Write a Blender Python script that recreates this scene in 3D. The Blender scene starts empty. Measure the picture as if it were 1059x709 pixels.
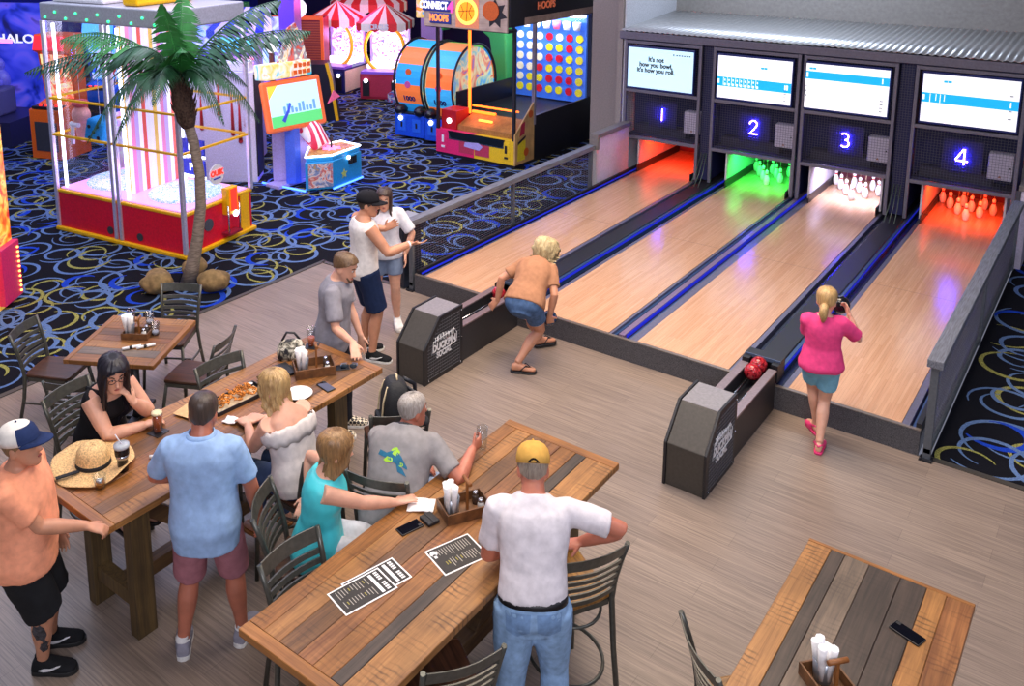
import bpy, bmesh, math, random
import numpy as np
from mathutils import Vector as V, Matrix, noise
from mathutils.bvhtree import BVHTree
random.seed(7)
COL = bpy.context.scene.collection
PI = math.pi
def R(d): return math.radians(d)
def lin(c):
    f = lambda x: x/12.92 if x <= .04045 else ((x+.055)/1.055)**2.4
    if isinstance(c, str): c = [int(c[i:i+2], 16)/255 for i in (0, 2, 4)]
    return tuple(f(x) for x in c[:3]) + (1.0,)

# ------------------------------------------------------------------ materials
MATS = {}
def newmat(name):
    m = bpy.data.materials.new(name); m.use_nodes = True
    nt = m.node_tree; b = nt.nodes['Principled BSDF']
    return m, nt, b
def N(nt, t, **k):
    n = nt.nodes.new(t)
    for a, v in k.items():
        if a in n.inputs: n.inputs[a].default_value = v
        else: setattr(n, a, v)
    return n
def mat(name, col, rough=.5, metal=0, emit=0, spec=.5, var=.06, scale=40, bump=0, ecol=None, stretch=None):
    """base colour broken up by procedural noise"""
    if name in MATS: return MATS[name]
    m, nt, b = newmat(name)
    c = lin(col)
    b.inputs['Roughness'].default_value = rough
    b.inputs['Metallic'].default_value = metal
    b.inputs['Specular IOR Level'].default_value = spec
    tc = N(nt, 'ShaderNodeTexCoord')
    mp = N(nt, 'ShaderNodeMapping'); nt.links.new(tc.outputs['Object'], mp.inputs[0])
    if stretch: mp.inputs['Scale'].default_value = stretch
    nz = N(nt, 'ShaderNodeTexNoise', Scale=scale, Detail=3.0); nt.links.new(mp.outputs[0], nz.inputs['Vector'])
    rp = N(nt, 'ShaderNodeValToRGB')
    rp.color_ramp.elements[0].position = .3; rp.color_ramp.elements[1].position = .7
    rp.color_ramp.elements[0].color = tuple(x*(1-var*2) for x in c[:3])+(1,)
    rp.color_ramp.elements[1].color = tuple(min(1, x*(1+var*2)) for x in c[:3])+(1,)
    nt.links.new(nz.outputs['Fac'], rp.inputs[0]); nt.links.new(rp.outputs[0], b.inputs['Base Color'])
    if bump:
        bp = N(nt, 'ShaderNodeBump', Strength=bump, Distance=.01)
        nt.links.new(nz.outputs['Fac'], bp.inputs['Height']); nt.links.new(bp.outputs[0], b.inputs['Normal'])
    if emit:
        b.inputs['Emission Color'].default_value = lin(ecol) if ecol else c
        b.inputs['Emission Strength'].default_value = emit
    MATS[name] = m
    return m
def glow(name, col, s):
    if name in MATS: return MATS[name]
    m, nt, b = newmat(name)
    c = lin(col); b.inputs['Base Color'].default_value = c; b.inputs['Roughness'].default_value = .4
    b.inputs['Emission Color'].default_value = c; b.inputs['Emission Strength'].default_value = s
    MATS[name] = m; return m
def glass(name, col='ffffff', refl=.10, rough=.03, thick=1.0):
    """thin clear pane or drinking glass: see-through with a fresnel reflection"""
    if name in MATS: return MATS[name]
    m, nt, b = newmat(name); nt.nodes.remove(b)
    out = nt.nodes['Material Output']
    t = N(nt, 'ShaderNodeBsdfTransparent', Color=lin(col))
    g = N(nt, 'ShaderNodeBsdfGlossy', Roughness=rough)
    f = N(nt, 'ShaderNodeLayerWeight', Blend=.5)
    pw = N(nt, 'ShaderNodeMath', operation='POWER'); pw.inputs[1].default_value = 4.0; nt.links.new(f.outputs['Facing'], pw.inputs[0])
    mm = N(nt, 'ShaderNodeMath', operation='MULTIPLY_ADD'); mm.inputs[1].default_value = .45; mm.inputs[2].default_value = refl*.3
    nt.links.new(pw.outputs[0], mm.inputs[0])
    mx = N(nt, 'ShaderNodeMixShader'); nt.links.new(mm.outputs[0], mx.inputs[0])
    nt.links.new(t.outputs[0], mx.inputs[1]); nt.links.new(g.outputs[0], mx.inputs[2])
    nt.links.new(mx.outputs[0], out.inputs[0]); MATS[name] = m; return m
def wood(name, c1, c2, axis='Y', rough=.45, saw=0.0, scale=1.0, lines=0.0):
    """sawn timber grain running along an axis"""
    if name in MATS: return MATS[name]
    m, nt, b = newmat(name); b.inputs['Roughness'].default_value = rough
    tc = N(nt, 'ShaderNodeTexCoord'); mp = N(nt, 'ShaderNodeMapping')
    s = {'X': (1.2, 26, 26), 'Y': (26, 1.2, 26), 'Z': (26, 26, 1.2)}[axis]
    mp.inputs['Scale'].default_value = [x*scale for x in s]
    nt.links.new(tc.outputs['Object'], mp.inputs[0])
    nz = N(nt, 'ShaderNodeTexNoise', Scale=1.6, Detail=6.0, Roughness=.65, Distortion=.8); nt.links.new(mp.outputs[0], nz.inputs['Vector'])
    rp = N(nt, 'ShaderNodeValToRGB'); rp.color_ramp.elements[0].position = .28; rp.color_ramp.elements[1].position = .68
    rp.color_ramp.elements[0].color = lin(c1); rp.color_ramp.elements[1].color = lin(c2)
    nt.links.new(nz.outputs['Fac'], rp.inputs[0]); last = rp.outputs[0]
    n2 = N(nt, 'ShaderNodeTexNoise', Scale=3.5, Detail=3.0); nt.links.new(tc.outputs['Object'], n2.inputs['Vector'])
    r2 = N(nt, 'ShaderNodeMapRange'); r2.inputs['From Min'].default_value = .35; r2.inputs['From Max'].default_value = .65
    r2.inputs['To Min'].default_value = .72; r2.inputs['To Max'].default_value = 1.12
    nt.links.new(n2.outputs['Fac'], r2.inputs['Value'])
    mx = N(nt, 'ShaderNodeMix', data_type='RGBA', blend_type='MULTIPLY'); mx.inputs['Factor'].default_value = 1
    nt.links.new(last, mx.inputs['A']); nt.links.new(r2.outputs[0], mx.inputs['B']); last = mx.outputs['Result']
    if saw:
        wv = N(nt, 'ShaderNodeTexWave', Scale=9.0, Distortion=3.0, Detail=2.0, bands_direction='Y' if axis == 'Y' else 'X'); wv.inputs['Detail Scale'].default_value = 1.5
        nt.links.new(tc.outputs['Object'], wv.inputs['Vector'])
        ms = N(nt, 'ShaderNodeTexNoise', Scale=5.0); nt.links.new(tc.outputs['Object'], ms.inputs['Vector'])
        mr = N(nt, 'ShaderNodeMapRange'); mr.inputs['From Min'].default_value = .46; mr.inputs['From Max'].default_value = .62; mr.inputs['To Max'].default_value = saw
        nt.links.new(ms.outputs['Fac'], mr.inputs['Value'])
        pw = N(nt, 'ShaderNodeMath', operation='POWER'); pw.inputs[1].default_value = 4.0; nt.links.new(wv.outputs['Fac'], pw.inputs[0])
        ml = N(nt, 'ShaderNodeMath', operation='MULTIPLY'); nt.links.new(pw.outputs[0], ml.inputs[0]); nt.links.new(mr.outputs[0], ml.inputs[1])
        m3 = N(nt, 'ShaderNodeMix', data_type='RGBA'); m3.inputs['B'].default_value = lin(c1)[:3]+(1,)
        dk = tuple(x*.35 for x in lin(c1)[:3]); m3.inputs['B'].default_value = dk+(1,)
        nt.links.new(ml.outputs[0], m3.inputs['Factor']); nt.links.new(last, m3.inputs['A']); last = m3.outputs['Result']
    nt.links.new(last, b.inputs['Base Color'])
    bp = N(nt, 'ShaderNodeBump', Strength=.15, Distance=.004); nt.links.new(nz.outputs['Fac'], bp.inputs['Height']); nt.links.new(bp.outputs[0], b.inputs['Normal'])
    MATS[name] = m; return m
def stripes(name, cols, axis, pitch, rough=.5, emit=0, off=0):
    """repeating bands of flat colour along an object axis (printed cloth or panel)"""
    if name in MATS: return MATS[name]
    m, nt, b = newmat(name); b.inputs['Roughness'].default_value = rough
    tc = N(nt, 'ShaderNodeTexCoord'); sp = N(nt, 'ShaderNodeSeparateXYZ'); nt.links.new(tc.outputs['Object'], sp.inputs[0])
    a = N(nt, 'ShaderNodeMath', operation='MULTIPLY_ADD'); a.inputs[1].default_value = 1/pitch; a.inputs[2].default_value = 100+off
    nt.links.new(sp.outputs[axis], a.inputs[0])
    fr = N(nt, 'ShaderNodeMath', operation='FRACT'); nt.links.new(a.outputs[0], fr.inputs[0])
    rp = N(nt, 'ShaderNodeValToRGB'); rp.color_ramp.interpolation = 'CONSTANT'
    e = rp.color_ramp.elements
    while len(e) < len(cols): e.new(.5)
    for i, c in enumerate(cols): e[i].position = i/len(cols); e[i].color = lin(c)
    nt.links.new(fr.outputs[0], rp.inputs[0]); nt.links.new(rp.outputs[0], b.inputs['Base Color'])
    if emit:
        nt.links.new(rp.outputs[0], b.inputs['Emission Color']); b.inputs['Emission Strength'].default_value = emit
    MATS[name] = m; return m
def artwork(name, cols, scale=3.0, emit=0, rough=.4, dist=1.5, detail=2.0):
    """busy printed / backlit graphic: several colours in swirling patches"""
    if name in MATS: return MATS[name]
    m, nt, b = newmat(name); b.inputs['Roughness'].default_value = rough
    tc = N(nt, 'ShaderNodeTexCoord')
    nz = N(nt, 'ShaderNodeTexNoise', Scale=scale, Detail=detail, Distortion=dist); nt.links.new(tc.outputs['Object'], nz.inputs['Vector'])
    rp = N(nt, 'ShaderNodeValToRGB'); e = rp.color_ramp.elements
    while len(e) < len(cols): e.new(.5)
    for i, c in enumerate(cols): e[i].position = .3+.42*i/max(1, len(cols)-1); e[i].color = lin(c)
    nt.links.new(nz.outputs['Fac'], rp.inputs[0]); nt.links.new(rp.outputs[0], b.inputs['Base Color'])
    if emit:
        nt.links.new(rp.outputs[0], b.inputs['Emission Color']); b.inputs['Emission Strength'].default_value = emit
    MATS[name] = m; return m

# ------------------------------------------------------------------ mesh builder
class MB:
    def __init__(s): s.v = []; s.f = []; s.m = []; s.s = []
    def add(s, vs, fs, m=0, sm=False):
        o = len(s.v); s.v += [tuple(x) for x in vs]
        for f in fs: s.f.append(tuple(i+o for i in f)); s.m.append(m); s.s.append(sm)
        return s
    def bb(s, x0, x1, y0, y1, z0, z1, m=0, M=None):
        c = [V((x, y, z)) for z in (z0, z1) for y in (y0, y1) for x in (x0, x1)]
        if M: c = [M @ p for p in c]
        return s.add(c, [(0, 2, 3, 1), (4, 5, 7, 6), (0, 1, 5, 4), (2, 6, 7, 3), (0, 4, 6, 2), (1, 3, 7, 5)], m)
    def bar(s, p, q, w, h, m=0, up=(0, 0, 1)):
        p, q = V(p), V(q); d = q-p; L = d.length; d.normalize(); up = V(up)
        if abs(d.dot(up)) > .98: up = V((1, 0, 0))
        x = d.cross(up).normalized(); z = x.cross(d)
        M = Matrix((x, d, z)).transposed().to_4x4(); M.translation = p
        return s.bb(-w/2, w/2, 0, L, -h/2, h/2, m, M)
    def loft(s, rings, m=0, cap=True, sm=True, closed=False):
        n = len(rings[0]); vs = [p for r in rings for p in r]; fs = []
        k = len(rings)
        for i in range(k if closed else k-1):
            j = (i+1) % k
            for a in range(n):
                b = (a+1) % n; fs.append((i*n+a, i*n+b, j*n+b, j*n+a))
        s.add(vs, fs, m, sm)
        if cap and not closed:
            o = len(s.v)-len(vs)
            s.f.append(tuple(o+a for a in reversed(range(n)))); s.m.append(m); s.s.append(False)
            s.f.append(tuple(o+(k-1)*n+a for a in range(n))); s.m.append(m); s.s.append(False)
        return s
    def tube(s, pts, r, n=8, m=0, cap=True, flat=1.0, closed=False):
        pts = [V(p) for p in pts]; k = len(pts)
        rs = r if isinstance(r, (list, tuple)) else [r]*k
        rings = []; ref = None
        for i in range(k):
            if closed: d = pts[(i+1) % k]-pts[i-1]
            else: d = pts[min(i+1, k-1)]-pts[max(i-1, 0)]
            if d.length < 1e-9: d = V((0, 0, 1))
            d.normalize()
            if ref is None: ref = V((0, 0, 1)) if abs(d.z) < .9 else V((1, 0, 0))
            x = ref-d*ref.dot(d)
            if x.length < 1e-6: x = V((1, 0, 0)).cross(d)
            x.normalize(); y = d.cross(x); ref = x
            rings.append([pts[i]+(x*math.cos(2*PI*a/n)+y*math.sin(2*PI*a/n)*flat)*rs[i] for a in range(n)])
        return s.loft(rings, m, cap, True, closed)
    def lathe(s, prof, n=24, c=(0, 0, 0), m=0, M=None, sm=True):
        c = V(c); rings = []
        for r, z in prof:
            ring = [V((r*math.cos(2*PI*a/n), r*math.sin(2*PI*a/n), z)) for a in range(n)]
            rings.append([c+((M @ p) if M else p) for p in ring])
        return s.loft(rings, m, True, sm)
    def prism(s, poly, a0, a1, axis='Z', m=0, M=None):
        def P(u, w, a):
            p = V({'Z': (u, w, a), 'X': (a, u, w), 'Y': (u, a, w)}[axis]); return M @ p if M else p
        n = len(poly); vs = [P(u, w, a0) for u, w in poly]+[P(u, w, a1) for u, w in poly]
        fs = [tuple(reversed(range(n))), tuple(range(n, 2*n))]+[(i, (i+1) % n, n+(i+1) % n, n+i) for i in range(n)]
        return s.add(vs, fs, m)
    def ball(s, c, r, m=0, nu=16, nv=10, M=None):
        if not isinstance(r, (tuple, list)): r = (r, r, r)
        c = V(c); rings = []
        for j in range(nv+1):
            t = PI*(.02+.96*j/nv)
            ring = [V((r[0]*math.sin(t)*math.cos(2*PI*a/nu), r[1]*math.sin(t)*math.sin(2*PI*a/nu), -r[2]*math.cos(t))) for a in range(nu)]
            rings.append([c+((M @ p) if M else p) for p in ring])
        return s.loft(rings, m, True, True)
    def mesh(s, name):
        me = bpy.data.meshes.new(name); me.from_pydata(s.v, [], s.f)
        me.polygons.foreach_set('material_index', s.m); me.polygons.foreach_set('use_smooth', s.s)
        bm = bmesh.new(); bm.from_mesh(me); bmesh.ops.recalc_face_normals(bm, faces=bm.faces); bm.to_mesh(me); bm.free()
        return me
    def build(s, name, mats, parent=None, loc=(0, 0, 0), rz=0, bevel=0, bseg=2):
        me = s.mesh(name)
        return link(me, name, mats, parent, loc, rz, bevel, bseg)
def link(me, name, mats, parent=None, loc=(0, 0, 0), rz=0, bevel=0, bseg=2):
    if not isinstance(mats, (list, tuple)): mats = [mats]
    if len(me.materials) == 0:
        for x in mats: me.materials.append(x)
    o = bpy.data.objects.new(name, me); COL.objects.link(o)
    o.location = loc; o.rotation_euler = (0, 0, rz)
    if parent: o.parent = parent
    if bevel:
        b = o.modifiers.new('Bevel', 'BEVEL'); b.width = bevel; b.segments = bseg; b.limit_method = 'ANGLE'; b.angle_limit = R(40)
    return o
def tag(o, label, cat, group=None, kind=None):
    o['label'] = label; o['category'] = cat
    if group: o['group'] = group
    if kind: o['kind'] = kind
    return o
def thing(name, label, cat, loc=(0, 0, 0), rz=0, group=None):
    o = bpy.data.objects.new(name, None); COL.objects.link(o); o.empty_display_size = .2
    o.location = loc; o.rotation_euler = (0, 0, rz)
    return tag(o, label, cat, group)
def dup(root, label, loc, rz=None):
    r = root.copy(); COL.objects.link(r); r.location = loc
    if rz is not None: r.rotation_euler = (0, 0, rz)
    r['label'] = label
    for ch in list(root.children):
        c = ch.copy(); COL.objects.link(c); c.parent = r
        for g in list(ch.children):
            d = g.copy(); COL.objects.link(d); d.parent = c
    return r
def struct(o, label=None, cat=None):
    o['kind'] = 'structure'
    if label: o['label'] = label
    if cat: o['category'] = cat
    return o
def frame(org, x, y):
    """matrix whose X,Y axes lie in a surface; letters sit in it"""
    x = V(x).normalized(); y = V(y); z = x.cross(y).normalized(); y = z.cross(x)
    M = Matrix((x, y, z)).transposed().to_4x4(); M.translation = V(org); return M
def text(s, size, m, parent, M, ext=.003, name='lettering', align='CENTER', bold=0, sx=1.0):
    cu = bpy.data.curves.new('lettering_curve', 'FONT'); cu.body = s; cu.size = size; cu.extrude = ext; cu.offset = bold
    cu.align_x = align; cu.align_y = 'CENTER'; cu.resolution_u = 3; cu.space_line = .85
    o = bpy.data.objects.new('tmp', cu); COL.objects.link(o)
    bpy.context.view_layer.update()
    me = bpy.data.meshes.new_from_object(o.evaluated_get(bpy.context.evaluated_depsgraph_get()))
    bpy.data.objects.remove(o); bpy.data.curves.remove(cu)
    me.transform(M @ Matrix.Diagonal((sx, 1, 1, 1)))
    me.name = name
    return link(me, name, m, parent)
def baked(mb, voxel, smooth=3, fac=.5, wr=0, wscale=9, seed=0):
    """fuse overlapping closed shells into one continuous skin"""
    me = mb.mesh('tmp'); o = bpy.data.objects.new('tmp', me); COL.objects.link(o)
    r = o.modifiers.new('r', 'REMESH'); r.mode = 'VOXEL'; r.voxel_size = voxel; r.use_smooth_shade = True
    if smooth:
        k = o.modifiers.new('s', 'SMOOTH'); k.iterations = smooth; k.factor = fac
    bpy.context.view_layer.update()
    out = bpy.data.meshes.new_from_object(o.evaluated_get(bpy.context.evaluated_depsgraph_get()))
    bpy.data.objects.remove(o); bpy.data.meshes.remove(me)
    if wr:
        for v in out.vertices:
            p = v.co; q = V((p.x, p.y, p.z*.8))*wscale+V((seed*7.3, 0, 0))
            d = noise.noise(q)+.6*noise.noise(q*2.1+V((3, 1, 2)))
            v.co = p+v.normal*d*wr
    for p in out.polygons: p.use_smooth = True
    return out
def wires(mb, p0, ux, uy, w, h, pitch, t=.004, m=0, py=None):
    """woven wire panel spanned by two axes"""
    p0, ux, uy = V(p0), V(ux).normalized(), V(uy).normalized(); nrm = ux.cross(uy)
    n = int(w/pitch)
    for i in range(1, n): mb.bar(p0+ux*(i*w/n), p0+ux*(i*w/n)+uy*h, t, t, m, nrm)
    n = int(h/(py or pitch))
    for i in range(1, n): mb.bar(p0+uy*(i*h/n)+nrm*t, p0+uy*(i*h/n)+ux*w+nrm*t, t, t, m, nrm)
    return mb
# shared finishes
BLACK = mat('black_metal', '25262b', .38, .3, var=.08)
DARK = mat('dark_plastic', '1b1b20', .45)
CHAR = mat('charcoal_paint', '3c3d44', .5, .1)
STEEL = mat('steel', 'b9bcc4', .25, 1.0)
CHROME = mat('chrome', 'd5d8e4', .12, 1.0)
WHITE = mat('white_plastic', 'e8e6ea', .45)
YEL = mat('yellow_trim', 'f2b705', .4)
RED = mat('red_paint', 'c4122f', .4)
BLUE = mat('blue_panel', '1d6fe0', .4)
PAPER = mat('paper_white', 'f1efee', .8)
# ------------------------------------------------------------------ the room
X_CARPET = -1.72
LZ = .23                                   # lane surface above the floor
LANES = [(0.0, .938), (1.494, 2.432), (2.753, 3.691), (4.247, 5.185)]
def floor_mat():
    m, nt, b = newmat('plank_floor'); b.inputs['Roughness'].default_value = .38
    tc = N(nt, 'ShaderNodeTexCoord')
    br = N(nt, 'ShaderNodeTexBrick', Scale=1.0); br.offset = .37
    br.inputs['Mortar Size'].default_value = .0012; br.inputs['Brick Width'].default_value = 1.5; br.inputs['Row Height'].default_value = .16; br.inputs['Bias'].default_value = 0
    br.inputs['Color1'].default_value = lin('84756a'); br.inputs['Color2'].default_value = lin('8e7e71'); br.inputs['Mortar'].default_value = lin('6a5e55')
    nt.links.new(tc.outputs['Object'], br.inputs['Vector'])
    mp = N(nt, 'ShaderNodeMapping'); mp.inputs['Scale'].default_value = (.8, 34, 1); nt.links.new(tc.outputs['Object'], mp.inputs[0])
    nz = N(nt, 'ShaderNodeTexNoise', Scale=2.0, Detail=5.0, Roughness=.7); nt.links.new(mp.outputs[0], nz.inputs['Vector'])
    rp = N(nt, 'ShaderNodeMapRange'); rp.inputs['From Min'].default_value = .3; rp.inputs['From Max'].default_value = .7; rp.inputs['To Min'].default_value = .55; rp.inputs['To Max'].default_value = 1.3
    nt.links.new(nz.outputs['Fac'], rp.inputs['Value'])
    mx = N(nt, 'ShaderNodeMix', data_type='RGBA', blend_type='MULTIPLY'); mx.inputs['Factor'].default_value = 1
    nt.links.new(br.outputs['Color'], mx.inputs['A']); nt.links.new(rp.outputs[0], mx.inputs['B'])
    nt.links.new(mx.outputs['Result'], b.inputs['Base Color'])
    return m
mb = MB(); mb.bb(X_CARPET, 10, -9.5, -.02, -.1, 0)
struct(mb.build('floor', floor_mat()), 'grey brown wood plank floor of the dining area', 'floor')

# carpet: base sheet plus inlaid tapering swirls in four yarn colours
def carpet():
    mb = MB(); rnd = random.Random(3)
    mb.bb(-19, X_CARPET, -9.5, 15, -.1, -.004, 0); mb.bb(X_CARPET, -.3, -.02, 15, -.1, -.004, 0); mb.bb(5.42, 11, -.02, 12, -.1, -.004, 0)
    lev = [0]
    def swirl(cx, cy, r, a0, sweep, shrink, w, m):
        n = 30; lev[0] = (lev[0]+37) % 199; z = -.0038+lev[0]*1.6e-5
        vs = []
        for i in range(n+1):
            t = i/n; a = a0+sweep*t; rr = r*(1-shrink*t)
            ww = w*(.25+math.sin(PI*min(1, t*1.05))**.8)
            jx = rnd.uniform(-.002, .002)
            for k in (-.5, .5): vs.append((cx+math.cos(a)*(rr+ww*k+jx), cy+math.sin(a)*(rr+ww*k+jx), z))
        mb.add(vs, [(2*i, 2*i+1, 2*i+3, 2*i+2) for i in range(n)], m)
    def patch(x0, x1, y0, y1):
        st = .52; ny = int((y1-y0)/st); nx = int((x1-x0)/st)
        for j in range(ny):
            for i in range(nx):
                x = x0+(i+.5+rnd.uniform(-.28, .28)+(.5 if j % 2 else 0)*.8)*st; y = y0+(j+.5+rnd.uniform(-.28, .28))*st
                if x > x1-.36 or x < x0+.36 or y < y0+.36: 
                    x = min(max(x, x0+.36), x1-.36); y = max(y, y0+.36)
                a0 = rnd.uniform(0, 6.28); sg = rnd.choice((-1, 1))
                q = rnd.random()
                swirl(x, y, rnd.uniform(.27, .40), a0, sg*rnd.uniform(5.8, 8.6), .42, rnd.uniform(.034, .05), 1)
                if rnd.random() < .3: swirl(x+rnd.uniform(-.3, .3), y+rnd.uniform(-.3, .3), rnd.uniform(.2, .3), rnd.uniform(0, 6.28), sg*rnd.uniform(3, 6), .3, rnd.uniform(.026, .04), 1)
                if q < .42: swirl(x+rnd.uniform(-.16, .16), y+rnd.uniform(-.16, .16), rnd.uniform(.22, .33), rnd.uniform(0, 6.28), -sg*rnd.uniform(2.8, 4.6), .2, rnd.uniform(.045, .075), 2)
                if q > .3: swirl(x+rnd.uniform(-.25, .25), y+rnd.uniform(-.25, .25), rnd.uniform(.2, .32), rnd.uniform(0, 6.28), sg*rnd.uniform(3.2, 5.8), .2, rnd.uniform(.026, .042), 3)
    patch(-18.5, X_CARPET, -7.5, 13.5); patch(X_CARPET, -.32, -.02, 8.5); patch(5.45, 9, -.02, 8)
    return mb.build('floor_carpet', [mat('carpet_black', '14151c', .95, var=.35, scale=300, spec=.1), mat('carpet_slate_blue', '5c76a2', .95, var=.25, scale=150, spec=.1),
                                     mat('carpet_royal_blue', '1b40b4', .95, var=.2, scale=150, spec=.1), mat('carpet_olive', '8f8c4c', .95, var=.5, scale=160, spec=.1)])
struct(carpet(), 'black patterned carpet with blue and olive swirls around the arcade games', 'carpet')
mb = MB(); mb.bb(X_CARPET-.03, X_CARPET+.03, -9.5, .02, -.004, .008); mb.bb(X_CARPET, -.3, -.05, .01, -.004, .008)
struct(mb.build('trim_1', mat('edge_strip', '4a4640', .5, .3)), 'dark metal edge strip between the wood floor and the arcade carpet', 'floor trim')
mb = MB(); mb.bb(5.42, 10, -.05, .01, -.004, .008)
struct(mb.build('trim_2', MATS['edge_strip']), 'dark metal edge strip between wood floor and carpet right of the lanes', 'floor trim')
# walls
concrete = mat('textured_wall', 'a09c98', .85, var=.05, scale=18, bump=.5)
mb = MB(); mb.bb(-.42, 12, 7.62, 7.8, 0, 5.2)
struct(mb.build('wall_back', concrete), 'grey rough textured wall above the corrugated roof', 'wall')
mb = MB(); mb.bb(-1.3, -.40, 6.3, 8.6, 0, 5.2); mb.bb(-.45, -.36, 5.62, 7.62, 0, 5.2)
struct(mb.build('wall_lane_side', mat('column_paint', '8f8680', .7, var=.05)), 'grey beige wall end between the arcade and the pin machines', 'wall')
mb = MB(); mb.bb(-.355, -.33, 5.66, 7.62, 0, 5.2)
struct(mb.build('wall_lane_side_panel', mat('pale_panel', 'd9dbe4', .5)), 'pale panel along the left end of the pin machines', 'wall')
mb = MB(); mb.bb(-19, -1.3, 13.8, 14, 0, 6)
struct(mb.build('wall_arcade_far', mat('violet_wall', '2a2350', .8)), 'dark violet wall behind the arcade games', 'wall')
mb = MB(); mb.bb(-19.2, -19, -9.5, 14, 0, 6)
struct(mb.build('wall_arcade_left', mat('blue_wall', '1b2a9c', .8)), 'deep blue wall at the far left of the arcade', 'wall')
mb = MB(); mb.bb(-19.2, 12, -9.7, 14, 6.4, 6.5)
struct(mb.build('ceiling', mat('ceiling_paint', '6b6c74', .9)), 'dark painted ceiling over the hall', 'ceiling')

# ------------------------------------------------------------------ lanes
def lane_mat():
    m, nt, b = newmat('lane_maple'); b.inputs['Roughness'].default_value = .22; b.inputs['Coat Weight'].default_value = .25; b.inputs['Coat Roughness'].default_value = .15
    tc = N(nt, 'ShaderNodeTexCoord')
    mp = N(nt, 'ShaderNodeMapping'); mp.inputs['Rotation'].default_value = (0, 0, PI/2); nt.links.new(tc.outputs['Object'], mp.inputs[0])
    br = N(nt, 'ShaderNodeTexBrick', Scale=1.0); br.offset = .43
    br.inputs['Mortar Size'].default_value = .0006; br.inputs['Brick Width'].default_value = .7; br.inputs['Row Height'].default_value = .026
    br.inputs['Color1'].default_value = lin('c59673'); br.inputs['Color2'].default_value = lin('d1a582'); br.inputs['Mortar'].default_value = lin('a57f60')
    nt.links.new(mp.outputs[0], br.inputs['Vector'])
    m2 = N(nt, 'ShaderNodeMapping'); m2.inputs['Scale'].default_value = (60, 2.0, 1); nt.links.new(tc.outputs['Object'], m2.inputs[0])
    nz = N(nt, 'ShaderNodeTexNoise', Scale=1.5, Detail=4.0); nt.links.new(m2.outputs[0], nz.inputs['Vector'])
    rp = N(nt, 'ShaderNodeMapRange'); rp.inputs['From Min'].default_value = .3; rp.inputs['From Max'].default_value = .7; rp.inputs['To Min'].default_value = .9; rp.inputs['To Max'].default_value = 1.06
    nt.links.new(nz.outputs['Fac'], rp.inputs['Value'])
    mx = N(nt, 'ShaderNodeMix', data_type='RGBA', blend_type='MULTIPLY'); mx.inputs['Factor'].default_value = 1
    nt.links.new(br.outputs['Color'], mx.inputs['A']); nt.links.new(rp.outputs[0], mx.inputs['B']); nt.links.new(mx.outputs['Result'], b.inputs['Base Color'])
    return m
LM = lane_mat(); GUT = mat('gutter_blue_black', '20283f', .25, .2); LEDB = glow('blue_led', '2430d8', .5); CAPM = mat('division_cap', '6b6a80', .3, .3)
SPECK = mat('speckled_step', '4b4a4e', .7, var=.45, scale=220)
BLUEL = mat('blue_ledge', '35507e', .3, .3)  # ledge and gutter blues carry the blue lane light in their colour
words_n = ['first', 'second', 'third', 'fourth']
GAPS = [(-.14, 0.0), (.938, 1.494), (2.432, 2.753), (3.691, 4.247), (5.185, 5.335)]
for i, (a, b) in enumerate(LANES):
    t = thing('bowling_lane', 'pale maple bowling lane under the neon number %d' % (i+1), 'bowling lane', ((a+b)/2, 0, 0), 0, 'bowling lanes side by side')
    w = (b-a)/2
    mb = MB(); mb.bb(-w, w, .0, 7.3, .0, LZ); mb.build('lane_surface', LM, t)
    mb = MB(); mb.bb(-w, w, 2.995, 3.0, LZ, LZ+.0006); mb.build('joint_line', mat('joint_brown', '7a5a44', .5), t)
    mb = MB(); mb.bb(-w, w, .0, .018, LZ, LZ+.002); mb.build('foul_strip', mat('foul_strip', 'b98f70', .3), t)
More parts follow.
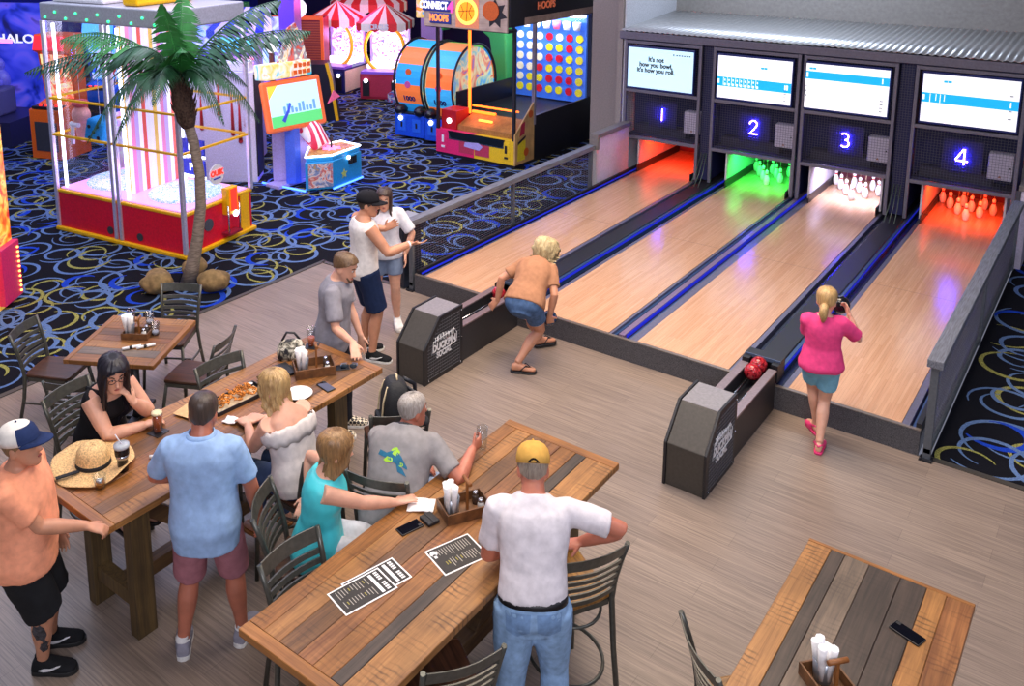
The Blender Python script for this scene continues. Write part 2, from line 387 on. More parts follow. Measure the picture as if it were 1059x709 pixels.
for i, (a, b) in enumerate(GAPS):
    lab = ['left of the first lane', 'between the first and second lanes, ending at a ball return', 'narrow, between the second and third lanes', 'between the third and fourth lanes, ending at a ball return', 'right of the fourth lane along the railing'][i]
    t = thing('lane_gutter', 'dark lane gutter '+lab, 'gutter', (a, 0, 0), 0, 'gutters between the lanes')
    L = 7.3; w = b-a
    mb = MB(); mb.bb(0.001, w-.001, .0, L, 0, LZ-.07); mb.build('channel_floor', GUT, t)
    if i in (1, 3):
        gw = .115; y0 = .24
        mb = MB(); mb.bb(.004, .05, 0, L, LZ-.07, LZ-.004); mb.build('ledge', CAPM, t)
        mb = MB(); mb.prism([(.05, LZ-.07), (gw+.03, LZ-.07), (gw+.03, LZ-.02), (gw+.0, LZ-.045), (.07, LZ-.045)], 0, L, 'Y'); mb.build('gutter_channel', GUT, t)
        mb = MB(); mb.bb(gw+.03, w-gw-.07, y0, L, LZ-.07, LZ+.035); mb.build('return_cover', DARK, t, bevel=.01)
        mb = MB(); mb.bb(w-gw-.07, w-gw-.035, .02, L, LZ-.07, LZ+.02); mb.build('division_cap', BLUEL, t)
        mb = MB(); mb.bb(w-gw-.033, w-gw-.03, .05, L, LZ-.02, LZ+.012); mb.build('led_strip', LEDB, t)
        mb = MB(); mb.bb(w-.05, w-.004, 0, L, LZ-.07, LZ-.004); mb.build('ledge', CAPM, t)
    elif i == 2:
        mb = MB(); mb.bb(.004, .03, 0, L, LZ-.07, LZ-.004); mb.bb(w-.09, w-.004, 0, L, LZ-.07, LZ-.01); mb.build('ledge', CAPM, t)
        mb = MB(); mb.bb(.115, .175, .0, L, LZ-.07, LZ+.02); mb.build('division_cap', mat('mauve_cap', '7d6a88', .3, .2), t)
        mb = MB(); mb.bb(.03, .06, .0, L, LZ-.07, LZ-.03); mb.bb(.205, .23, 0, L, LZ-.07, LZ-.02); mb.build('channel_edge', BLUEL, t)
        mb = MB(); mb.bb(.177, .18, .05, L, LZ-.03, LZ+.01); mb.build('led_strip', LEDB, t)
    else:
        x0, x1 = (.0, .04) if i == 0 else (w-.04, w)
        mb = MB(); mb.bb(x0, x1, 0, L, LZ-.07, LZ+.04); mb.build('division_cap', DARK, t)
        x0, x1 = (.045, .075) if i == 0 else (w-.075, w-.045)
        mb = MB(); mb.bb(x0, x1, .02, L, LZ-.07, LZ-.03); mb.build('channel_edge', GUT if i == 0 else BLUEL, t)
        x0, x1 = (.0405, .043) if i == 0 else (w-.043, w-.0405)
        mb = MB(); mb.bb(x0, x1, .05, L, LZ-.02, LZ+.004); mb.build('led_strip', LEDB, t)
        x0, x1 = (w-.03, w-.002) if i == 0 else (.002, .06)
        mb = MB(); mb.bb(x0, x1, 0, L, LZ-.07, LZ-.004); mb.build('ledge', CAPM, t)
t = thing('lane_step', 'dark speckled step face along the front of all four lanes', 'step', (2.6, 0, 0))
mb = MB()
mb.bb(-2.74, 2.735, -.035, -.001, .0, LZ-.006); mb.build('step_face', SPECK, t)
mb = MB(); mb.bb(-2.74, 2.735, -.037, -.001, LZ-.006, LZ+.001); mb.build('edge_trim', mat('edge_trim', '8a8078', .35, .6), t)

# ------------------------------------------------------------------ pin machines
FY = 5.55
FR = mat('frame_paint', '6c6a78', .45, .3); WIRE = mat('wire_grey', '565866', .4, .4); DKB = mat('dark_blue_back', '161c4a', .6)
BAYC = ['ff3010', '10ff50', 'c8c8ff', 'ff3a08']
screens = [(.355, 1.99), (1.86, 1.99), (3.165, 1.995), (4.685, 2.005)]
numx = [.37, 1.86, 3.18, 4.655]
bx = [(.77, 1.03), (2.2, 2.47), (3.5, 3.77), (4.97, 5.25)]
edges = [(-.27, 1.04), (1.22, 2.53), (2.57, 3.82), (4.03, 5.32)]
for i in range(4):
    a, b = LANES[i]; e0, e1 = edges[i]; ln = 'lane %d' % (i+1)
    t = thing('pin_machine', 'grey framed wire fronted pin machine over '+ln, 'pin machine', ((a+b)/2, FY, 0), 0, 'pin machines in a row')
    c = (a+b)/2; u0, u1 = e0-c, e1-c
    p = .045
    for s, x in enumerate((u0+p/2, u1-p/2)):
        mb = MB(); mb.bb(x-p/2, x+p/2, -.02, .03, LZ+.045, 2.43); mb.build('post', FR, t, bevel=.004)
    for z in (.82, 1.60, 2.40): mb = MB(); mb.bb(u0+p, u1-p, -.02, .03, z-.025, z+.025); mb.build('cross_rail', FR, t, bevel=.004)
    mb = MB(); wires(mb, (u0+p, .0, .845), (1, 0, 0), (0, 0, 1), u1-u0-2*p, .73, .036, .0035); mb.build('wire_panel', WIRE, t)
    mb = MB(); wires(mb, (u0+p, .06, 1.625), (1, 0, 0), (0, 0, 1), u1-u0-2*p, .75, .036, .0035); mb.build('screen_guard', WIRE, t)
    mb = MB(); mb.bb(u0, u1, .42, .45, .80, 2.43); mb.bb(u0, u1, .05, .44, 2.41, 2.43); mb.build('back_panel', DKB, t)
    mb = MB(); mb.bb(u0+.05, u1-.05, .05, .42, .84, .86); mb.bb(u0+.12, u1-.3, .2, .41, .86, 1.0); mb.build('machine_deck', mat('deck_dark', '2a2a38', .5), t)
    for k0 in (a-c-.035, b-c+.01): mb = MB(); mb.bb(k0, k0+.025, .1, 1.7, LZ+.045, .8); mb.build('kickback', mat('kickback_pale', 'c9c4cc', .5), t)
    mb = MB(); mb.bb(a-c-.03, b-c+.03, 1.76, 1.79, .0, .9); mb.build('pit_curtain', mat('pit_curtain', '6a2a38', .8), t)
    mb = MB(); mb.bb(-.35, .30, .28, .40, .815, .835); mb.build('pit_lamp', glow('pit_lamp_%d' % i, BAYC[i], 4), t)
    for k0 in (a-c, b-c-.012): mb = MB(); mb.bb(k0, k0+.012, .0, 1.7, LZ+.003, LZ+.12); mb.build('pit_skirt', DARK, t)
    # score screen
    sx, sz = screens[i]
    s = thing('score_screen', ['bright score screen with the words about how you roll, above lane 1', 'bright score screen with a filled blue score row, above lane 2', 'bright score screen with a plain blue bar near its top, above lane 3', 'bright score screen with a part filled blue bar at mid height, above lane 4'][i], 'screen', (sx, FY-.02, sz), 0, 'score screens in a row')
    mb = MB(); mb.bb(-.572, .572, -.0, .05, -.355, .355); mb.build('bezel', mat('screen_bezel', '16266a', .3), s, bevel=.006)
    SC = glow('screen_white', 'f4f7fb', .82) if i else glow('screen_ice', 'bfe2f2', .85)
    mb = MB(); mb.bb(-.555, .555, -.004, .0, -.325, .325); mb.build('display', SC, s)
    CY = glow('screen_cyan', '10a8ee', .9); INK = mat('screen_ink', '1c2a30', .6); WH2 = glow('screen_text_white', 'ffffff', .9); GR = mat('screen_grey', '9aa0a8', .6)
    if i == 0:
        text("It's not\nhow you bowl,\nit's how you roll.", .105, INK, s, frame((-.07, -.006, .06), (1, 0, 0), (0, 0, 1)), .001, bold=.004, sx=.9)
        mb = MB(); mb.bb(.22, .235, -.006, -.004, .24, .27)
        for k in range(6): mb.bb(.27+k*.042, .27+k*.042+.024, -.006, -.004, .245, .262)
        mb.build('caption_mark', INK, s)
    else:
        z0, z1 = {1: (-.145, .0), 2: (.10, .215), 3: (-.06, .07)}[i]
        mb = MB(); mb.bb(-.555, .555, -.006, -.004, z0, z1)
        x = {1: .10, 2: -.51, 3: -.31}[i]; zt = {1: .17, 2: .24, 3: .22}[i]
        mb.bb(x, x+.045, -.006, -.004, zt, zt+.03); mb.bb(x+.05, x+.095, -.006, -.004, zt, zt+.03); mb.build('score_bar', CY, s)
        mb = MB()
        if i == 1:
            for k in range(9):
                x = -.46+k*.062; mb.bb(x, x+.006, -.008, -.006, z0+.02, z1-.005); mb.bb(x+.015, x+.04, -.008, -.006, z0+.015, z0+.05); mb.bb(x+.02, x+.035, -.008, -.006, z0+.085, z0+.115)
        if i == 3:
            for k, x in enumerate((-.46, -.39, -.34, -.29)): mb.bb(x, x+.008, -.008, -.006, z0+(.03 if k % 2 else .005), z1-.01)
        zc = (z0+z1)/2
        mb.bb(-.545, -.52, -.008, -.006, zc-.03, zc+.035); mb.bb(.46, .475, -.008, -.006, zc-.03, zc+.04); mb.bb(.485, .51, -.008, -.006, zc-.03, zc+.04) if i == 1 else None
        mb.build('score_digits', WH2, s)
        mb = MB(); rn = random.Random(i)
        if i == 1:
            for k in range(9):
                for j in range(3): mb.bb(-.52+k*.062+rn.uniform(0, .02), -.52+k*.062+.028, -.006, -.004, .05+j*.055, .058+j*.055)
        for j in range(4):
            mb.bb(.45, .49, -.006, -.004, -.27+j*.05 if i != 3 else .12-j*.1, -.258+j*.05 if i != 3 else .135-j*.1)
            if i == 2: mb.bb(-.545, -.53, -.006, -.004, -.23+j*.07, -.2+j*.07)
        mb.build('score_marks', GR, s)
    # neon number
    s = thing('neon_number', 'blue neon number %d behind the wire panel of lane %d' % (i+1, i+1), 'neon sign', (numx[i], FY+.09, 1.235), 0, 'neon lane numbers')
    mb = MB(); mb.bb(-.24, .24, .03, .04, -.22, .22); mb.build('backing_plate', mat('neon_backing', '141638', .4), s)
    P = {0: [(0, .1), (0, -.1)],
         1: [(-.055+.055*(1-math.cos(k*PI/8))*1.0, .05+.055*math.sin(k*PI/8)) for k in range(9)]+[(.045, .02), (.0, -.04), (-.06, -.1), (.065, -.1)],
         2: [(-.05, .085), (-.02, .1), (.025, .095), (.045, .06), (.035, .02), (0, .005), (.04, -.01), (.06, -.05), (.035, -.09), (-.01, -.1), (-.05, -.08)],
         3: [(.03, -.11), (.03, .105), (.015, .1), (-.07, -.05), (-.065, -.06), (.075, -.06)]}[i]
    mb = MB(); mb.tube([(x, 0, z) for x, z in P], .010, 8); mb.build('neon_tube', glow('neon_tube', '4030ff', 170), s)
    # electric box
    s = thing('control_box', 'pale grey control box behind the wire panel at the right of lane %d' % (i+1), 'control box', ((bx[i][0]+bx[i][1])/2, FY+.05, 1.0), 0, 'control boxes on the pin machines')
    mb = MB(); hw = (bx[i][1]-bx[i][0])/2; mb.bb(-hw, hw, 0, .16, 0, .35); mb.build('case', mat('box_grey', 'b4b1c4', .5), s, bevel=.004)
    mb = MB(); mb.prism([(-.02, .03), (.02, .03), (0, .065)], -.003, 0, 'Y'); mb.build('warning_mark', mat('warn_mark', '9a6a50', .5), s)
    mb = MB(); mb.lathe([(.012, 0), (.012, .008)], 10, (hw-.03, -.004, .17), M=Matrix.Rotation(PI/2, 3, 'X')); mb.build('lock', BLACK, s)
# posts between machines
mb = MB()
t = thing('canopy_roof', 'corrugated galvanised metal roof over the pin machines', 'roof', (2.5, FY, 2.5))
mb = MB(); n = 210; x0, x1 = -2.86, 5.0
def rz_(y): return .065+(y/2.05)*.13
vs = []; fs = []
for k in range(n*2+1):
    x = x0+(x1-x0)*k/(n*2); dz = .009*math.sin(k*PI/2.4)
    for y in (-.03, 2.06): vs.append((x, y, rz_(y)+dz+.02))
fs = [(2*k, 2*k+1, 2*k+3, 2*k+2) for k in range(n*2)]
mb.add(vs, fs, 0, True); o = mb.build('corrugated_sheet', mat('galvanised', 'c6c6c8', .36, .55, var=.03, scale=12), t)
sd = o.modifiers.new('Solidify', 'SOLIDIFY'); sd.thickness = .004
mb = MB(); mb.bb(-2.86, 5.0, -.04, .0, -.055, .06); mb.build('fascia_beam', FR, t, bevel=.004)
mb = MB(); mb.bb(-2.86, 5.0, .0, .45, -.07, -.04); mb.build('soffit', DKB, t)
for x, lab in ((1.13, 'first and second'), (2.55, 'second and third'), (3.925, 'third and fourth')):
    t = thing('divider_panel', 'dark wire divider strip between the %s pin machines' % lab, 'divider', (x, FY, 0), 0, 'dividers between pin machines')
    w = .085 if x != 2.55 else .018
    mb = MB(); mb.bb(-w, w, .06, 1.7, LZ+.06, 2.43); mb.build('divider_core', DKB, t)
    if x != 2.55:
        mb = MB(); wires(mb, (-w, .03, LZ+.3), (1, 0, 0), (0, 0, 1), 2*w, 1.9, .034, .0035); mb.build('wire_strip', WIRE, t)
        mb = MB()
        for k in (-.04, 0, .04): mb.tube([(k, .04, LZ+.5), (k*1.4, -.12, LZ+.2), (k*1.7, -.32, LZ+.02)], .006, 6)
        mb.build('guide_cable', mat('cable_green_grey', '55655a', .4, .3), t)

# pins
def pin():
    t = thing('bowling_pin', 'x', 'bowling pin')
    prof = [(.020, 0), (.028, .004), (.040, .03), (.047, .075), (.044, .11), (.030, .145), (.0195, .172), (.0185, .182), (.022, .20), (.0245, .217), (.021, .235), (.011, .245), (.002, .247)]
    mb = MB(); mb.lathe(prof, 16); mb.build('pin_body', mat('pin_white', 'eeeae6', .2), t)
    mb = MB(); mb.lathe([(.0215, .164), (.0205, .170), (.0195, .184), (.0205, .190)], 16); mb.build('neck_stripe', mat('pin_red', 'c01818', .3), t)
    mb = MB(); mb.tube([(0, 0, .246), (0, 0, .58)], .0022, 5); mb.build('cord', mat('pin_cord', 'b8a888', .7), t)
    return t
P0 = pin(); first = True
for L in (1, 2, 3):
    c = (LANES[L][0]+LANES[L][1])/2
    for row in range(4):
        for k in range(row+1):
            x = c+(k-row/2)*.27; y = 6.09+row*.232
            pos = ['at the front point'] if row == 0 else [['left', 'right'], ['left', 'middle', 'right'], ['far left', 'inner left', 'inner right', 'far right']][row-1]
            lab = 'white pin with red neck on lane %d, %s' % (L+1, 'at the front point of the rack' if row == 0 else '%s of the %s row' % (pos[k], ['second', 'third', 'back'][row-1]))
            if first: o = P0; o.location = (x, y, LZ+.002); o['label'] = lab; first = False
            else: o = dup(P0, lab, (x, y, LZ+.002))
            o['group'] = 'bowling pins racked on lanes 2 to 4'

# ------------------------------------------------------------------ ball returns
PROF = [(-.60, 0), (0, 0), (0, .62), (-.36, .62), (-.60, .36)]
def ball_return(x0, label):
    t = thing('ball_return', label, 'ball return', (x0, -1.08, 0), 0, 'ball returns at the lane fronts')
    mb = MB(); mb.prism(PROF, -.155, .155, 'X'); mb.build('cabinet', mat('return_brown', '45413c', .5, .2), t, bevel=.006)
    mb = MB(); mb.bb(-.15, .15, -.355, -.005, .62, .624); mb.build('top_plate', mat('return_top', '8c888a', .4, .3), t)
    for s in (-1, 1):
        mb = MB(); pr = [(y*1.03+.008, z*1.02) for y, z in PROF]; mb.prism(pr, s*.155-(.0 if s > 0 else .022), s*.155+(.022 if s > 0 else .0), 'X'); mb.build('side_plate', DARK, t, bevel=.003)
    mb = MB()
    for z in [.05+.033*k for k in range(17)]:
        ymin = -.56 if z < .35 else -.56+(z-.35)*.9
        mb.bar((.179, ymin, z), (.179, -.05, z), .002, .004, up=(1, 0, 0))
    for k in range(15):
        y = -.54+.035*k; zt = .60 if y > -.34 else .37+(y+.58)*.9
        mb.bar((.179, y, .05), (.179, y, min(.6, zt)), .002, .0025, up=(1, 0, 0))
    mb.build('grille_lines', mat('grille_grey', '62636a', .5), t)
    LG = mat('logo_white', 'd8d8dc', .5)
    sh = Matrix.Identity(4); sh[1][0] = 0.0
    Mx = frame((.181, -.30, .33), (0, 1, 0), (0, 0, 1))
    text('DUCKPIN', .098, LG, t, Mx, .002, 'logo_lettering', bold=.004, sx=.86)
    text('SOCIAL', .085, LG, t, frame((.181, -.31, .25), (0, 1, 0), (0, 0, 1)), .002, 'logo_lettering', bold=.003, sx=.8)
    mb = MB()
    for k in range(7):                                     # outlined row of letter blocks above the name
        y = -.44+k*.043; z = .385+.012*math.sin(k); mb.tube([(.182, y, z), (.182, y+.03, z+.003), (.182, y+.03, z+.062), (.182, y, z+.058)], .004, 5, closed=True)
    mb.tube([(.182, -.50, .28), (.182, -.47, .41), (.182, -.14, .43), (.182, -.10, .38), (.182, -.11, .29), (.182, -.3, .275)], .004, 5, closed=True)
    mb.build('logo_outline', LG, t)
    mb = MB()
    for y, z in ((-.55, .03), (-.04, .03), (-.02, .58), (-.02, .3)): mb.ball((.18, y, z), .008, nu=8, nv=5)
    mb.build('rivet', STEEL, t)
    for s in (-1, 1): mb = MB(); mb.bb(s*.128-.028, s*.128+.028, 0, 1.035, .0, .37); mb.build('track_side', mat('track_side', '2b2a2d', .5), t, bevel=.004)
    mb = MB(); mb.bb(-.10, .10, 0, 1.04, .0, .25); mb.build('track_bed', DARK, t)
    for s in (-1, 1): mb = MB(); mb.bb(s*.128-.038, s*.128+.038, 0, 1.035, .37, .388); mb.build('track_cap', mat('track_cap', '8c7a7c', .3, .5), t, bevel=.003)
    for s in (-1, 1): mb = MB(); mb.tube([(s*.045, 0, .30), (s*.045, 1.2, .30)], .012, 8); mb.build('track_rail', STEEL, t)
    mb = MB(); mb.bb(-.165, -.10, 1.06, 1.26, .25, .415); mb.bb(.10, .165, 1.06, 1.26, .25, .415); mb.bb(-.165, .165, 1.14, 1.26, .415, .43); mb.bb(-.165, .165, 1.245, 1.26, .25, .415); mb.build('return_mouth', DARK, t)
    mb = MB(); mb.bb(-.165, .165, 1.13, 1.14, .40, .432); mb.build('mouth_lip', mat('mouth_lip', '5c6c88', .3, .4), t)
    return t
ball_return(1.185, 'dark slanted ball return with white logo between the first and second lanes')
ball_return(3.985, 'dark slanted ball return with white logo between the third and fourth lanes')
def bball(loc, label, m, name='bowling_ball'):
    t = thing(name, label, 'bowling ball', loc, random.uniform(0, 6), 'bowling balls')
    mb = MB(); mb.ball((0, 0, 0), .077, nu=24, nv=16); mb.build('shell', m, t)
    return t
REDB = artwork('marbled_red', ['12080c', '8e1420', 'c03038', '30101a'], 14, 0, .12, 2.5)
bball((1.185, -.18, .389), 'red marbled ball at the lane end of the left ball return', REDB)
bball((3.985, -.20, .389), 'red marbled ball at the front on the right ball return track', REDB)
bball((3.985, -.045, .389), 'red marbled ball half inside the mouth of the right ball return', REDB)

# ------------------------------------------------------------------ railings
def rail(x, y0, y1, label, front_wide):
    t = thing('railing', label, 'railing', (x, y0, 0), 0, 'railings beside the lanes')
    L = y1-y0
    PST = mat('rail_post', '60666e', .45, .4)
    for y in ([0.02, L*.5, L-.02]):
        mb = MB(); mb.bb(-.03, .03, y-.02, y+.02, 0, .83); mb.build('post', PST, t, bevel=.004)
    mb = MB(); mb.bb(-.06, .06, -.03, L+.02, .83, .90); mb.build('cap_rail', mat('rail_cap', '6a6d76', .5, var=.2, stretch=(30, 2, 30), scale=3), t, bevel=.006)
    mb = MB(); mb.bb(-.025, .025, 0, L, .06, .10); mb.build('bottom_rail', PST, t)
    mb = MB(); wires(mb, (0, .04, .10), (0, 1, 0), (0, 0, 1), L-.08, .73, .05, .004, py=.03); mb.build('wire_infill', WIRE, t)
    mb = MB(); mb.bb(-.05, .05, -.04, .05, 0, .012)
    for s in (-1, 1): mb.ball((s*.04, -.03, .016), .01, nu=8, nv=5)
    mb.build('foot_plate', BLACK, t)
    return t
rail(-.21, -.02, 4.38, 'long grey capped railing with wire infill left of the lanes', 0)
rail(5.40, -.06, 5.1, 'grey capped railing with wire infill right of the lanes', 0)
t = thing('rail_end_cabinet', 'short grey topped dark post cabinet at the front of the left railing', 'cabinet', (-.40, .06, 0))
mb = MB(); mb.bb(-.10, .10, -.1, .22, 0, .82); mb.build('body', mat('dark_blue_metal', '262b38', .45, .3), t, bevel=.006)
mb = MB(); mb.bb(-.13, .13, -.12, .25, .82, .86); mb.build('top_plate', mat('plate_grey', '9a9ea6', .4, .3), t, bevel=.005)
mb = MB()
for k in range(5): mb.bb(-.07+k*.033, -.06+k*.033, -.106, -.1, .08, .76)
mb.build('front_rib', CHAR, t)
t = thing('low_partition', 'low pale partition with grey cap between left railing and pin machine', 'panel', (-.19, 4.42, 0))
mb = MB(); mb.bb(-.04, .04, .06, 1.12, .2, 1.0); mb.build('panel_board', mat('panel_pale', 'c9bfd0', .5), t)
mb = MB(); mb.bb(-.07, .07, .0, 1.15, 1.0, 1.07); mb.bb(-.07, .07, 0, .06, .82, 1.0); mb.build('panel_cap', mat('panel_cap', '6f6a68', .55), t, bevel=.006)
mb = MB(); mb.bb(-.05, .05, .0, .06, 0, .82); mb.build('panel_post', mat('panel_post', 'c4c4cc', .4, .3), t)
t = thing('low_partition', 'low pale partition with grey cap at the far end of the right railing', 'panel', (5.44, 5.14, 0))
mb = MB(); mb.bb(-.03, .05, .02, .9, .0, 1.02); mb.build('panel_board', MATS['panel_pale'], t)
mb = MB(); mb.bb(-.06, .08, .0, .95, 1.02, 1.09); mb.build('panel_cap', MATS['panel_cap'], t, bevel=.006)
# ------------------------------------------------------------------ reclaimed wood tables
WOODS = [wood('plank_honey', '663c1a', 'a06a34', 'Y', .42, .55), wood('plank_tan', '7a4e28', 'b07c44', 'Y', .42, .8), wood('plank_brown', '4c321e', '7f5732', 'Y', .42, .35),
         wood('plank_dark', '2a2320', '4e4036', 'Y', .45, .2), wood('plank_rust', '653a20', '9e693c', 'Y', .42, .5), wood('plank_grey', '4a4038', '7d6a58', 'Y', .45, .3)]
WX = wood('plank_end', '75461f', 'a87038', 'X', .42)
LEGW = wood('leg_timber', '3d3020', '6a5430', 'Z', .6)
LEGR = wood('leg_timber_bar', '4a3424', '70522f', 'Y', .6)
def plank_top(mb, x0, x1, y0, y1, z0, z1, seq, widths, endw=.10):
    tot = sum(widths); x = x0
    for wi, k in zip(widths, seq):
        w = (x1-x0)*wi/tot
        mb.bb(x+.0008, x+w-.0008, y0+endw, y1-endw, z0, z1, k); x += w
    if endw: mb.bb(x0, x1, y0, y0+endw-.001, z0, z1+.001, 6); mb.bb(x0, x1, y1-endw+.001, y1, z0, z1+.001, 6)
def pub_table(name, label, x0, x1, y0, y1, seq, widths, endw=.07):
    cx, cy = (x0+x1)/2, (y0+y1)/2; hx, hy = (x1-x0)/2, (y1-y0)/2
    t = thing(name, label, 'table', (cx, cy, 0))
    mb = MB(); plank_top(mb, -hx, hx, -hy, hy, .955, 1.0, seq, widths, endw); mb.build('tabletop', WOODS+[WX], t, bevel=.003, bseg=1)
    mb = MB(); mb.bb(-hx+.12, hx-.12, -hy+.22, hy-.22, .90, .955); mb.build('apron', LEGR, t)
    for sy in (-1, 1):
        yy = sy*(hy-.32)
        for sx in (-1, 1):
            mb = MB(); mb.bar((sx*.24, yy, 0.0), (sx*.24, yy, .905), .085, .14, up=(0, 1, 0)); mb.build('leg', LEGW, t, bevel=.004)
        mb = MB(); mb.bb(-.20, .20, yy-.045, yy+.045, .18, .28); mb.build('cross_bar', LEGW, t, bevel=.004)
        mb = MB(); mb.bar((0, yy, .86), (0, yy-sy*.72, .20), .08, .10); mb.build('brace', LEGR, t, bevel=.004)
    mb = MB(); mb.bb(-.045, .045, -hy+.36, hy-.36, .17, .27); mb.build('stretcher', LEGR, t, bevel=.004)
    return t
pub_table('pub_table', 'long reclaimed wood pub table with food, straw hat and beer, crowded with people', 1.20, 2.06, -5.46, -3.05, [1, 0, 2, 4, 0, 2, 1], [1.1, 1, 1.3, .9, 1.2, 1, 1.2])
pub_table('pub_table', 'long reclaimed wood pub table in the middle with menus and a phone on it', 3.25, 4.10, -5.46, -3.05, [0, 1, 2, 4, 0, 3, 1], [1, 1.1, 1.2, 1, 1.1, .7, 1.9])
pub_table('pub_table', 'reclaimed wood pub table with dark stained planks at the bottom right', 5.28, 6.10, -5.0, -3.03, [1, 3, 5, 3, 3, 1, 4], [1.2, .7, 1.2, 1.5, 1.2, .9, 1.2], 0.025)
a4 = math.atan2(-.75, .43)
t = thing('cafe_table', 'small square wood topped cafe table beside the carpet', 'table', (-.36, -3.70, 0), a4)
mb = MB(); plank_top(mb, -.44, .44, -.41, .41, .725, .765, [1, 0, 2, 4, 1, 5, 0], [1, 1, 1, .8, 1, 1, 1], .05); mb.build('tabletop', WOODS+[WX], t, bevel=.003, bseg=1)
mb = MB(); mb.lathe([(.05, .03), (.04, .06), (.04, .72)], 16); mb.build('pedestal', BLACK, t)
mb = MB(); mb.bb(-.28, .28, -.04, .04, 0, .03); mb.bb(-.04, .04, -.28, .28, 0.0, .03); mb.build('base', BLACK, t, bevel=.006)

# ------------------------------------------------------------------ slat back chairs and stools
SEATD = wood('seat_dark', '2e1c14', '5a3826', 'X', .35); SEATA = wood('seat_amber', '6a4420', 'a87838', 'X', .35)
GMET = mat('gunmetal', '55554f', .32, .5, var=.08)
def seat_chair(name, label, cat, loc, rz, h, seatm, group):
    """slat-back metal chair facing its own +X"""
    t = thing(name, label, cat, loc, rz, group)
    mb = MB(); n = 20
    pl = [(.21, -.17), (.21, .17)]
    poly = [(-.19, -.175)]+[(.215, -.20)]+[(.235, -.15), (.24, 0), (.235, .15), (.215, .20)]+[(-.19, .175), (-.205, .1), (-.205, -.1)]
    mb.prism(poly, h, h+.03); mb.build('seat', seatm, t, bevel=.01)
    mb = MB(); ring = [(-.18, -.16), (.20, -.18), (.20, .18), (-.18, .16)]
    for k in range(4): mb.bar((*ring[k], h-.018), (*ring[(k+1) % 4], h-.018), .03, .034)
    mb.build('seat_frame', GMET, t)
    bt = h+.41
    for s in (-1, 1):
        mb = MB(); mb.tube([(.25, s*.205, 0), (.235, s*.195, h*.5), (.20, s*.18, h-.01)], .016, 8); mb.build('leg', GMET, t)
        mb = MB(); mb.tube([(-.27, s*.20, 0), (-.215, s*.19, h*.55), (-.195, s*.18, h), (-.215, s*.185, h+.14), (-.25, s*.195, h+.27), (-.295, s*.205, bt)], [.016, .017, .018, .017, .016, .014], 8); mb.build('rear_post', GMET, t)
    def slat(z0, z1, off0, off1):
        mb = MB(); m = 8; vs = []
        for k in range(m+1):
            y = -.19+.38*k/m; bow = -.035*math.cos(PI*y/.4)
            for z, o in ((z0, off0), (z1, off1)):
                for d in (0, -.010): vs.append((o+bow+d, y, z))
        fs = []
        for k in range(m):
            a = 4*k; b = a+4
            fs += [(a, b, b+2, a+2), (a+1, a+3, b+3, b+1), (a, a+1, b+1, b), (a+2, b+2, b+3, a+3)]
        fs += [(0, 2, 3, 1), (4*m, 4*m+1, 4*m+3, 4*m+2)]
        mb.add(vs, fs, 0, False); return mb
    def xo(z): return float(np.interp(z-h, [0, .14, .27, .41], [-.195, -.215, -.25, -.295]))
    slat(bt-.078, bt, xo(bt-.078), xo(bt)).build('top_rail', GMET, t, bevel=.003)
    for k in range(5):
        z = h+.065+.051*k; slat(z, z+.029, xo(z), xo(z+.029)).build('slat', GMET, t)
    if h > .6:
        mb = MB(); zr = .26; pts = []
        for k in range(28):
            a = 2*PI*k/28; pts.append((.245*math.cos(a)-.01, .205*math.sin(a)*1.0, zr))
        mb.tube(pts, .011, 6, closed=True); mb.build('foot_ring', GMET, t)
        mb = MB(); pts = [(.225*math.cos(2*PI*k/28), .19*math.sin(2*PI*k/28), h-.10) for k in range(28)]
        mb.tube(pts, .009, 6, closed=True); mb.build('upper_ring', GMET, t)
    else:
        mb = MB()
        for s in (-1, 1): mb.bar((.235, s*.195, .2), (-.235, s*.195, .2), .016, .016)
        mb.build('side_stretcher', GMET, t)
        mb = MB(); mb.bar((.0, -.19, .2), (0, .19, .2), .016, .016); mb.build('cross_stretcher', GMET, t)
    return t
CH = seat_chair('dining_chair', 'slat back metal chair at the far corner of the cafe table near the palm', 'chair', (-.71, -3.05, 0), R(-58), .44, SEATD, 'cafe table chairs')
dup(CH, 'slat back metal chair left of the cafe table at the carpet edge', (-.98, -4.10, 0), R(29))
dup(CH, 'slat back metal chair in front of the cafe table, behind the black haired woman', (-.12, -4.30, 0), R(124))
dup(CH, 'slat back metal chair with brown seat right of the cafe table', (.12, -3.38, 0), R(-155))
ST = seat_chair('bar_stool', 'metal slat back stool under the black haired woman', 'stool', (.86, -4.78, 0), R(12), .71, SEATD, 'bar stools')
def stool(label, x, y, deg): return dup(ST, label, (x, y, 0), R(deg))
stool('empty metal stool tucked under the far side of the food table', 1.41, -3.92, -6)
stool('metal slat back stool under the blond woman in the white top', 2.34, -4.20, 178)
stool('metal slat back stool under the woman in turquoise', 2.92, -4.64, 35)
stool('empty metal stool tucked in front left at the menu table', 3.41, -5.0, -2)
stool('metal slat back stool under the grey haired man', 2.98, -3.96, 108)
stool('metal stool carrying the black backpack', 2.50, -3.42, 140)
SA = seat_chair('bar_stool', 'gunmetal stool with amber wood seat beside the man in jeans', 'stool', (4.20, -3.88, 0), R(151), .71, SEATA, 'bar stools')
stool('gunmetal stool with dark seat at the bottom edge of the picture, by the menu table', 4.07, -4.88, 151)
dup(SA, 'gunmetal stool with amber seat left of the dark plank table at bottom right', (5.34, -4.06, 0), R(47))

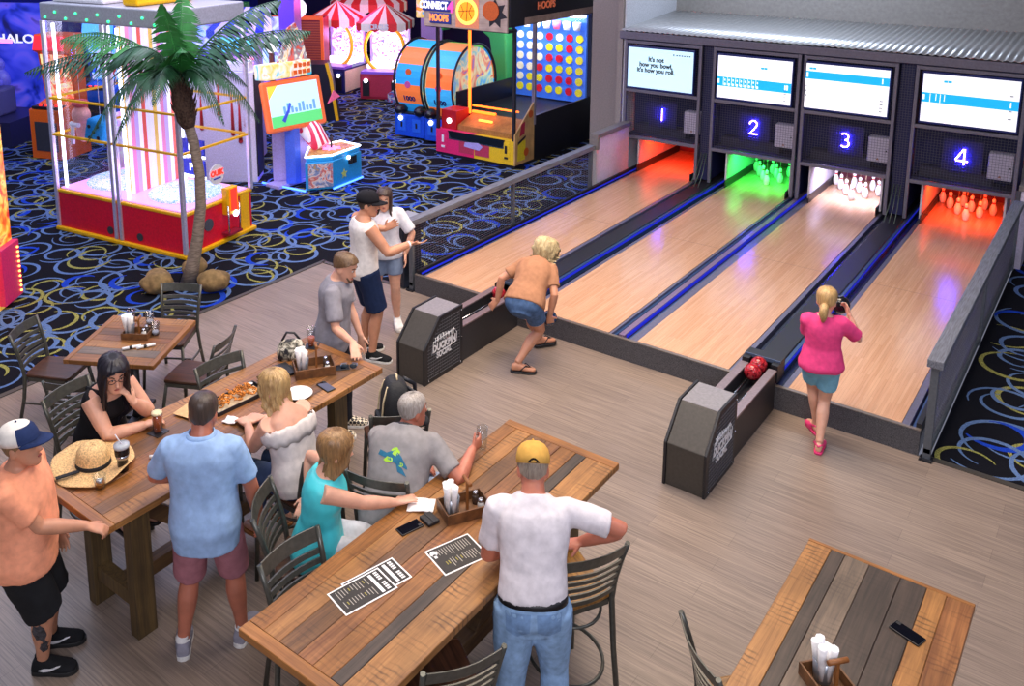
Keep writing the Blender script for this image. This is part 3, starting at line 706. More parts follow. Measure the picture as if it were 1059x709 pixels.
# ------------------------------------------------------------------ things on the tables
TZ = 1.0
AMB = mat('caddy_wood', '6a4526', .55, var=.2, scale=20); GAL = mat('galvanised_tin', 'a8aeb6', .35, .8)
def caddy(label, loc, rz, s=1.0, wood_m=AMB):
    t = thing('condiment_caddy', label, 'caddy', loc, rz, 'table caddies')
    mb = MB(); L, W, Hh = .135*s, .085*s, .065*s
    mb.bb(-L, L, -W, W, 0, .01); mb.bb(-L, L, -W, -W+.01, .01, Hh); mb.bb(-L, L, W-.01, W, .01, Hh); mb.bb(-L, -L+.01, -W+.01, W-.01, .01, Hh); mb.bb(L-.01, L, -W+.01, W-.01, .01, Hh)
    mb.build('box', wood_m, t, bevel=.002)
    mb = MB(); mb.bar((.02, 0, .01), (.02, 0, .19*s), .014, .014); mb.tube([(.02, -.05, .19*s), (.02, .05, .19*s)], .012, 8); mb.build('handle', mat('handle_wood', '8a5528', .5), t)
    c = thing('tin_cup', 'tin cup of rolled napkins standing in a caddy', 'cup', (0, 0, 0))
    mb = MB(); mb.lathe([(.040, .0), (.048, .11), (.045, .11), (.037, .006)], 18); mb.build('tin', GAL, c)
    for k in range(7):
        a = k*2.4; r = .012+.018*(k % 3)/2
        mb = MB(); p = V((r*math.cos(a), r*math.sin(a), .02)); q = V((r*1.9*math.cos(a), r*1.9*math.sin(a), .17+.02*(k % 3)))
        mb.tube([p, p.lerp(q, .6), q], [.014, .018, .021], 7); mb.build('napkin_roll', PAPER, c)
    M = Matrix.Translation(V(loc)) @ Matrix.Rotation(rz, 4, 'Z'); c.location = M @ V((-.075*s, .0, .0105)); c['group'] = 'napkin cups'
    for k, (x, y, m_) in enumerate([(.085, -.04, 'salt_clear'), (.085, .035, 'pepper_dark')]):
        sh = thing('shaker', ['salt shaker', 'pepper shaker'][k]+' in the caddy', 'shaker', M @ V((x*s, y*s, .0105)), 0, 'table shakers')
        mb = MB(); mb.lathe([(.019, 0), (.021, .04), (.016, .062)], 12); mb.build('jar', mat(m_, ['d8d4cc', '4a3c34'][k], .2), sh)
        mb = MB(); mb.lathe([(.017, .062), (.017, .075), (.010, .082)], 12); mb.build('cap', STEEL, sh)
    return t, c
LBL = {}
def caddy_at(where, loc, rz, s=1.0):
    t, c = caddy('wooden condiment caddy with napkins on '+where, loc, rz, s)
    c['label'] = 'tin cup of rolled white napkins in the caddy on '+where
    for o in bpy.data.objects:
        if o.get('category') == 'shaker' and o['label'].endswith('in the caddy'): o['label'] = o['label']+' on '+where
caddy_at('the cafe table', (-.37, -3.64, .766), R(35), .9)
caddy_at('the crowded food table', (1.68, -3.42, TZ), R(55), 1.15)
caddy_at('the menu table', (3.60, -4.05, TZ), R(60), 1.05)
caddy_at('the dark plank table', (5.68, -4.05, TZ), R(-40), 1.0)
def phone(label, loc, rz):
    t = thing('phone', label, 'phone', loc, rz, 'phones on tables')
    mb = MB(); mb.bb(-.038, .038, -.076, .076, 0, .010); mb.build('case', mat('phone_case', '121317', .4), t, bevel=.005)
    mb = MB(); mb.bb(-.034, .034, -.071, .071, .010, .0106); mb.build('glass_face', mat('phone_glass', '0a0c14', .08), t)
    mb = MB(); mb.bb(.012, .030, .045, .068, .0106, .013); mb.build('camera_bump', DARK, t, bevel=.002)
phone('black phone with a charger pack near the turquoise woman\'s hand', (3.44, -4.36, TZ), R(-15))
phone('black phone alone on the dark plank table', (5.87, -3.46, TZ), R(72))
phone('black phone at the near edge of the food table beside the plate', (1.92, -3.53, TZ), R(80))
phone('black phone behind the caddy on the food table', (1.80, -3.26, TZ), R(-40))
t = thing('wallet', 'small black wallet beside the phone on the menu table', 'wallet', (3.49, -4.24, TZ), R(-15)); mb = MB(); mb.bb(-.05, .05, -.04, .04, 0, .022); mb.build('cover', mat('wallet_leather', '19181b', .55), t, bevel=.006); mb = MB(); mb.bb(-.05, .05, -.006, .006, .022, .025); mb.build('strap', DARK, t)
def napkin(label, loc, rz, sx=.08, sy=.06, g='loose napkins'):
    mb = MB(); n = 8; vs = []
    for j in range(n+1):
        for i in range(n+1):
            x = -sx+2*sx*i/n; y = -sy+2*sy*j/n; vs.append((x, y, .006+.012*noise.noise(V((x*22+loc[0]*9, y*22, loc[1]*3)))+.008))
    mb.add(vs, [(j*(n+1)+i, j*(n+1)+i+1, (j+1)*(n+1)+i+1, (j+1)*(n+1)+i) for j in range(n) for i in range(n)], 0, True)
    o = mb.build('paper_napkin', PAPER, None, loc, rz); sd = o.modifiers.new('Solidify', 'SOLIDIFY'); sd.thickness = .006; tag(o, label, 'napkin', g)
napkin('white napkin under the hand of the turquoise woman', (3.37, -4.17, TZ), R(30))
napkin('crumpled white napkin at the food tray beside the man in blue', (1.73, -4.27, TZ), R(20), .05, .04)
napkin('white napkin left of the man in blue on the food table', (1.66, -4.64, TZ), R(50), .09, .05)
def menu(label, loc, rz, w, h, bars):
    t = thing('menu_sheet', label, 'menu', loc, rz, 'menus on the table')
    mb = MB(); mb.bb(-w/2, w/2, -h/2, h/2, 0, .0015); mb.build('paper', PAPER, t)
    mb = MB(); mb.bb(-w/2+.009, w/2-.009, -h/2+.009, h/2-.009, .0015, .0019); mb.build('dark_print', mat('menu_black', '2a2624', .6), t)
    A = mat('menu_text', 'b0aaa0', .7); B = PAPER; G = mat('menu_gold', '9a9040', .7)
    mb = MB(); mg = MB(); rn = random.Random(int(w*1000)+int(loc[1]*100)); z0, z1 = .0019, .0023
    for c in (-1, 1):
        for k in range(11 if bars else 13):
            y = (h*.16 if bars else h*.36)-k*h*.055
            if rn.random() < .18: mg.bb(c*w*.21-w*.12, c*w*.21+.0, y, y+.006, z0, z1); continue
            mb.bb(c*w*.21-w*.17, c*w*.21-w*.17+w*rn.uniform(.18, .33), y, y+.004, z0, z1)
    mb.build('text_lines', A, t); mg.build('dish_headings', G, t)
    mb = MB()
    if bars:
        mb.bb(-w/2+.02, w/2-.02, h*.24, h*.30, z0, z1)
        for k in range(9):
            if k != 4: mb.bb(-w*.40+k*w*.09, -w*.40+k*w*.09+w*.06, h*.35, h*.42, z0, z1)
    else:
        mb.lathe([(.022, z0), (.022, z1)], 14, (-w*.30, -h*.38, 0)); mb.bb(-w*.27, -w*.12, -h*.42, -h*.36, z0, z1)
    mb.build('heading', B, t)
menu('dark menu sheet with a white bar, lying on another at the left', (3.567, -4.895, TZ+.003), R(-14), .19, .32, True)
menu('dark menu sheet half hidden under the one with the white bar', (3.572, -4.79, TZ), R(-14), .19, .33, True)
menu('dark menu sheet lying alone beside the man in the white shirt', (3.785, -4.365, TZ), R(-20), .22, .29, False)
GL = glass('drink_glass', 'f4f8fb'); GP = glass('plastic_cup', 'eef0f4', .3, .2)
BEER = mat('amber_beer', 'b04a18', .15, var=.1, scale=8, emit=.12); COLA = mat('dark_drink', '4a1c14', .15); ICE = mat('ice_clear', 'd6dade', .2)  # faint glow put into the beer to lift it out of shade
def pint(label, loc, liq, fill, h=.15, r=.038, m=GL, group='drinking glasses', foam=False):
    t = thing('drinking_glass', label, 'glass', loc, 0, group)
    mb = MB(); mb.lathe([(r*.78, 0), (r, h), (r-.003, h), (r*.78-.003, .008)], 20); mb.build('glass', m, t)
    if liq:
        mb = MB(); mb.lathe([(r*.78-.004, .0085), (r*.78-.004+(r*.22)*fill, h*fill)], 20); mb.build('drink', liq, t)
    if foam:
        mb = MB(); mb.lathe([(r*.94, h*fill), (r*.95, h*fill+.012), (r*.5, h*fill+.014)], 20); mb.build('foam', mat('beer_foam', 'e6cfa4', .7), t)
    return t
def coaster(label, loc, rz):
    mb = MB(); mb.bb(-.055, .055, -.055, .055, 0, .005); tag(mb.build('coaster', DARK, None, loc, rz, bevel=.004), label, 'coaster', 'black coasters')
coaster('black coaster under the beer of the black haired woman', (1.44, -4.665, TZ), R(10)); pint('full amber beer glass in front of the black haired woman', (1.44, -4.665, TZ+.0055), BEER, .9, .15, .04, foam=True)
coaster('black coaster under the half full beer at the far end of the food table', (1.36, -3.14, TZ), R(30)); pint('half full amber beer glass at the far end of the food table', (1.36, -3.14, TZ+.0055), BEER, .5, .16)
pint('empty clear glass held by the grey haired man', (3.31, -3.46, TZ), None, 0, .16)
pint('half full dark drink glass at the back of the cafe table', (-.62, -3.53, .766), COLA, .55, .15)
pint('clear plastic water cup at the far side of the cafe caddy', (-.50, -3.42, .766), ICE, .3, .115, .042, GP)
pint('clear plastic water cup at the near side of the cafe caddy', (-.27, -3.52, .766), ICE, .3, .115, .042, GP)
t = pint('short whiskey glass with ice and amber liquor by the straw hat', (1.68, -5.25, TZ), mat('whiskey', 'a8641c', .15), .45, .085, .040)
mb = MB()
for k in range(4): mb.bb(-.018+.018*(k % 2), -.002+.018*(k % 2), -.016+.016*(k//2), 0+.016*(k//2), .040, .054, M=Matrix.Rotation(.3*k, 4, 'Z'))
mb.build('ice_cubes', ICE, t)
t = thing('tumbler', 'black travel tumbler with clear lid and straw behind the straw hat', 'tumbler', (1.635, -5.06, TZ))
mb = MB(); mb.lathe([(.032, 0), (.034, .08), (.046, .12), (.047, .17), (.044, .175), (.044, .165)], 22); mb.build('body', mat('tumbler_black', '111217', .2), t)
mb = MB(); mb.lathe([(.049, .165), (.050, .172), (.049, .185), (.02, .19)], 22); mb.build('lid', mat('lid_clear', 'aab0b8', .15), t)
mb = MB(); mb.tube([(.01, 0, .18), (-.03, -.02, .25)], .004, 6); mb.build('straw', WHITE, t)
mb = MB(); mb.lathe([(.036, .085), (.0455, .118)], 22); mb.build('steel_band', STEEL, t)
# straw hat
t = thing('straw_hat', 'wide brimmed straw hat with black band on the near end of the food table', 'hat', (1.44, -5.15, TZ))
STRAW = mat('straw', 'd9b27c', .8, var=.18, scale=90, bump=.4)
mb = MB(); rings = []
for r, z in [(.27, .03), (.24, .022), (.19, .012), (.14, .012), (.115, .02), (.108, .06), (.100, .105), (.08, .135), (.045, .148), (.004, .150)]:
    ring = []
    for k in range(40):
        a = 2*PI*k/40; wv = .022*math.sin(2*a+.6)*max(0, (r-.13)/.14)+.012*math.sin(5*a)*max(0, (r-.15)/.12)
        ring.append((r*1.0*math.cos(a), r*math.sin(a)*.92, max(.003, z+wv)))
    rings.append(ring)
mb.loft(rings, 0, cap=False); o = mb.build('hat_body', STRAW, t); sd = o.modifiers.new('Solidify', 'SOLIDIFY'); sd.thickness = .004
mb = MB(); rings = [[(r*math.cos(2*PI*k/40), r*.92*math.sin(2*PI*k/40), z) for k in range(40)] for r, z in ((.119, .020), (.1145, .05))]
mb.loft(rings, 0, cap=False); o = mb.build('hat_band', mat('band_black', '15151a', .8), t); sd = o.modifiers.new('Solidify', 'SOLIDIFY'); sd.thickness = .003
mb = MB(); mb.bar((.02, -.11, .028), (-.02, -.245, .032), .03, .006); mb.build('band_tail', MATS['band_black'], t)
# food
t = thing('food_tray', 'long black tray of curly fries on the food table', 'tray', (1.53, -4.06, TZ), R(-4))
mb = MB(); mb.bb(-.10, .10, -.22, .22, 0, .006); mb.bb(-.10, -.094, -.22, .22, .006, .03); mb.bb(.094, .10, -.22, .22, .006, .03); mb.bb(-.094, .094, -.22, -.214, .006, .03); mb.bb(-.094, .094, .214, .22, .006, .03); mb.build('tray', DARK, t)
mb = MB(); mb.bb(-.085, .085, -.20, .20, .006, .009); mb.build('liner', mat('liner_paper', 'd8c4a0', .8), t)
rn = random.Random(5); mb = MB()
for k in range(60):
    x, y = rn.uniform(-.065, .065), rn.uniform(-.18, .15); z = .022+rn.uniform(0, .035); r = rn.uniform(.012, .02); a = rn.uniform(0, 6.28); tl = rn.uniform(-.8, .8)
    pts = [(x+r*math.cos(a+u*.7), y+r*math.sin(a+u*.7)*math.cos(tl), z+r*.5*math.sin(a+u*.7)*math.sin(tl)+u*.002) for u in range(7)]
    mb.tube(pts, .0055, 5)
o = tag(mb.build('curly_fries', mat('fries', 'c87a22', .6, var=.35, scale=60), None, (1.53, -4.06, TZ+.001), R(-4)), 'heap of golden curly fries in the long black tray', 'fries'); o['kind'] = 'stuff'
def dip(label, loc, c):
    t = thing('dip_cup', label, 'dip cup', loc, 0, 'dip cups in the tray'); mb = MB(); mb.lathe([(.022, 0), (.028, .03), (.026, .03), (.02, .005)], 14); mb.build('cup', DARK, t); mb = MB(); mb.lathe([(.0205, .0055), (.0245, .025)], 14); mb.build('sauce', c, t)
dip('black dip cup of white sauce at the far left tray corner', (1.475, -3.885, TZ+.0095), PAPER); dip('black dip cup of red sauce at the far right tray corner', (1.60, -3.885, TZ+.0095), mat('ketchup', '8a2a14', .3))
t = thing('food_basket', 'black tray lined with brown paper and a few fries beside the man in blue', 'tray', (1.43, -4.35, TZ), R(12))
mb = MB(); mb.bb(-.10, .10, -.09, .09, 0, .012); mb.build('tray', DARK, t, bevel=.004)
mb = MB(); mb.bb(-.115, .10, -.10, .085, .013, .016); mb.build('liner', mat('kraft_paper', 'd2aa78', .8), t)
mb = MB()
for k in range(8): x, y = .03+.03*math.cos(k), .02*math.sin(k*2.1); mb.tube([(x+.012*math.cos(u), y+.012*math.sin(u), .022+.003*(k % 3)) for u in range(5)], .005, 5)
mb.build('fries', MATS['fries'], t)
t = thing('plate', 'white plate behind the blond woman', 'plate', (1.84, -3.73, TZ)); mb = MB(); mb.lathe([(.05, 0), (.085, .010), (.10, .016), (.099, .019), (.08, .013), (.05, .006), (.003, .005)], 30); mb.build('dish', WHITE, t); mb = MB(); mb.lathe([(.1005, .0155), (.102, .018), (.1, .0195)], 30); mb.build('rim', PAPER, t)
def roll(label, loc, rz):
    t = thing('cutlery_roll', label, 'cutlery', loc, rz, 'rolled cutlery'); mb = MB(); mb.tube([(-.08, 0, .014), (.0, 0, .015), (.08, 0, .014)], [.012, .014, .012], 10); mb.build('napkin_wrap', PAPER, t); mb = MB(); mb.tube([(-.02, 0, .0145), (.005, 0, .0145)], .0148, 10); mb.build('band', DARK, t)
roll('rolled cutlery on the cafe table, left one of the pair', (-.20, -3.81, .766), R(62)); roll('rolled cutlery on the cafe table, right one of the pair', (-.12, -3.72, .766), R(66))
roll('rolled cutlery left of the man in blue on the food table', (1.72, -4.83, TZ), R(40))
t = thing('sunglasses', 'folded sunglasses on the far end of the food table', 'sunglasses', (1.86, -3.22, TZ), R(40))
for s in (-1, 1):
    mb = MB(); mb.ball((s*.033, 0, .022), (.028, .006, .020), nu=12, nv=8); mb.build('lens', mat('lens_dark', '30404c', .06), t)
    mb = MB(); mb.tube([(s*.062, 0, .026), (s*.06, .06, .014), (s*.02, .075, .010)], .003, 5); mb.build('temple', mat('temple_blue', '5c7aa0', .3), t)
mb = MB(); mb.tube([(-.01, 0, .028), (.01, 0, .028)], .003, 5); mb.build('bridge', BLACK, t)
t = thing('purse', 'black and cream patterned purse beside the caddy on the food table', 'purse', (1.37, -3.37, TZ), R(50))
mb = MB(); rings = []
for z, w, d in [(0, .10, .055), (.03, .115, .065), (.09, .11, .055), (.14, .085, .03), (.155, .07, .015)]: rings.append([(w*math.copysign(abs(math.cos(2*PI*k/20))**.6, math.cos(2*PI*k/20)), d*math.copysign(abs(math.sin(2*PI*k/20))**.6, math.sin(2*PI*k/20)), z) for k in range(20)])
mb.loft(rings); mb.build('bag', artwork('camo_print', ['15151a', '1c1c22', '8f8a78', 'e8e2d0', '16161a'], 16, 0, .7), t)
mb = MB(); mb.tube([(-.07, 0, .15), (-.03, .02, .21), (.03, .02, .20), (.07, 0, .15)], .010, 7); mb.build('strap', DARK, t)
t = thing('clutch', 'flat black pouch in front of the purse on the food table', 'pouch', (1.49, -3.55, TZ), R(75)); mb = MB(); mb.bb(-.06, .06, -.10, .10, 0, .02); mb.build('cover', DARK, t, bevel=.006); mb = MB(); mb.bb(.045, .062, -.02, .02, .005, .022); mb.build('clasp', BLACK, t)
# backpack on its stool
t = thing('backpack', 'black backpack with cream trim standing on a stool behind the grey haired man', 'backpack', (2.51, -3.40, .745), R(-38))
mb = MB(); rings = []
for z, w, d, o_ in [(0, .15, .10, 0), (.04, .165, .115, 0), (.2, .165, .12, .005), (.34, .15, .105, .0), (.43, .11, .075, -.01), (.47, .06, .04, -.015)]: rings.append([(w*math.copysign(abs(math.cos(2*PI*k/24))**.55, math.cos(2*PI*k/24)), o_+d*math.copysign(abs(math.sin(2*PI*k/24))**.55, math.sin(2*PI*k/24)), z) for k in range(24)])
mb.loft(rings); mb.build('bag', mat('nylon_black', '17181c', .7, bump=.3, scale=60), t)
CRM = mat('cream_trim', 'cbb893', .7)
for s in (-1, 1):
    mb = MB(); mb.tube([(s*.075, -.115, .03), (s*.08, -.125, .2), (s*.075, -.11, .34), (s*.055, -.075, .44)], .007, 6); mb.build('trim', CRM, t)
    mb = MB(); mb.tube([(s*.07, .06, .43), (s*.085, .15, .36), (s*.09, .16, .2), (s*.09, .11, .06)], .016, 6, flat=.5); mb.build('shoulder_strap', BLACK, t)
mb = MB(); mb.bb(-.10, .10, -.15, -.10, .03, .20); mb.build('front_pocket', MATS['nylon_black'], t, bevel=.02)
mb = MB(); mb.bb(-.175, -.158, -.06, .02, .06, .24); mb.build('side_patch', artwork('patch_print', ['1a1a20', 'b8a040', '3a4a80', 'd8d4c8'], 20), t, bevel=.004)
mb = MB(); mb.tube([(-.03, .0, .46), (0, 0, .50), (.03, 0, .46)], .008, 6); mb.build('grab_loop', CRM, t)
# ------------------------------------------------------------------ people
Z = V((0, 0, 1))
def sst(x): x = min(1, max(0, x)); return x*x*(3-2*x)
def ring(c, X, Y, hw, hf, hb, n=20, p=2.3):
    out = []
    for k in range(n):
        a = 2*PI*k/n; ca, sa = math.cos(a), math.sin(a)
        x = math.copysign(abs(ca)**(2/p), ca)*hw; y = math.copysign(abs(sa)**(2/p), sa)*(hf if sa > 0 else hb)
        out.append(c+X*x+Y*y)
    return out
def ik(a, t, l1, l2, pole):
    d = t-a; L = d.length
    if L > (l1+l2)*.995: t = a+d*((l1+l2)*.995/L); d = t-a; L = d.length
    u = d/L; x = (l1*l1-l2*l2+L*L)/(2*L); h = math.sqrt(max(0, l1*l1-x*x))
    p = V(pole); p = p-u*p.dot(u)
    if p.length < 1e-5: p = Z-u*u.z
    return a+u*x+p.normalized()*h, t
class Sk: pass
def skeleton(s):
    """joints of a posed figure in world space; s is the pose"""
    k = s['h']/1.75; f = R(s['face']); S = Sk(); S.k = k; fem = s.get('fem', 0)
    F0 = V((math.cos(f), math.sin(f), 0)); R0 = V((F0.y, -F0.x, 0)); S.F, S.R = F0, R0
    P = V(s['pelvis']); lean = R(s.get('lean', 0)); side = R(s.get('side', 0)); tw = R(s.get('twist', 0)); pl = s.get('plean', .45)
    def fr(t):
        q = sst(t/(.5*k)); a = lean*(pl+(1-pl)*q); b = side*(.3+.7*q); w = tw*q
        U = (Z*math.cos(a)*math.cos(b)+F0*math.sin(a)+R0*math.sin(b)).normalized()
        Rx = R0*math.cos(w)+F0*math.sin(w)*-1; X = (Rx-U*Rx.dot(U)).normalized(); Y = U.cross(X); return U, X, Y
    ts = [-.14*k+.01*k*i for i in range(85)]; pos = {}; i0 = 14; c = P.copy(); pos[i0] = c.copy()
    for i in range(i0, 84): c = c+fr(ts[i])[0]*.01*k; pos[i+1] = c.copy()
    c = P.copy()
    for i in range(i0, 0, -1): c = c-fr(ts[i])[0]*.01*k; pos[i-1] = c.copy()
    def at(t):
        x = (t/k+.14)/.01; i = max(0, min(83, int(x))); return pos[i].lerp(pos[i+1], x-i)
    S.at = lambda t: at(t*k); S.fr = lambda t: fr(t*k)
    sw = s.get('sw', .155 if fem else .180)*k
    U, X, Y = fr(.47*k)
    S.sh = {1: at(.455*k)+X*sw, -1: at(.455*k)-X*sw}
    hw = (.088 if not fem else .09)*k; U, X, Y = fr(0); S.hip = {1: P+X*hw, -1: P-X*hw}; S.P = P
    S.el, S.wr, S.hd, S.pn = {}, {}, {}, {}
    for sd, nm in ((1, 'R'), (-1, 'L')):
        a = s['arm'+nm]; el, wr = ik(S.sh[sd], V(a[0]), .285*k, .255*k, a[1]); S.el[sd], S.wr[sd] = el, wr
        S.hd[sd] = V(a[2]).normalized() if len(a) > 2 and a[2] else (wr-el).normalized()
        S.pn[sd] = V(a[3]) if len(a) > 3 and a[3] else -X*sd
    S.kn, S.an, S.toe = {}, {}, {}
    for sd, nm in ((1, 'R'), (-1, 'L')):
        l = s['leg'+nm]; S.kn[sd], S.an[sd] = ik(S.hip[sd], V(l[0]), .43*k, .42*k, l[1] if len(l) > 1 and l[1] else F0)
        S.toe[sd] = (V((math.cos(R(l[2])), math.sin(R(l[2])), 0)) if len(l) > 2 else F0)
    # head
    hy = R(s['face']+s.get('hyaw', 0)); hp = R(s.get('hpitch', 0)); hr = R(s.get('hroll', 0))
    HF = V((math.cos(hy)*math.cos(hp), math.sin(hy)*math.cos(hp), -math.sin(hp))); HR = V((math.sin(hy), -math.cos(hy), 0)); HU = HR.cross(HF)
    HR, HU = HR*math.cos(hr)-HU*math.sin(hr), HU*math.cos(hr)+HR*math.sin(hr)
    hs = s.get('hs', 1.05)*(k**.6); S.hs = hs; nb = at(.53*k); U = fr(.53*k)[0]
    S.nb = nb; S.hc = nb+U*.036*hs+HU*.078*hs+HF*.030*hs; S.HF, S.HR, S.HU = HF, HR, HU
    return S
HEADT = [(-.120, .016, .078, -.045), (-.112, .034, .090, -.015), (-.092, .050, .094, .02), (-.06, .060, .091, .055), (-.025, .067, .090, .082), (.02, .073, .094, .098), (.055, .075, .092, .103), (.085, .066, .078, .09), (.105, .047, .055, .066), (.119, .016, .02, .025)]
HT = np.array(HEADT)
def headpt(S, z, az, off=0.0):
    """point of the head surface; az 0 = face, + = right side"""
    w, f, b = (float(np.interp(z, HT[:, 0], HT[:, i])) for i in (1, 2, 3)); cy = (f-b)/2; ry = (f+b)/2
    return S.hc+S.HU*(z*S.hs)+S.HR*((w+off)*math.sin(az)*S.hs)+S.HF*((cy+(ry+off)*math.cos(az))*S.hs)
def limb(mb, pts, rs, n=14, flat=None):
    P = [V(p) for p in pts]; out = []; rr = []
    for i in range(len(P)-1):
        for j in range(3): out.append(P[i].lerp(P[i+1], j/3)); rr.append(rs[i]+(rs[i+1]-rs[i])*sst(j/3))
    out.append(P[-1]); rr.append(rs[-1]); mb.tube(out, rr, n)
def hand(mb, S, sd, curl, k):
    w, a, n = S.wr[sd], S.hd[sd], S.pn[sd]; n = (n-a*n.dot(a)).normalized(); s = a.cross(n)*sd
    q = k*1.02
    mb.loft([ring(w+a*d*q, s, n, hw*q, th*q, th*q, 12, 2.4) for d, hw, th in ((-.02, .027, .020), (.02, .033, .017), (.055, .041, .015), (.088, .041, .0125), (.098, .036, .009))])
    for off, ln in ((.031, .066), (.0105, .076), (-.0105, .070), (-.031, .055)):
        d = (a+s*off*4.5).normalized(); p = w+(a*.088+s*off)*q; pts = [p]; ang = 0
        for j, fr_ in enumerate((.45, .32, .23)):
            ang += curl*(.5, 1.1, .8)[j]; dd = d*math.cos(ang)+n*math.sin(ang); p = p+dd*ln*fr_*q; pts.append(p)
        mb.tube(pts, [.0092*q, .0086*q, .0078*q, .0062*q], 8)
    p = w+(a*.022+s*.028)*q; d = (a*.62+s*.75+n*.25).normalized(); p2 = p+d*.040*q; p3 = p2+(d*.7+a*.5+n*.2).normalized()*.032*q
    mb.tube([p, p2, p3], [.0135*q, .0105*q, .0075*q], 8)
def torso_table(s, off=0.0, cloth=False):
    fem = s.get('fem', 0); b = s.get('belly', 0); w = s.get('bulk', 1.0)
    if fem: T = [(-.12, .085, .06, .07), (-.07, .155, .10, .115), (0, .178, .115, .135), (.09, .165, .112, .115), (.19, .138, .105+b*.6, .095), (.29, .142, .11+b*.3, .10), (.36, .152, .138, .105), (.42, .150, .115, .10), (.465, .140, .085, .085), (.50, .095, .06, .07), (.535, .058, .052, .058)]
    else: T = [(-.12, .085, .06, .07), (-.07, .15, .10, .115), (0, .168, .115, .135), (.09, .165, .118+b*.6, .115), (.19, .158, .118+b, .105), (.29, .165, .122+b*.6, .108), (.38, .178, .128+b*.2, .116), (.43, .178, .118, .112), (.475, .162, .085, .092), (.508, .105, .062, .078), (.54, .064, .058, .064)]
    return [(t, hw*w+off, hf*(w if w > 1 else 1)+off, hb*(w if w > 1 else 1)+off) for t, hw, hf, hb in T]
def torso(mb, S, T, n=24):
    a = np.array(T); ts = np.linspace(a[0, 0], a[-1, 0], 34); rings = []
    for t in ts:
        hw, hf, hb = (float(np.interp(t, a[:, 0], a[:, i])) for i in (1, 2, 3)); U, X, Y = S.fr(t); rings.append(ring(S.at(t), X, Y, hw*S.k, hf*S.k, hb*S.k, n))
    mb.loft(rings)
def arm_r(s): w = s.get('armw', 1.0)*(.9 if s.get('fem') else 1); return [.060*w, .053*w, .043*w, .045*w, .036*w, .028*w]
def leg_r(s): w = s.get('legw', 1.0); return [.094*w, .086*w, .060*w, .058*w, .062*w, .039*w, .037*w]
def armpts(S, sd): a, e, w = S.sh[sd], S.el[sd], S.wr[sd]; return [a, a.lerp(e, .5), e, e.lerp(w, .28), e.lerp(w, .7), w]
def legpts(S, sd): a, e, w = S.hip[sd], S.kn[sd], S.an[sd]; back = -S.toe[sd]*.012; return [a, a.lerp(e, .45), e, e.lerp(w, .14), e.lerp(w, .32)+back, e.lerp(w, .85), w]
def foot(mb, S, sd, off=0.0, k=1, z0=None):
    an, d = S.an[sd], S.toe[sd]; r = V((d.y, -d.x, 0)); b = an.z-.085*k if z0 is None else z0
    rings = []
    for x, hw, h in ((-.062, .018, .045), (-.055, .030, .07), (-.02, .034, .088), (.04, .037, .08), (.10, .044, .055), (.15, .043, .042), (.182, .030, .034), (.192, .014, .026)):
        hh = h*k+off; c = V((an.x, an.y, b+hh/2))+d*x*k*(1+off*2); rings.append(ring(c, r, Z, hw*k+off, hh/2, hh/2, 14, 2.6))
    mb.loft(rings); return b
def make_person(label, s, skin, hair=None, loc=None):
    S = skeleton(s); k = S.k; base = V((S.P.x, S.P.y, 0)) if loc is None else V(loc)
    t = thing('person', label, 'person', base, 0)
    S.t = t; S.base = base; S.s = s
    mb = MB(); torso(mb, S, torso_table(s, -.004))
    nb = S.nb; hb = S.hc-S.HU*.07*S.hs-S.HF*.012*S.hs; nr = .054 if s.get('fem') else .063
    limb(mb, [S.at(.49), nb, hb, hb+S.HU*.05*S.hs], [nr*1.25*k, nr*k, nr*.95*k, nr*.9*k])
    h = S.hs
    mb.loft([[headpt(S, z, 2*PI*i/24) for i in range(24)] for z in np.linspace(-.120, .119, 26)])
    mb.tube([headpt(S, .018, 0, -.008), headpt(S, -.01, 0, .004), headpt(S, -.034, 0, .016), headpt(S, -.044, 0, .004)], [.007*h, .010*h, .0145*h, .008*h], 8)
    for sd in (-1, 1):
        M3 = Matrix((S.HR, S.HF, S.HU)).transposed()
        mb.ball(headpt(S, -.012, sd*PI*.54, .004), (.010*h, .020*h, .033*h), nu=10, nv=8, M=M3)
        limb(mb, armpts(S, sd), [x*k for x in arm_r(s)]); hand(mb, S, sd, s.get('curl'+('R' if sd > 0 else 'L'), .35), k)
        limb(mb, legpts(S, sd), [x*k for x in leg_r(s)]); foot(mb, S, sd, 0, k)
    me = baked(mb, s.get('vox', .0075), 2, .5); me.transform(Matrix.Translation(-base)); o = link(me, 'body', skin, t)
    # face
    def child(mb, name, m): me = mb.mesh(name); me.transform(Matrix.Translation(-base)); return link(me, name, m, t)
    S.child = child
    if s.get('face_on', 1):
        for sd in (-1, 1):
            az = sd*.40; M3 = Matrix((S.HR, S.HF, S.HU)).transposed()
            mb = MB(); mb.ball(headpt(S, .012, az, -.006), (.013*h, .010*h, .0085*h), nu=12, nv=8, M=M3); e = child(mb, 'eye', mat('eye_white', 'e6e0da', .3))
            mb = MB(); mb.ball(headpt(S, .012, az*.98, .0025), (.0055*h, .003*h, .0058*h), nu=10, nv=6, M=M3); p = child(mb, 'pupil', mat('pupil', '2a1c14', .2)); p.parent = e
            mb = MB(); mb.tube([headpt(S, .032, sd*.20, .003), headpt(S, .039, sd*.40, .004), headpt(S, .034, sd*.62, .003)], [.003*h, .0042*h, .0025*h], 6); child(mb, 'eyebrow', s.get('brow', mat('brow', '4a3424', .8)))
        mb = MB(); mb.tube([headpt(S, -.068, -.27, .001), headpt(S, -.066, -.1, .004), headpt(S, -.066, .1, .004), headpt(S, -.068, .27, .001)], [.003*h, .0062*h, .0062*h, .003*h], 8); child(mb, 'mouth', mat('lips', 'a8584e', .4))
    return S
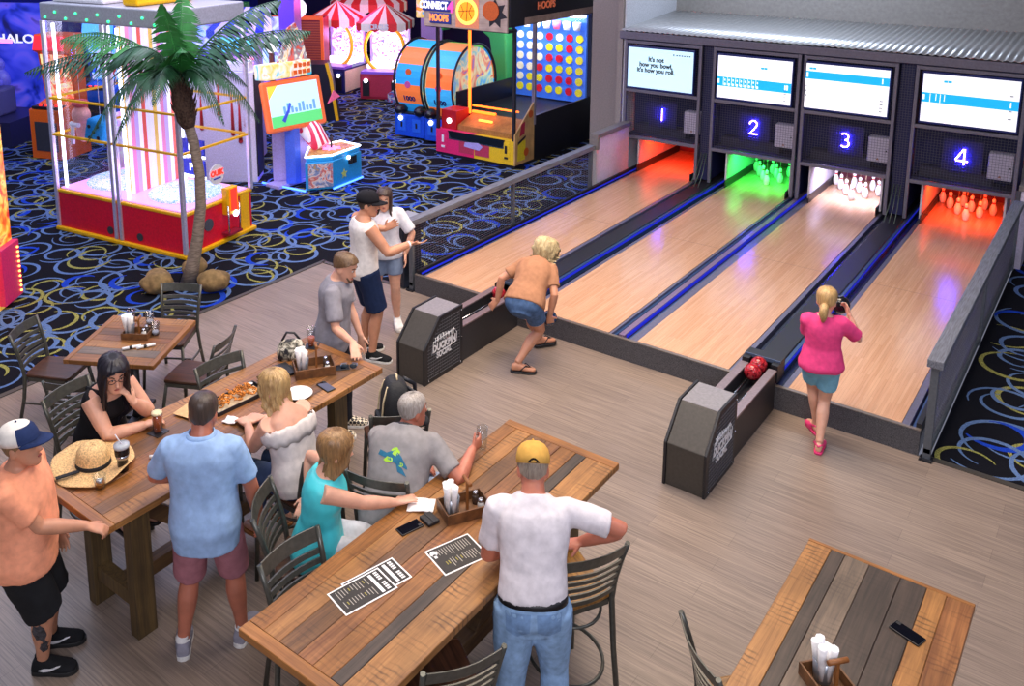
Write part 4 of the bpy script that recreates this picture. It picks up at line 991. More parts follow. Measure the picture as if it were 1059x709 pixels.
def hairdo(S, m, low=(.075, .06, .0, -.075), vol=.012, drop=None, rip=.006, freq=9, name='hair', seed=1, wave=0, part=0):
    """low: lower edge of the hair at front, temple, ear, nape; drop: lengths hanging below at ear and nape"""
    n = 56; rows = 12; outer = []; h = S.hs
    azs = [0, 45, 80, 180]
    def lowz(d): return float(np.interp(d, [0, 50, 95, 180], low))
    cols = []
    for i in range(n):
        az = 2*PI*i/n; d = abs((math.degrees(az)+180) % 360-180); lz = lowz(d); col = []
        for j in range(rows+1):
            u = j/rows; z = .118-(.118-lz)*math.sin(u*PI/2)**1.0 if lz < .118 else .118
            r = noise.noise(V((math.sin(az)*freq*.45, math.cos(az)*freq*.45, z*freq*3+seed)))*rip+.5*rip*math.sin(az*freq*2+seed+z*8)
            off = vol*(.55+.45*math.sin(min(1, u*1.3)*PI/2))+r
            if j == rows and not drop: off *= .45
            p = headpt(S, z, az, off)+S.HU*(vol*.9*(1-u)*h)
            col.append(p)
        if drop:
            L = float(np.interp(d, [0, 42, 62, 100, 180], [0, 0, drop[0]*.8, drop[0], drop[1]])); st = col[-1]; rad = (st-S.hc); rad = rad-Z*rad.z
            for j in range(1, 13):
                u = j/12; wv = wave*math.sin(u*11+az*3+seed)*u
                q = st-Z*L*u+rad*(-.10*math.sin(u*PI)+.06*u*u)*.9+rad.normalized()*(rip*1.3*math.sin(az*freq*2+seed+u*3)+wv)
                if d > 60: q += V((-S.F.x, -S.F.y, 0))*(.030*math.sin(u*PI*.6))*(1 if d > 110 else .3)
                col.append(q)
        cols.append(col)
    rings = [[cols[i][j] for i in range(n)] for j in range(len(cols[0]))]
    cin = S.hc-Z*(0 if not drop else 0)
    inner = []
    for j in range(len(rings)-1, -1, -1):
        rr_ = []
        for i in range(n):
            p = rings[j][i]
            if j <= rows: c = S.hc+S.HU*((p-S.hc).dot(S.HU)); q = c+(p-c)*.80
            else:
                c = S.hc-S.HF*.01; c = V((c.x, c.y, p.z)); q = c+(p-c)*.72
            rr_.append(q)
        inner.append(rr_)
    mb = MB(); mb.loft(rings+inner); return S.child(mb, name, m)
def shirt(S, m, hem=-.06, top=.525, sleeve=.62, off=.014, wr=.006, name='shirt', srad=1.0, bulge=None, neck=True, vox=.011, flare=0.0, hemdrop=0):
    s = S.s; k = S.k; T = [list(x) for x in torso_table(s, off) if hem < x[0] < top]
    full = np.array(torso_table(s, off))
    def itp(t): return [t]+[float(np.interp(t, full[:, 0], full[:, i])) for i in (1, 2, 3)]
    T = [itp(hem)]+T+[itp(top)]
    for r in T:
        if r[0] < .12: q = (.12-r[0]); r[1] = max(r[1]+flare*q, itp(.10)[1]); r[2] = max(r[2]+flare*q, itp(.10)[2]); r[3] = max(r[3]+flare*q, itp(.05)[3])
    mb = MB(); torso(mb, S, T)
    if sleeve:
        for sd in (-1, 1):
            a, e, w = S.sh[sd], S.el[sd], S.wr[sd]; A = [x*k for x in arm_r(s)]; U, X, Y = S.fr(.46); ins = a-X*sd*.06*k+U*.006
            if sleeve <= 1: limb(mb, [ins, a, a.lerp(e, sleeve*.5), a.lerp(e, sleeve)], [.058*k*srad, .066*k*srad, .064*k*srad, .063*k*srad])
    me = baked(mb, vox, 4, .5, wr, 8, hash(name) % 5+k); me.transform(Matrix.Translation(-S.base)); return link(me, name, m, S.t)
def bottoms(S, m, frac=.9, waist=.10, off=.016, rad=1.15, name='shorts', wr=.006, low=None, vox=.011):
    s = S.s; k = S.k; full = np.array(torso_table(s, off)); mb = MB()
    T = [[t]+[float(np.interp(t, full[:, 0], full[:, i])) for i in (1, 2, 3)] for t in np.linspace(-.138, waist, 10)]; torso(mb, S, T)
    for sd in (-1, 1):
        A = [x*k*rad+.004 for x in leg_r(s)]; P = legpts(S, sd)
        if frac <= 1: a, e = P[0], P[2]; limb(mb, [a, a.lerp(e, frac*.5), a.lerp(e, frac)], [A[0]*1.04, A[1]*1.02, A[1]*.98 if frac < .8 else A[1]*.96])
        else: limb(mb, P[:6]+[P[6]-Z*.02], [A[0], A[1], A[2]*1.08, A[3]*1.08, A[4]*1.02, A[5]*1.25, A[6]*1.3])
    me = baked(mb, vox, 3, .5, wr, 8, k); me.transform(Matrix.Translation(-S.base)); return link(me, name, m, S.t)
def shoe(S, sd, up, sole, name='shoe', sock=None, mark=None):
    k = S.k; mb = MB(); b = S.an[sd].z-.085*k; foot(mb, S, sd, .009, k, b+.010); d = S.toe[sd]; an = S.an[sd]
    mb.tube([V((an.x, an.y, b+.05)), V((an.x, an.y, b+.105))-d*.004], [.05*k, .045*k], 14)
    me = baked(mb, .007, 2); me.transform(Matrix.Translation(-S.base)); o = link(me, name, up, S.t)
    r = V((d.y, -d.x, 0)); mb = MB(); poly = [(-.072, .012), (-.06, .034), (-.02, .043), (.05, .044), (.11, .053), (.16, .050), (.19, .035), (.205, .012)]
    pl = poly+[(x, -y) for x, y in reversed(poly)]; rings = []
    for z, g in ((b-.004, .97), (b+.004, 1.0), (b+.024, 1.0), (b+.028, .96)): rings.append([V((an.x, an.y, z))+d*x*k+r*y*k*g for x, y in pl])
    mb.loft(rings); q = S.child(mb, 'sole', sole); q.parent = o
    if sock:
        mb = MB(); lp = legpts(S, sd); mb.tube([V((an.x, an.y, b+.08)), V((an.x, an.y, b+.115)), lp[6].lerp(lp[5], .45)], [.046*k, .044*k, .044*k], 14); S.child(mb, 'sock', sock)
    if mark:
        mb = MB(); pts = [an+r*(.052*k)+d*x*k+Z*(b-an.z+z) for x, z in ((.12, .075), (.06, .046), (.02, .040), (-.01, .050), (.015, .058), (.055, .058))]
        mb.add([p+r*.0 for p in pts]+[p-r*.012 for p in pts], [tuple(range(6)), tuple(reversed(range(6, 12)))]+[(i, (i+1) % 6, 6+(i+1) % 6, 6+i) for i in range(6)]); q = S.child(mb, 'side_mark', mark); q.parent = o
    return o
def sandal(S, sd, m, clog=False):
    k = S.k; an, d = S.an[sd], S.toe[sd]; r = V((d.y, -d.x, 0)); b = an.z-.085*k; mb = MB()
    poly = [(-.072, .012), (-.06, .034), (-.02, .042), (.05, .043), (.11, .052), (.16, .050), (.19, .035), (.205, .012)]; pl = poly+[(x, -y) for x, y in reversed(poly)]
    mb.loft([[V((an.x, an.y, z))+d*x*k+r*y*k for x, y in pl] for z in (b-.02, b+.003)]); o = S.child(mb, 'clog' if clog else 'sandal', m)
    mb = MB()
    if clog:
        rings = []
        for x, hw, h in ((.02, .045, .095), (.07, .052, .085), (.12, .056, .07), (.17, .05, .055), (.20, .03, .04), (.208, .01, .03)): rings.append(ring(V((an.x, an.y, b-.018+h*k/2))+d*x*k, r, Z, hw*k, h*k/2, h*k/2, 16, 2.6))
        mb.loft(rings); mb.tube([V((an.x, an.y, b+.05))+r*.05*k+d*.02, V((an.x, an.y, b+.06))-d*.075*k, V((an.x, an.y, b+.05))-r*.05*k+d*.02], .009, 6)
        q = S.child(mb, 'clog_upper', m)
    else:
        for sg in (-1, 1): mb.tube([V((an.x, an.y, b+.036))+d*.145*k, V((an.x, an.y, b+.066))+d*.09*k+r*sg*.03*k, V((an.x, an.y, b+.01))+d*.03*k+r*sg*.045*k], .007, 6, flat=.6)
        q = S.child(mb, 'strap', m)
    q.parent = o
def cap(S, m, m2, brim_az=0, z0=.035, back_gap=None, two=None):
    n = 32; rings = [[headpt(S, z, 2*PI*i/n, .012)+S.HU*up_*S.hs for i in range(n)] for z, up_ in ((z0-.004, 0), (z0+.02, .004), (.06, .006), (.085, .011), (.105, .014), (.118, .016))]
    mb = MB(); mb.loft(rings); o = S.child(mb, 'cap', m)
    if two:
        fs = [[headpt(S, z, -1.2+2.4*i/16, .0135)+S.HU*up_*S.hs for i in range(17)] for z, up_ in ((z0, 0), (z0+.02, .004), (.06, .006), (.085, .0115), (.104, .0145))]
        mb = MB(); vs = [p for r in fs for p in r]; mb.add(vs, [(a*17+i, a*17+i+1, (a+1)*17+i+1, (a+1)*17+i) for a in range(4) for i in range(16)], 0, True); q = S.child(mb, 'front_panel', two); q.parent = o
    mb = MB(); rings = []
    c = S.hc+S.HU*z0*S.hs; hf = S.HF*math.cos(brim_az)+S.HR*math.sin(brim_az); hr = S.HR*math.cos(brim_az)-S.HF*math.sin(brim_az)
    A = []; 
    for i in range(15):
        a = -1.25+2.5*i/14; inner = headpt(S, z0, brim_az+a, .010)
        ext = .082*max(0, math.cos(a*1.22))**.55; dr = -.018*(1-math.cos(a))
        A.append((inner, inner+hf*ext*S.hs+S.HU*(dr-.010)*S.hs))
    vs = [p for ab in A for p in ab]; vs += [p+S.HU*.006 for p in vs]; m_ = len(A)*2; fs = []
    for i in range(len(A)-1):
        a = 2*i; fs += [(a, a+1, a+3, a+2), (m_+a, m_+a+2, m_+a+3, m_+a+1), (a+1, m_+a+1, m_+a+3, a+3), (a, a+2, m_+a+2, m_+a)]
    mb.add(vs, fs, 0, True); q = S.child(mb, 'brim', m2); q.parent = o
    mb = MB(); mb.ball(S.hc+S.HU*.136*S.hs, .007, nu=8, nv=6); q = S.child(mb, 'button', m2); q.parent = o
    if back_gap:
        mb = MB(); pts = [headpt(S, z0+.022*math.cos((i/10-.5)*PI), PI-.36+.72*i/10, .0145) for i in range(11)]+[headpt(S, z0-.002, PI+.36-.72*i/10, .0145) for i in range(11)]
        mb.add(pts, [tuple(range(22))]); q = S.child(mb, 'back_opening', back_gap); q.parent = o
    return o
def decal(S, obj, org, X, Y, polys, m, name, depth=.5, parent=None):
    """flat print laid on the cloth: outlines dropped on to the garment surface"""
    me = obj.data; bv = BVHTree.FromPolygons([v.co+S.base for v in me.vertices], [tuple(p.vertices) for p in me.polygons])
    X, Y = V(X).normalized(), V(Y).normalized(); nn = X.cross(Y).normalized(); mb = MB()
    for pl in polys:
        bm = bmesh.new(); bm.faces.new([bm.verts.new((x, y, 0)) for x, y in pl]); bmesh.ops.triangulate(bm, faces=bm.faces)
        for _ in range(2): bmesh.ops.subdivide_edges(bm, edges=bm.edges, cuts=1, use_grid_fill=True)
        bm.verts.ensure_lookup_table(); pts = []; ok = True
        for v in bm.verts:
            o_ = V(org)+X*v.co.x+Y*v.co.y+nn*depth*.5; hit = bv.ray_cast(o_, -nn, depth)
            if hit[0] is None: hit = bv.find_nearest(V(org)+X*v.co.x+Y*v.co.y)
            pts.append(hit[0]+nn*.0025)
        mb.add(pts, [tuple(v.index for v in f.verts) for f in bm.faces], 0, True); bm.free()
    q = S.child(mb, name, m); q.parent = obj; return q
def blob(cx, cy, rx, ry, n=9, seed=0, rough=.3):
    rn = random.Random(seed); return [(cx+rx*math.cos(2*PI*i/n)*(1+rn.uniform(-rough, rough)), cy+ry*math.sin(2*PI*i/n)*(1+rn.uniform(-rough, rough))) for i in range(n)]
def skin(name, c):
    m = mat(name, c, .45, var=.05, scale=14); b = m.node_tree.nodes['Principled BSDF']; b.inputs['Subsurface Weight'].default_value = .08; b.inputs['Subsurface Radius'].default_value = (.02, .008, .004); return m
def hairm(name, a, b): return wood(name, a, b, 'Z', .45, scale=2.2)
def cloth(name, c, var=.05): return mat(name, c, .85, var=var, scale=25, spec=.2, bump=.08)
SK_T = skin('skin_tan', 'c48a6c'); SK_P = skin('skin_pale', 'd8a288'); SK_R = skin('skin_red', 'b87058')
DN = (0, 0, -1)
# 1 man in the orange T-shirt
s = dict(h=1.76, face=40, pelvis=(1.70, -5.77, .905), lean=4, belly=.05, bulk=1.08, hyaw=-4, hpitch=-6, brow=mat('brow_sand', '8a6a4a', .8), legw=1.0,
         armR=((2.00, -5.53, 1.045), (-.3, -.6, -.6), (.75, .62, -.25), (0, 0, -1)), armL=((1.62, -5.52, .86), (-.5, .3, -.3), (.3, .2, -1), (.4, -.8, 0)), curlR=1.0,
         legR=((1.66, -5.70, .085), (.77, .64, 0), 40), legL=((1.50, -5.56, .085), (.77, .64, 0), 48))
S = make_person('man in salmon orange T-shirt, black shorts and white and navy cap', s, SK_T)
hairdo(S, hairm('hair_sand', '6a4e34', '9a7850'), (.05, .04, -.01, -.07), .004, rip=.002)
sh = shirt(S, cloth('salmon_cotton', 'f2a07c'), -.10, .53, .72, .022, .008, flare=.15, srad=1.12)
bottoms(S, cloth('black_jersey', '1e1f22'), .98, .08, .014, 1.30)
cap(S, cloth('cap_white', 'ece6dc'), cloth('cap_navy', '26355e'), two=cloth('cap_navy', '26355e'))
NAVY = MATS['cap_navy']; SWH = mat('mark_silver', 'dcdce0', .4); SOLEB = mat('sole_black', '17181a', .6); SOLEW = mat('sole_white', 'e4e2de', .6)
for sd in (1, -1): shoe(S, sd, cloth('shoe_black', '1a1b1e'), SOLEB, sock=cloth('sock_black', '1c1c1f'), mark=SWH)
U, X, Y = S.fr(.3); decal(S, sh, S.at(.30)-Y*.12-X*.05, X, U, [blob(-.05, .03, .05, .13, 11, 1), blob(.03, .07, .04, .06, 9, 2), blob(.0, -.06, .05, .05, 9, 3)], artwork('back_print', ['e87aa0', '3a4a6a', 'e0a0b0', '4a7080'], 18), 'back_print')
body = [c for c in S.t.children if c.name.startswith('body')][0]
TAT = mat('tattoo_ink', '3a3a40', .6, var=.4, scale=60)
for sd in (1, -1):
    c = S.kn[sd].lerp(S.an[sd], .45); d = S.R*.9+S.F*.2; decal(S, body, c+d*.02, S.F, Z, [blob(.0, .05, .035, .06, 11, sd+4, .45), blob(.008, -.07, .022, .06, 11, sd+9, .5)], TAT, 'tattoo', .3)

# 2 black haired woman
s = dict(h=1.66, fem=1, face=5, pelvis=(.93, -4.80, .83), lean=28, plean=.35, bulk=1.12, hyaw=-22, hpitch=14, armw=1.3, brow=mat('brow_black', '1a1414', .8),
         armR=((1.34, -4.70, 1.035), (-.2, -.9, -.4), (.25, 1, 0), (0, 0, -1)), armL=((1.25, -4.72, 1.19), (.2, .6, -1), (-.1, -.35, 1), (-.8, -.3, -.2)), curlR=.4, curlL=.9,
         legR=((1.18, -4.86, .36), (1, 0, .4), 5), legL=((1.18, -4.68, .36), (1, 0, .4), 5))
S = make_person('woman with long black hair and glasses in black sleeveless top, resting chin on hand', s, SK_P)
hairdo(S, hairm('hair_black', '0a0910', '25202c'), (.085, .06, .0, -.08), .026, (.34, .46), .009, name='hair', wave=.016)
shirt(S, cloth('black_knit', '1a191c'), -.05, .46, 0, .012, .004, name='top')
mb = MB()
for sd in (-1, 1): U, X, Y = S.fr(.44); mb.tube([S.at(.42)+X*sd*.085+Y*.11, S.at(.50)+X*sd*.095+Y*.01, S.at(.42)+X*sd*.09-Y*.10], .028, 8, flat=.5)
S.child(mb, 'shoulder_strap', MATS['black_knit'])
bottoms(S, cloth('dark_leggings', '20202a'), 1.2, .10, .010, 1.06, 'leggings')
mb = MB()
for sd in (-1, 1):
    c = headpt(S, .010, sd*.40, .012); mb.tube([c+S.HR*.024*math.cos(a)+S.HU*.017*math.sin(a) for a in [2*PI*i/14 for i in range(14)]], .0025, 5, closed=True); mb.tube([headpt(S, .014, sd*.66, .012), headpt(S, .012, sd*1.55, .008)], .0022, 5)
mb.tube([headpt(S, .014, -.14, .012), headpt(S, .014, .14, .012)], .0022, 5); S.child(mb, 'glasses', mat('glasses_brown', '3a1c1c', .3))
for sd in (1, -1): sandal(S, sd, DARK)

# 3 man in light blue shirt
s = dict(h=1.78, face=130, pelvis=(2.36, -4.98, .93), lean=4, bulk=1.05, belly=.02, hyaw=-4, hpitch=18, armw=1.02, twist=0,
         armR=((2.52, -4.70, .84), (.6, .3, -.2), (-.1, .15, -1), (-.7, -.6, 0)), armL=((2.10, -4.86, 1.06), (-.6, -.5, -.6), (-.7, .7, -.1), (0, 0, -1)), curlR=.6,
         legR=((2.42, -4.80, .085), (-.6, .8, 0), 115), legL=((2.21, -5.09, .085), (-.6, .8, 0), 140))
S = make_person('man in light blue shirt', s, SK_R)
S.t['label'] = 'man seen from behind in light blue shirt and dusty red shorts at the food table'
hairdo(S, hairm('hair_dark_brown', '2a201c', '54443a'), (.07, .05, .0, -.072), .007, rip=.002)
LB = cloth('light_blue_shirt', '9ab8e0'); shirt(S, LB, -.15, .53, .80, .026, .008, flare=.10, srad=1.12)
mb = MB(); U, X, Y = S.fr(.53); mb.loft([ring(S.at(.515), X, Y, .094, .080, .090, 20), ring(S.at(.556)-Y*.002, X, Y, .078, .074, .080, 20)], cap=False); o = S.child(mb, 'collar', LB); sd_ = o.modifiers.new('S', 'SOLIDIFY'); sd_.thickness = .008
bottoms(S, cloth('dusty_red_shorts', 'a46c76'), .98, .06, .012, 1.16)
for sd in (1, -1): shoe(S, sd, cloth('shoe_grey', '8e8c98'), SOLEW, sock=cloth('sock_white', 'e6e4e2'))

# 4 blond woman
s = dict(h=1.66, fem=1, face=178, pelvis=(2.36, -4.24, .81), lean=22, plean=.2, bulk=1.05, hyaw=14, hpitch=12, armw=1.15,
         armR=((1.92, -4.14, 1.035), (.2, .5, -.9), (-.9, -.3, 0), DN), armL=((1.90, -4.26, 1.035), (.2, -.5, -.9), (-.9, .2, 0), DN),
         legR=((2.05, -4.10, .36), (-1, 0, .4), 180), legL=((2.05, -4.30, .36), (-1, 0, .4), 180))
S = make_person('blond woman seen from behind in a white off shoulder top at the food table', s, SK_P)
hairdo(S, hairm('hair_blond', '8a6238', 'd8b478'), (.085, .06, .0, -.08), .018, (.17, .25), .008, wave=.014, seed=3)
shirt(S, cloth('white_gauze', 'd6cdc8'), -.06, .405, 0, .020, .008, name='top')
mb = MB(); rings = []
for z_, e in ((.30, .030), (.34, .045), (.385, .045), (.41, .034)):
    U, X, Y = S.fr(z_); T_ = np.array(torso_table(s)); hw, hf, hb = (float(np.interp(z_, T_[:, 0], T_[:, i])) for i in (1, 2, 3))
    rings.append([p+U*.010*math.sin(i*1.9) for i, p in enumerate(ring(S.at(z_), X, Y, hw+e, hf+e*.6, hb+e*.5, 40))])
mb.loft(rings, cap=False); o = S.child(mb, 'ruffle', MATS['white_gauze']); sd_ = o.modifiers.new('S', 'SOLIDIFY'); sd_.thickness = .006
bottoms(S, cloth('denim_mid', '46587a'), 1.2, .10, .010, 1.08, 'jeans')
for sd in (1, -1): sandal(S, sd, mat('sandal_tan', 'a8723c', .6))

# 5 woman in turquoise
s = dict(h=1.60, fem=1, face=38, pelvis=(2.93, -4.60, .82), lean=12, plean=.3, bulk=1.08, hyaw=22, hpitch=8, armw=1.1,
         armR=((3.26, -4.27, 1.035), (.5, -.8, -.3), (.45, .88, 0), DN), armL=((2.74, -4.50, .98), (-.7, .5, .4), (.3, -.8, -.3), (0, 0, -1)), curlR=.2,
         legR=((3.14, -4.36, .36), (.7, .6, .4), 40), legL=((3.04, -4.28, .36), (.7, .6, .4), 40))
S = make_person('woman with light brown hair in a turquoise sleeveless top reaching across the menu table', s, SK_P)
hairdo(S, hairm('hair_light_brown', '6a4a2c', 'b48a58'), (.085, .05, .0, -.08), .018, (.13, .19), .005, seed=5)
TQ = mat('turquoise_silk', '48ccd4', .45, var=.04, scale=12); shirt(S, TQ, -.14, .508, 0, .020, .007, name='blouse', flare=.2)
bottoms(S, cloth('white_trousers', 'd0d0d4'), 1.2, .04, .010, 1.06, 'trousers')
mb = MB(); mb.tube([S.wr[-1]+S.fr(.4)[0]*0+V((math.cos(a)*.03, 0, math.sin(a)*.03)) for a in [2*PI*i/12 for i in range(12)]], .004, 5, closed=True); S.child(mb, 'bracelet', mat('bracelet_coral', 'c85a4a', .4))
for sd in (1, -1): sandal(S, sd, MATS['sandal_tan'])

# 6 grey haired man
s = dict(h=1.74, hs=1.0, face=112, pelvis=(3.09, -4.12, .79), lean=50, plean=.5, bulk=1.1, belly=.03, hyaw=-38, hpitch=2, armw=1.05, brow=mat('brow_grey', '6a625c', .8), twist=4,
         armR=((3.33, -3.60, 1.075), (.8, -.3, -.5), (-.05, 1, .1), (-1, -.1, 0)), armL=((2.98, -3.76, .92), (-1, -.4, .1), (.7, .5, -.3), DN), curlR=.8,
         legR=((3.10, -3.62, .36), (-.2, 1, .4), 100), legL=((2.90, -3.66, .36), (-.3, 1, .4), 115))
S = make_person('grey haired man in grey T-shirt with fish print, holding an empty glass', s, SK_R)
hairdo(S, hairm('hair_grey', '7a7068', 'c0b8b0'), (.075, .06, .0, -.06), .005, rip=.002)
sh = shirt(S, cloth('grey_marl', '8f8b8b'), -.08, .53, .78, .022, .008, flare=.1, srad=1.1)
bottoms(S, cloth('pale_jeans', '8a98b0'), 1.2, .08, .012, 1.1, 'jeans')
U, X, Y = S.fr(.30); o_ = S.at(.31)-Y*.14-X*.0
decal(S, sh, o_, X, U, [[(-.10, .045), (-.05, .03), (0, .055), (.05, .02), (.095, -.035), (.10, -.05), (.05, -.035), (.0, -.02), (-.05, .0), (-.11, .015)], [(.02, -.02), (.07, -.05), (.10, -.09), (.04, -.07)]], mat('print_blue', '1c6a8a', .7), 'fish_print')
decal(S, sh, o_-Y*.002, X, U, [blob(.005, .045, .028, .024, 9, 2, .2), blob(-.03, -.008, .03, .018, 9, 3, .25), blob(.05, -.03, .02, .012, 8, 5)], mat('print_lime', 'a8d83a', .7), 'print_spots')
mb = MB(); U, X, Y = S.fr(.52); mb.tube([S.at(.525)+X*.085*math.cos(a)+Y*(.085*math.sin(a)) for a in [PI*.75+1.5*PI*i/16 for i in range(17)]], .012, 8); S.child(mb, 'neck_strap', DARK)
mb = MB(); mb.tube([headpt(S, -.10, a_, .006) for a_ in (-1.1, -.7, -.3, .1, .5, .9, 1.2)], [.012, .022, .028, .030, .028, .022, .012], 8); S.child(mb, 'face_mask', mat('mask_black', '15151a', .8))
for sd in (1, -1): shoe(S, sd, MATS['shoe_black'], SOLEB)

# 7 man in white T-shirt and jeans
s = dict(h=1.80, face=124, pelvis=(4.28, -4.36, .94), lean=29, plean=.45, bulk=.96, belly=.0, hyaw=0, hpitch=33, armw=1.0, legw=1.04,
         armR=((4.37, -4.02, 1.145), (1, .5, -.1), (-.75, -.6, -.2), DN), armL=((4.02, -4.10, 1.035), (-.2, -.3, -1), (-.75, .6, 0), DN), curlR=.4,
         legR=((4.40, -4.28, .085), (-.5, .8, 0), 118), legL=((4.24, -4.55, .085), (-.5, .8, 0), 132))
S = make_person('man in white T-shirt, jeans and yellow cap leaning on the menu table', s, SK_R)
hairdo(S, hairm('hair_salt', '6a5a4c', 'a89a8a'), (.03, .03, -.01, -.065), .005, rip=.002)
shirt(S, cloth('white_cotton', 'dcd5d8'), .05, .535, .75, .018, .008, flare=.05, srad=1.08)
JN = cloth('jeans_blue', '8cacd0', .1); pj = bottoms(S, JN, 1.2, .07, .014, 1.12, 'jeans')
cap(S, cloth('cap_mustard', 'd6a450'), cloth('cap_mustard', 'd6a450'), back_gap=cloth('gap_black', '1c1a1a'), z0=.03)
mb = MB(); T_ = np.array(torso_table(s)); rings = []
for z_ in (.035, .07):
    U, X, Y = S.fr(z_); rings.append(ring(S.at(z_), X, Y, *(float(np.interp(z_, T_[:, 0], T_[:, i]))+.023 for i in (1, 2, 3)), 28))
mb.loft(rings, cap=False); o = S.child(mb, 'belt', mat('belt_black', '16161a', .5)); sd_ = o.modifiers.new('S', 'SOLIDIFY'); sd_.thickness = .006
U, X, Y = S.fr(0); decal(S, pj, S.at(-.03)-Y*.14+X*.08, X, U, [[(-.065, .05), (.065, .05), (.06, -.06), (0, -.09), (-.06, -.06)]], cloth('jeans_pocket', '7898c0', .1), 'back_pocket'); decal(S, pj, S.at(-.03)-Y*.14-X*.08, X, U, [[(-.065, .05), (.065, .05), (.06, -.06), (0, -.09), (-.06, -.06)]], MATS['jeans_pocket'], 'back_pocket')
for sd in (1, -1): shoe(S, sd, MATS['shoe_grey'], SOLEW)

# 8 young man in grey
s = dict(h=1.74, face=33, pelvis=(1.22, -2.76, .92), lean=9, bulk=.92, hyaw=-12, hpitch=22, armw=.88, legw=.9,
         armR=((1.72, -3.02, 1.09), (.3, -.3, -.9), (.75, -.55, -.45), (0, 0, -1)), armL=((1.42, -2.58, .80), (-.5, .3, -.2), (.2, .0, -1), (.3, -1, 0)), curlR=.15,
         legR=((1.27, -2.84, .085), (.8, .5, 0), 33), legL=((1.24, -2.64, .085), (.8, .5, 0), 40))
S = make_person('young man with brown hair in grey T-shirt at the far end of the food table', s, SK_P)
hairdo(S, hairm('hair_brown', '4a3626', '86684a'), (.08, .07, .015, -.055), .010, rip=.008, freq=15)
shirt(S, cloth('grey_tee', '8d8a92'), -.13, .53, .82, .024, .009, flare=.12, srad=1.15)
bottoms(S, cloth('black_jeans', '22222a'), 1.2, .06, .012, 1.1, 'trousers')
CK = mat('checker_canvas', 'c8c0b0', .8); 
m, nt, b = newmat('checker_shoe'); tc = N(nt, 'ShaderNodeTexCoord'); ckn = N(nt, 'ShaderNodeTexChecker', Scale=42); ckn.inputs['Color1'].default_value = lin('1c1a1a'); ckn.inputs['Color2'].default_value = lin('d8ccb4'); nt.links.new(tc.outputs['Object'], ckn.inputs['Vector']); nt.links.new(ckn.outputs[0], b.inputs['Base Color'])
for sd in (1, -1): shoe(S, sd, m, SOLEW)
mb = MB(); mb.tube([headpt(S, -.055, -.9, .002), headpt(S, -.085, -.5, .004), headpt(S, -.100, 0, .004), headpt(S, -.085, .5, .004), headpt(S, -.055, .9, .002)], [.006, .010, .012, .010, .006], 8); S.child(mb, 'beard', MATS['hair_brown'])

# 9 man in white tank top
s = dict(h=1.83, face=62, pelvis=(.47, -1.56, .955), lean=2, bulk=1.0, hyaw=-22, hpitch=6, armw=1.08,
         armR=((.90, -1.32, 1.24), (.2, -.5, -.7), (.75, .6, .05), (-.2, .3, 1)), armL=((.37, -1.11, 1.22), (-.6, .3, -.5), (.5, .5, .4), (.6, -.4, .2)), curlR=.3,
         legR=((.60, -1.60, .085), (.5, .87, 0), 22), legL=((.39, -1.50, .085), (.4, .9, 0), 48))
S = make_person('man in white tank top, navy shorts and black cap holding out his hand', s, SK_T)
hairdo(S, MATS['hair_dark_brown'], (.03, .03, -.02, -.072), .005, rip=.002)
shirt(S, cloth('white_ribbed', 'e2dcd8'), -.07, .497, 0, .013, .005, name='tank_top', flare=.1)

bottoms(S, cloth('navy_shorts', '1c2a4a'), .96, .03, .014, 1.22)
cap(S, cloth('cap_black', '1a1a20'), cloth('cap_black', '1a1a20'), z0=.03)
mb = MB(); w_, a_ = S.wr[1], (S.wr[1]-S.el[1]).normalized(); mb.tube([w_-a_*.035, w_-a_*.015], [.036, .034], 14); S.child(mb, 'wristband', WHITE)
for sd in (1, -1): shoe(S, sd, MATS['shoe_black'], SOLEW, mark=SWH)

# 10 woman with long dark hair
s = dict(h=1.65, fem=1, face=-48, pelvis=(.21, -.93, .88), lean=1, hyaw=-6, hpitch=10, brow=MATS['brow_black'],
         armR=((.20, -1.20, 1.12), (-.8, -.5, -.4), (.7, -.2, .3), (.4, .6, .5)), armL=((.41, -.84, .86), (.6, .6, -.1), (.2, -.2, -1), (-.6, -.6, 0)), curlR=.4,
         legR=((.08, -1.00, .085), (.6, -.75, 0), -60), legL=((.28, -.84, .085), (.6, -.75, 0), -40))
S = make_person('woman with long dark brown hair in white T-shirt standing behind the tank top man', s, SK_P)
hairdo(S, hairm('hair_deep_brown', '241815', '4a3630'), (.085, .06, .0, -.08), .012, (.28, .34), .004, seed=8)
shirt(S, cloth('white_tee', 'dcdce4'), -.06, .52, .85, .018, .006, flare=.1, srad=1.12)
bottoms(S, cloth('light_denim', '7a8aa4'), .62, .08, .012, 1.12)
for sd in (1, -1): shoe(S, sd, cloth('shoe_white', 'e0dedc'), SOLEW)

# 11 woman bowling
s = dict(h=1.66, fem=1, face=100, pelvis=(1.94, -.84, .71), lean=63, plean=.68, bulk=1.08, hyaw=-12, hpitch=30, armw=1.05,
         armR=((2.10, -.62, .545), (.6, -.5, .1), (-.1, .35, -.9), (-.6, .7, .2)), armL=((1.54, -.72, .60), (-.4, -.5, .4), (-.6, -.2, -.75), (.3, .9, 0)), curlR=.9,
         legR=((1.905, -.90, .10), (.1, 1, 0), 30), legL=((1.80, -.30, .10), (-.1, 1, 0), 60))
S = make_person('curly blond woman in tan top and denim shorts bending to bowl', s, SK_T)
hairdo(S, hairm('hair_ash_blond', '8a7450', 'dcc898'), (.08, .03, -.04, -.10), .042, (.06, .08), .026, freq=12, seed=11, wave=.012)
shirt(S, cloth('tan_cotton', 'a8785a'), -.01, .525, .70, .034, .007, srad=1.1)
bottoms(S, cloth('denim_shorts', '4a648a', .12),   .55, .05, .022, 1.2)
mb = MB(); 
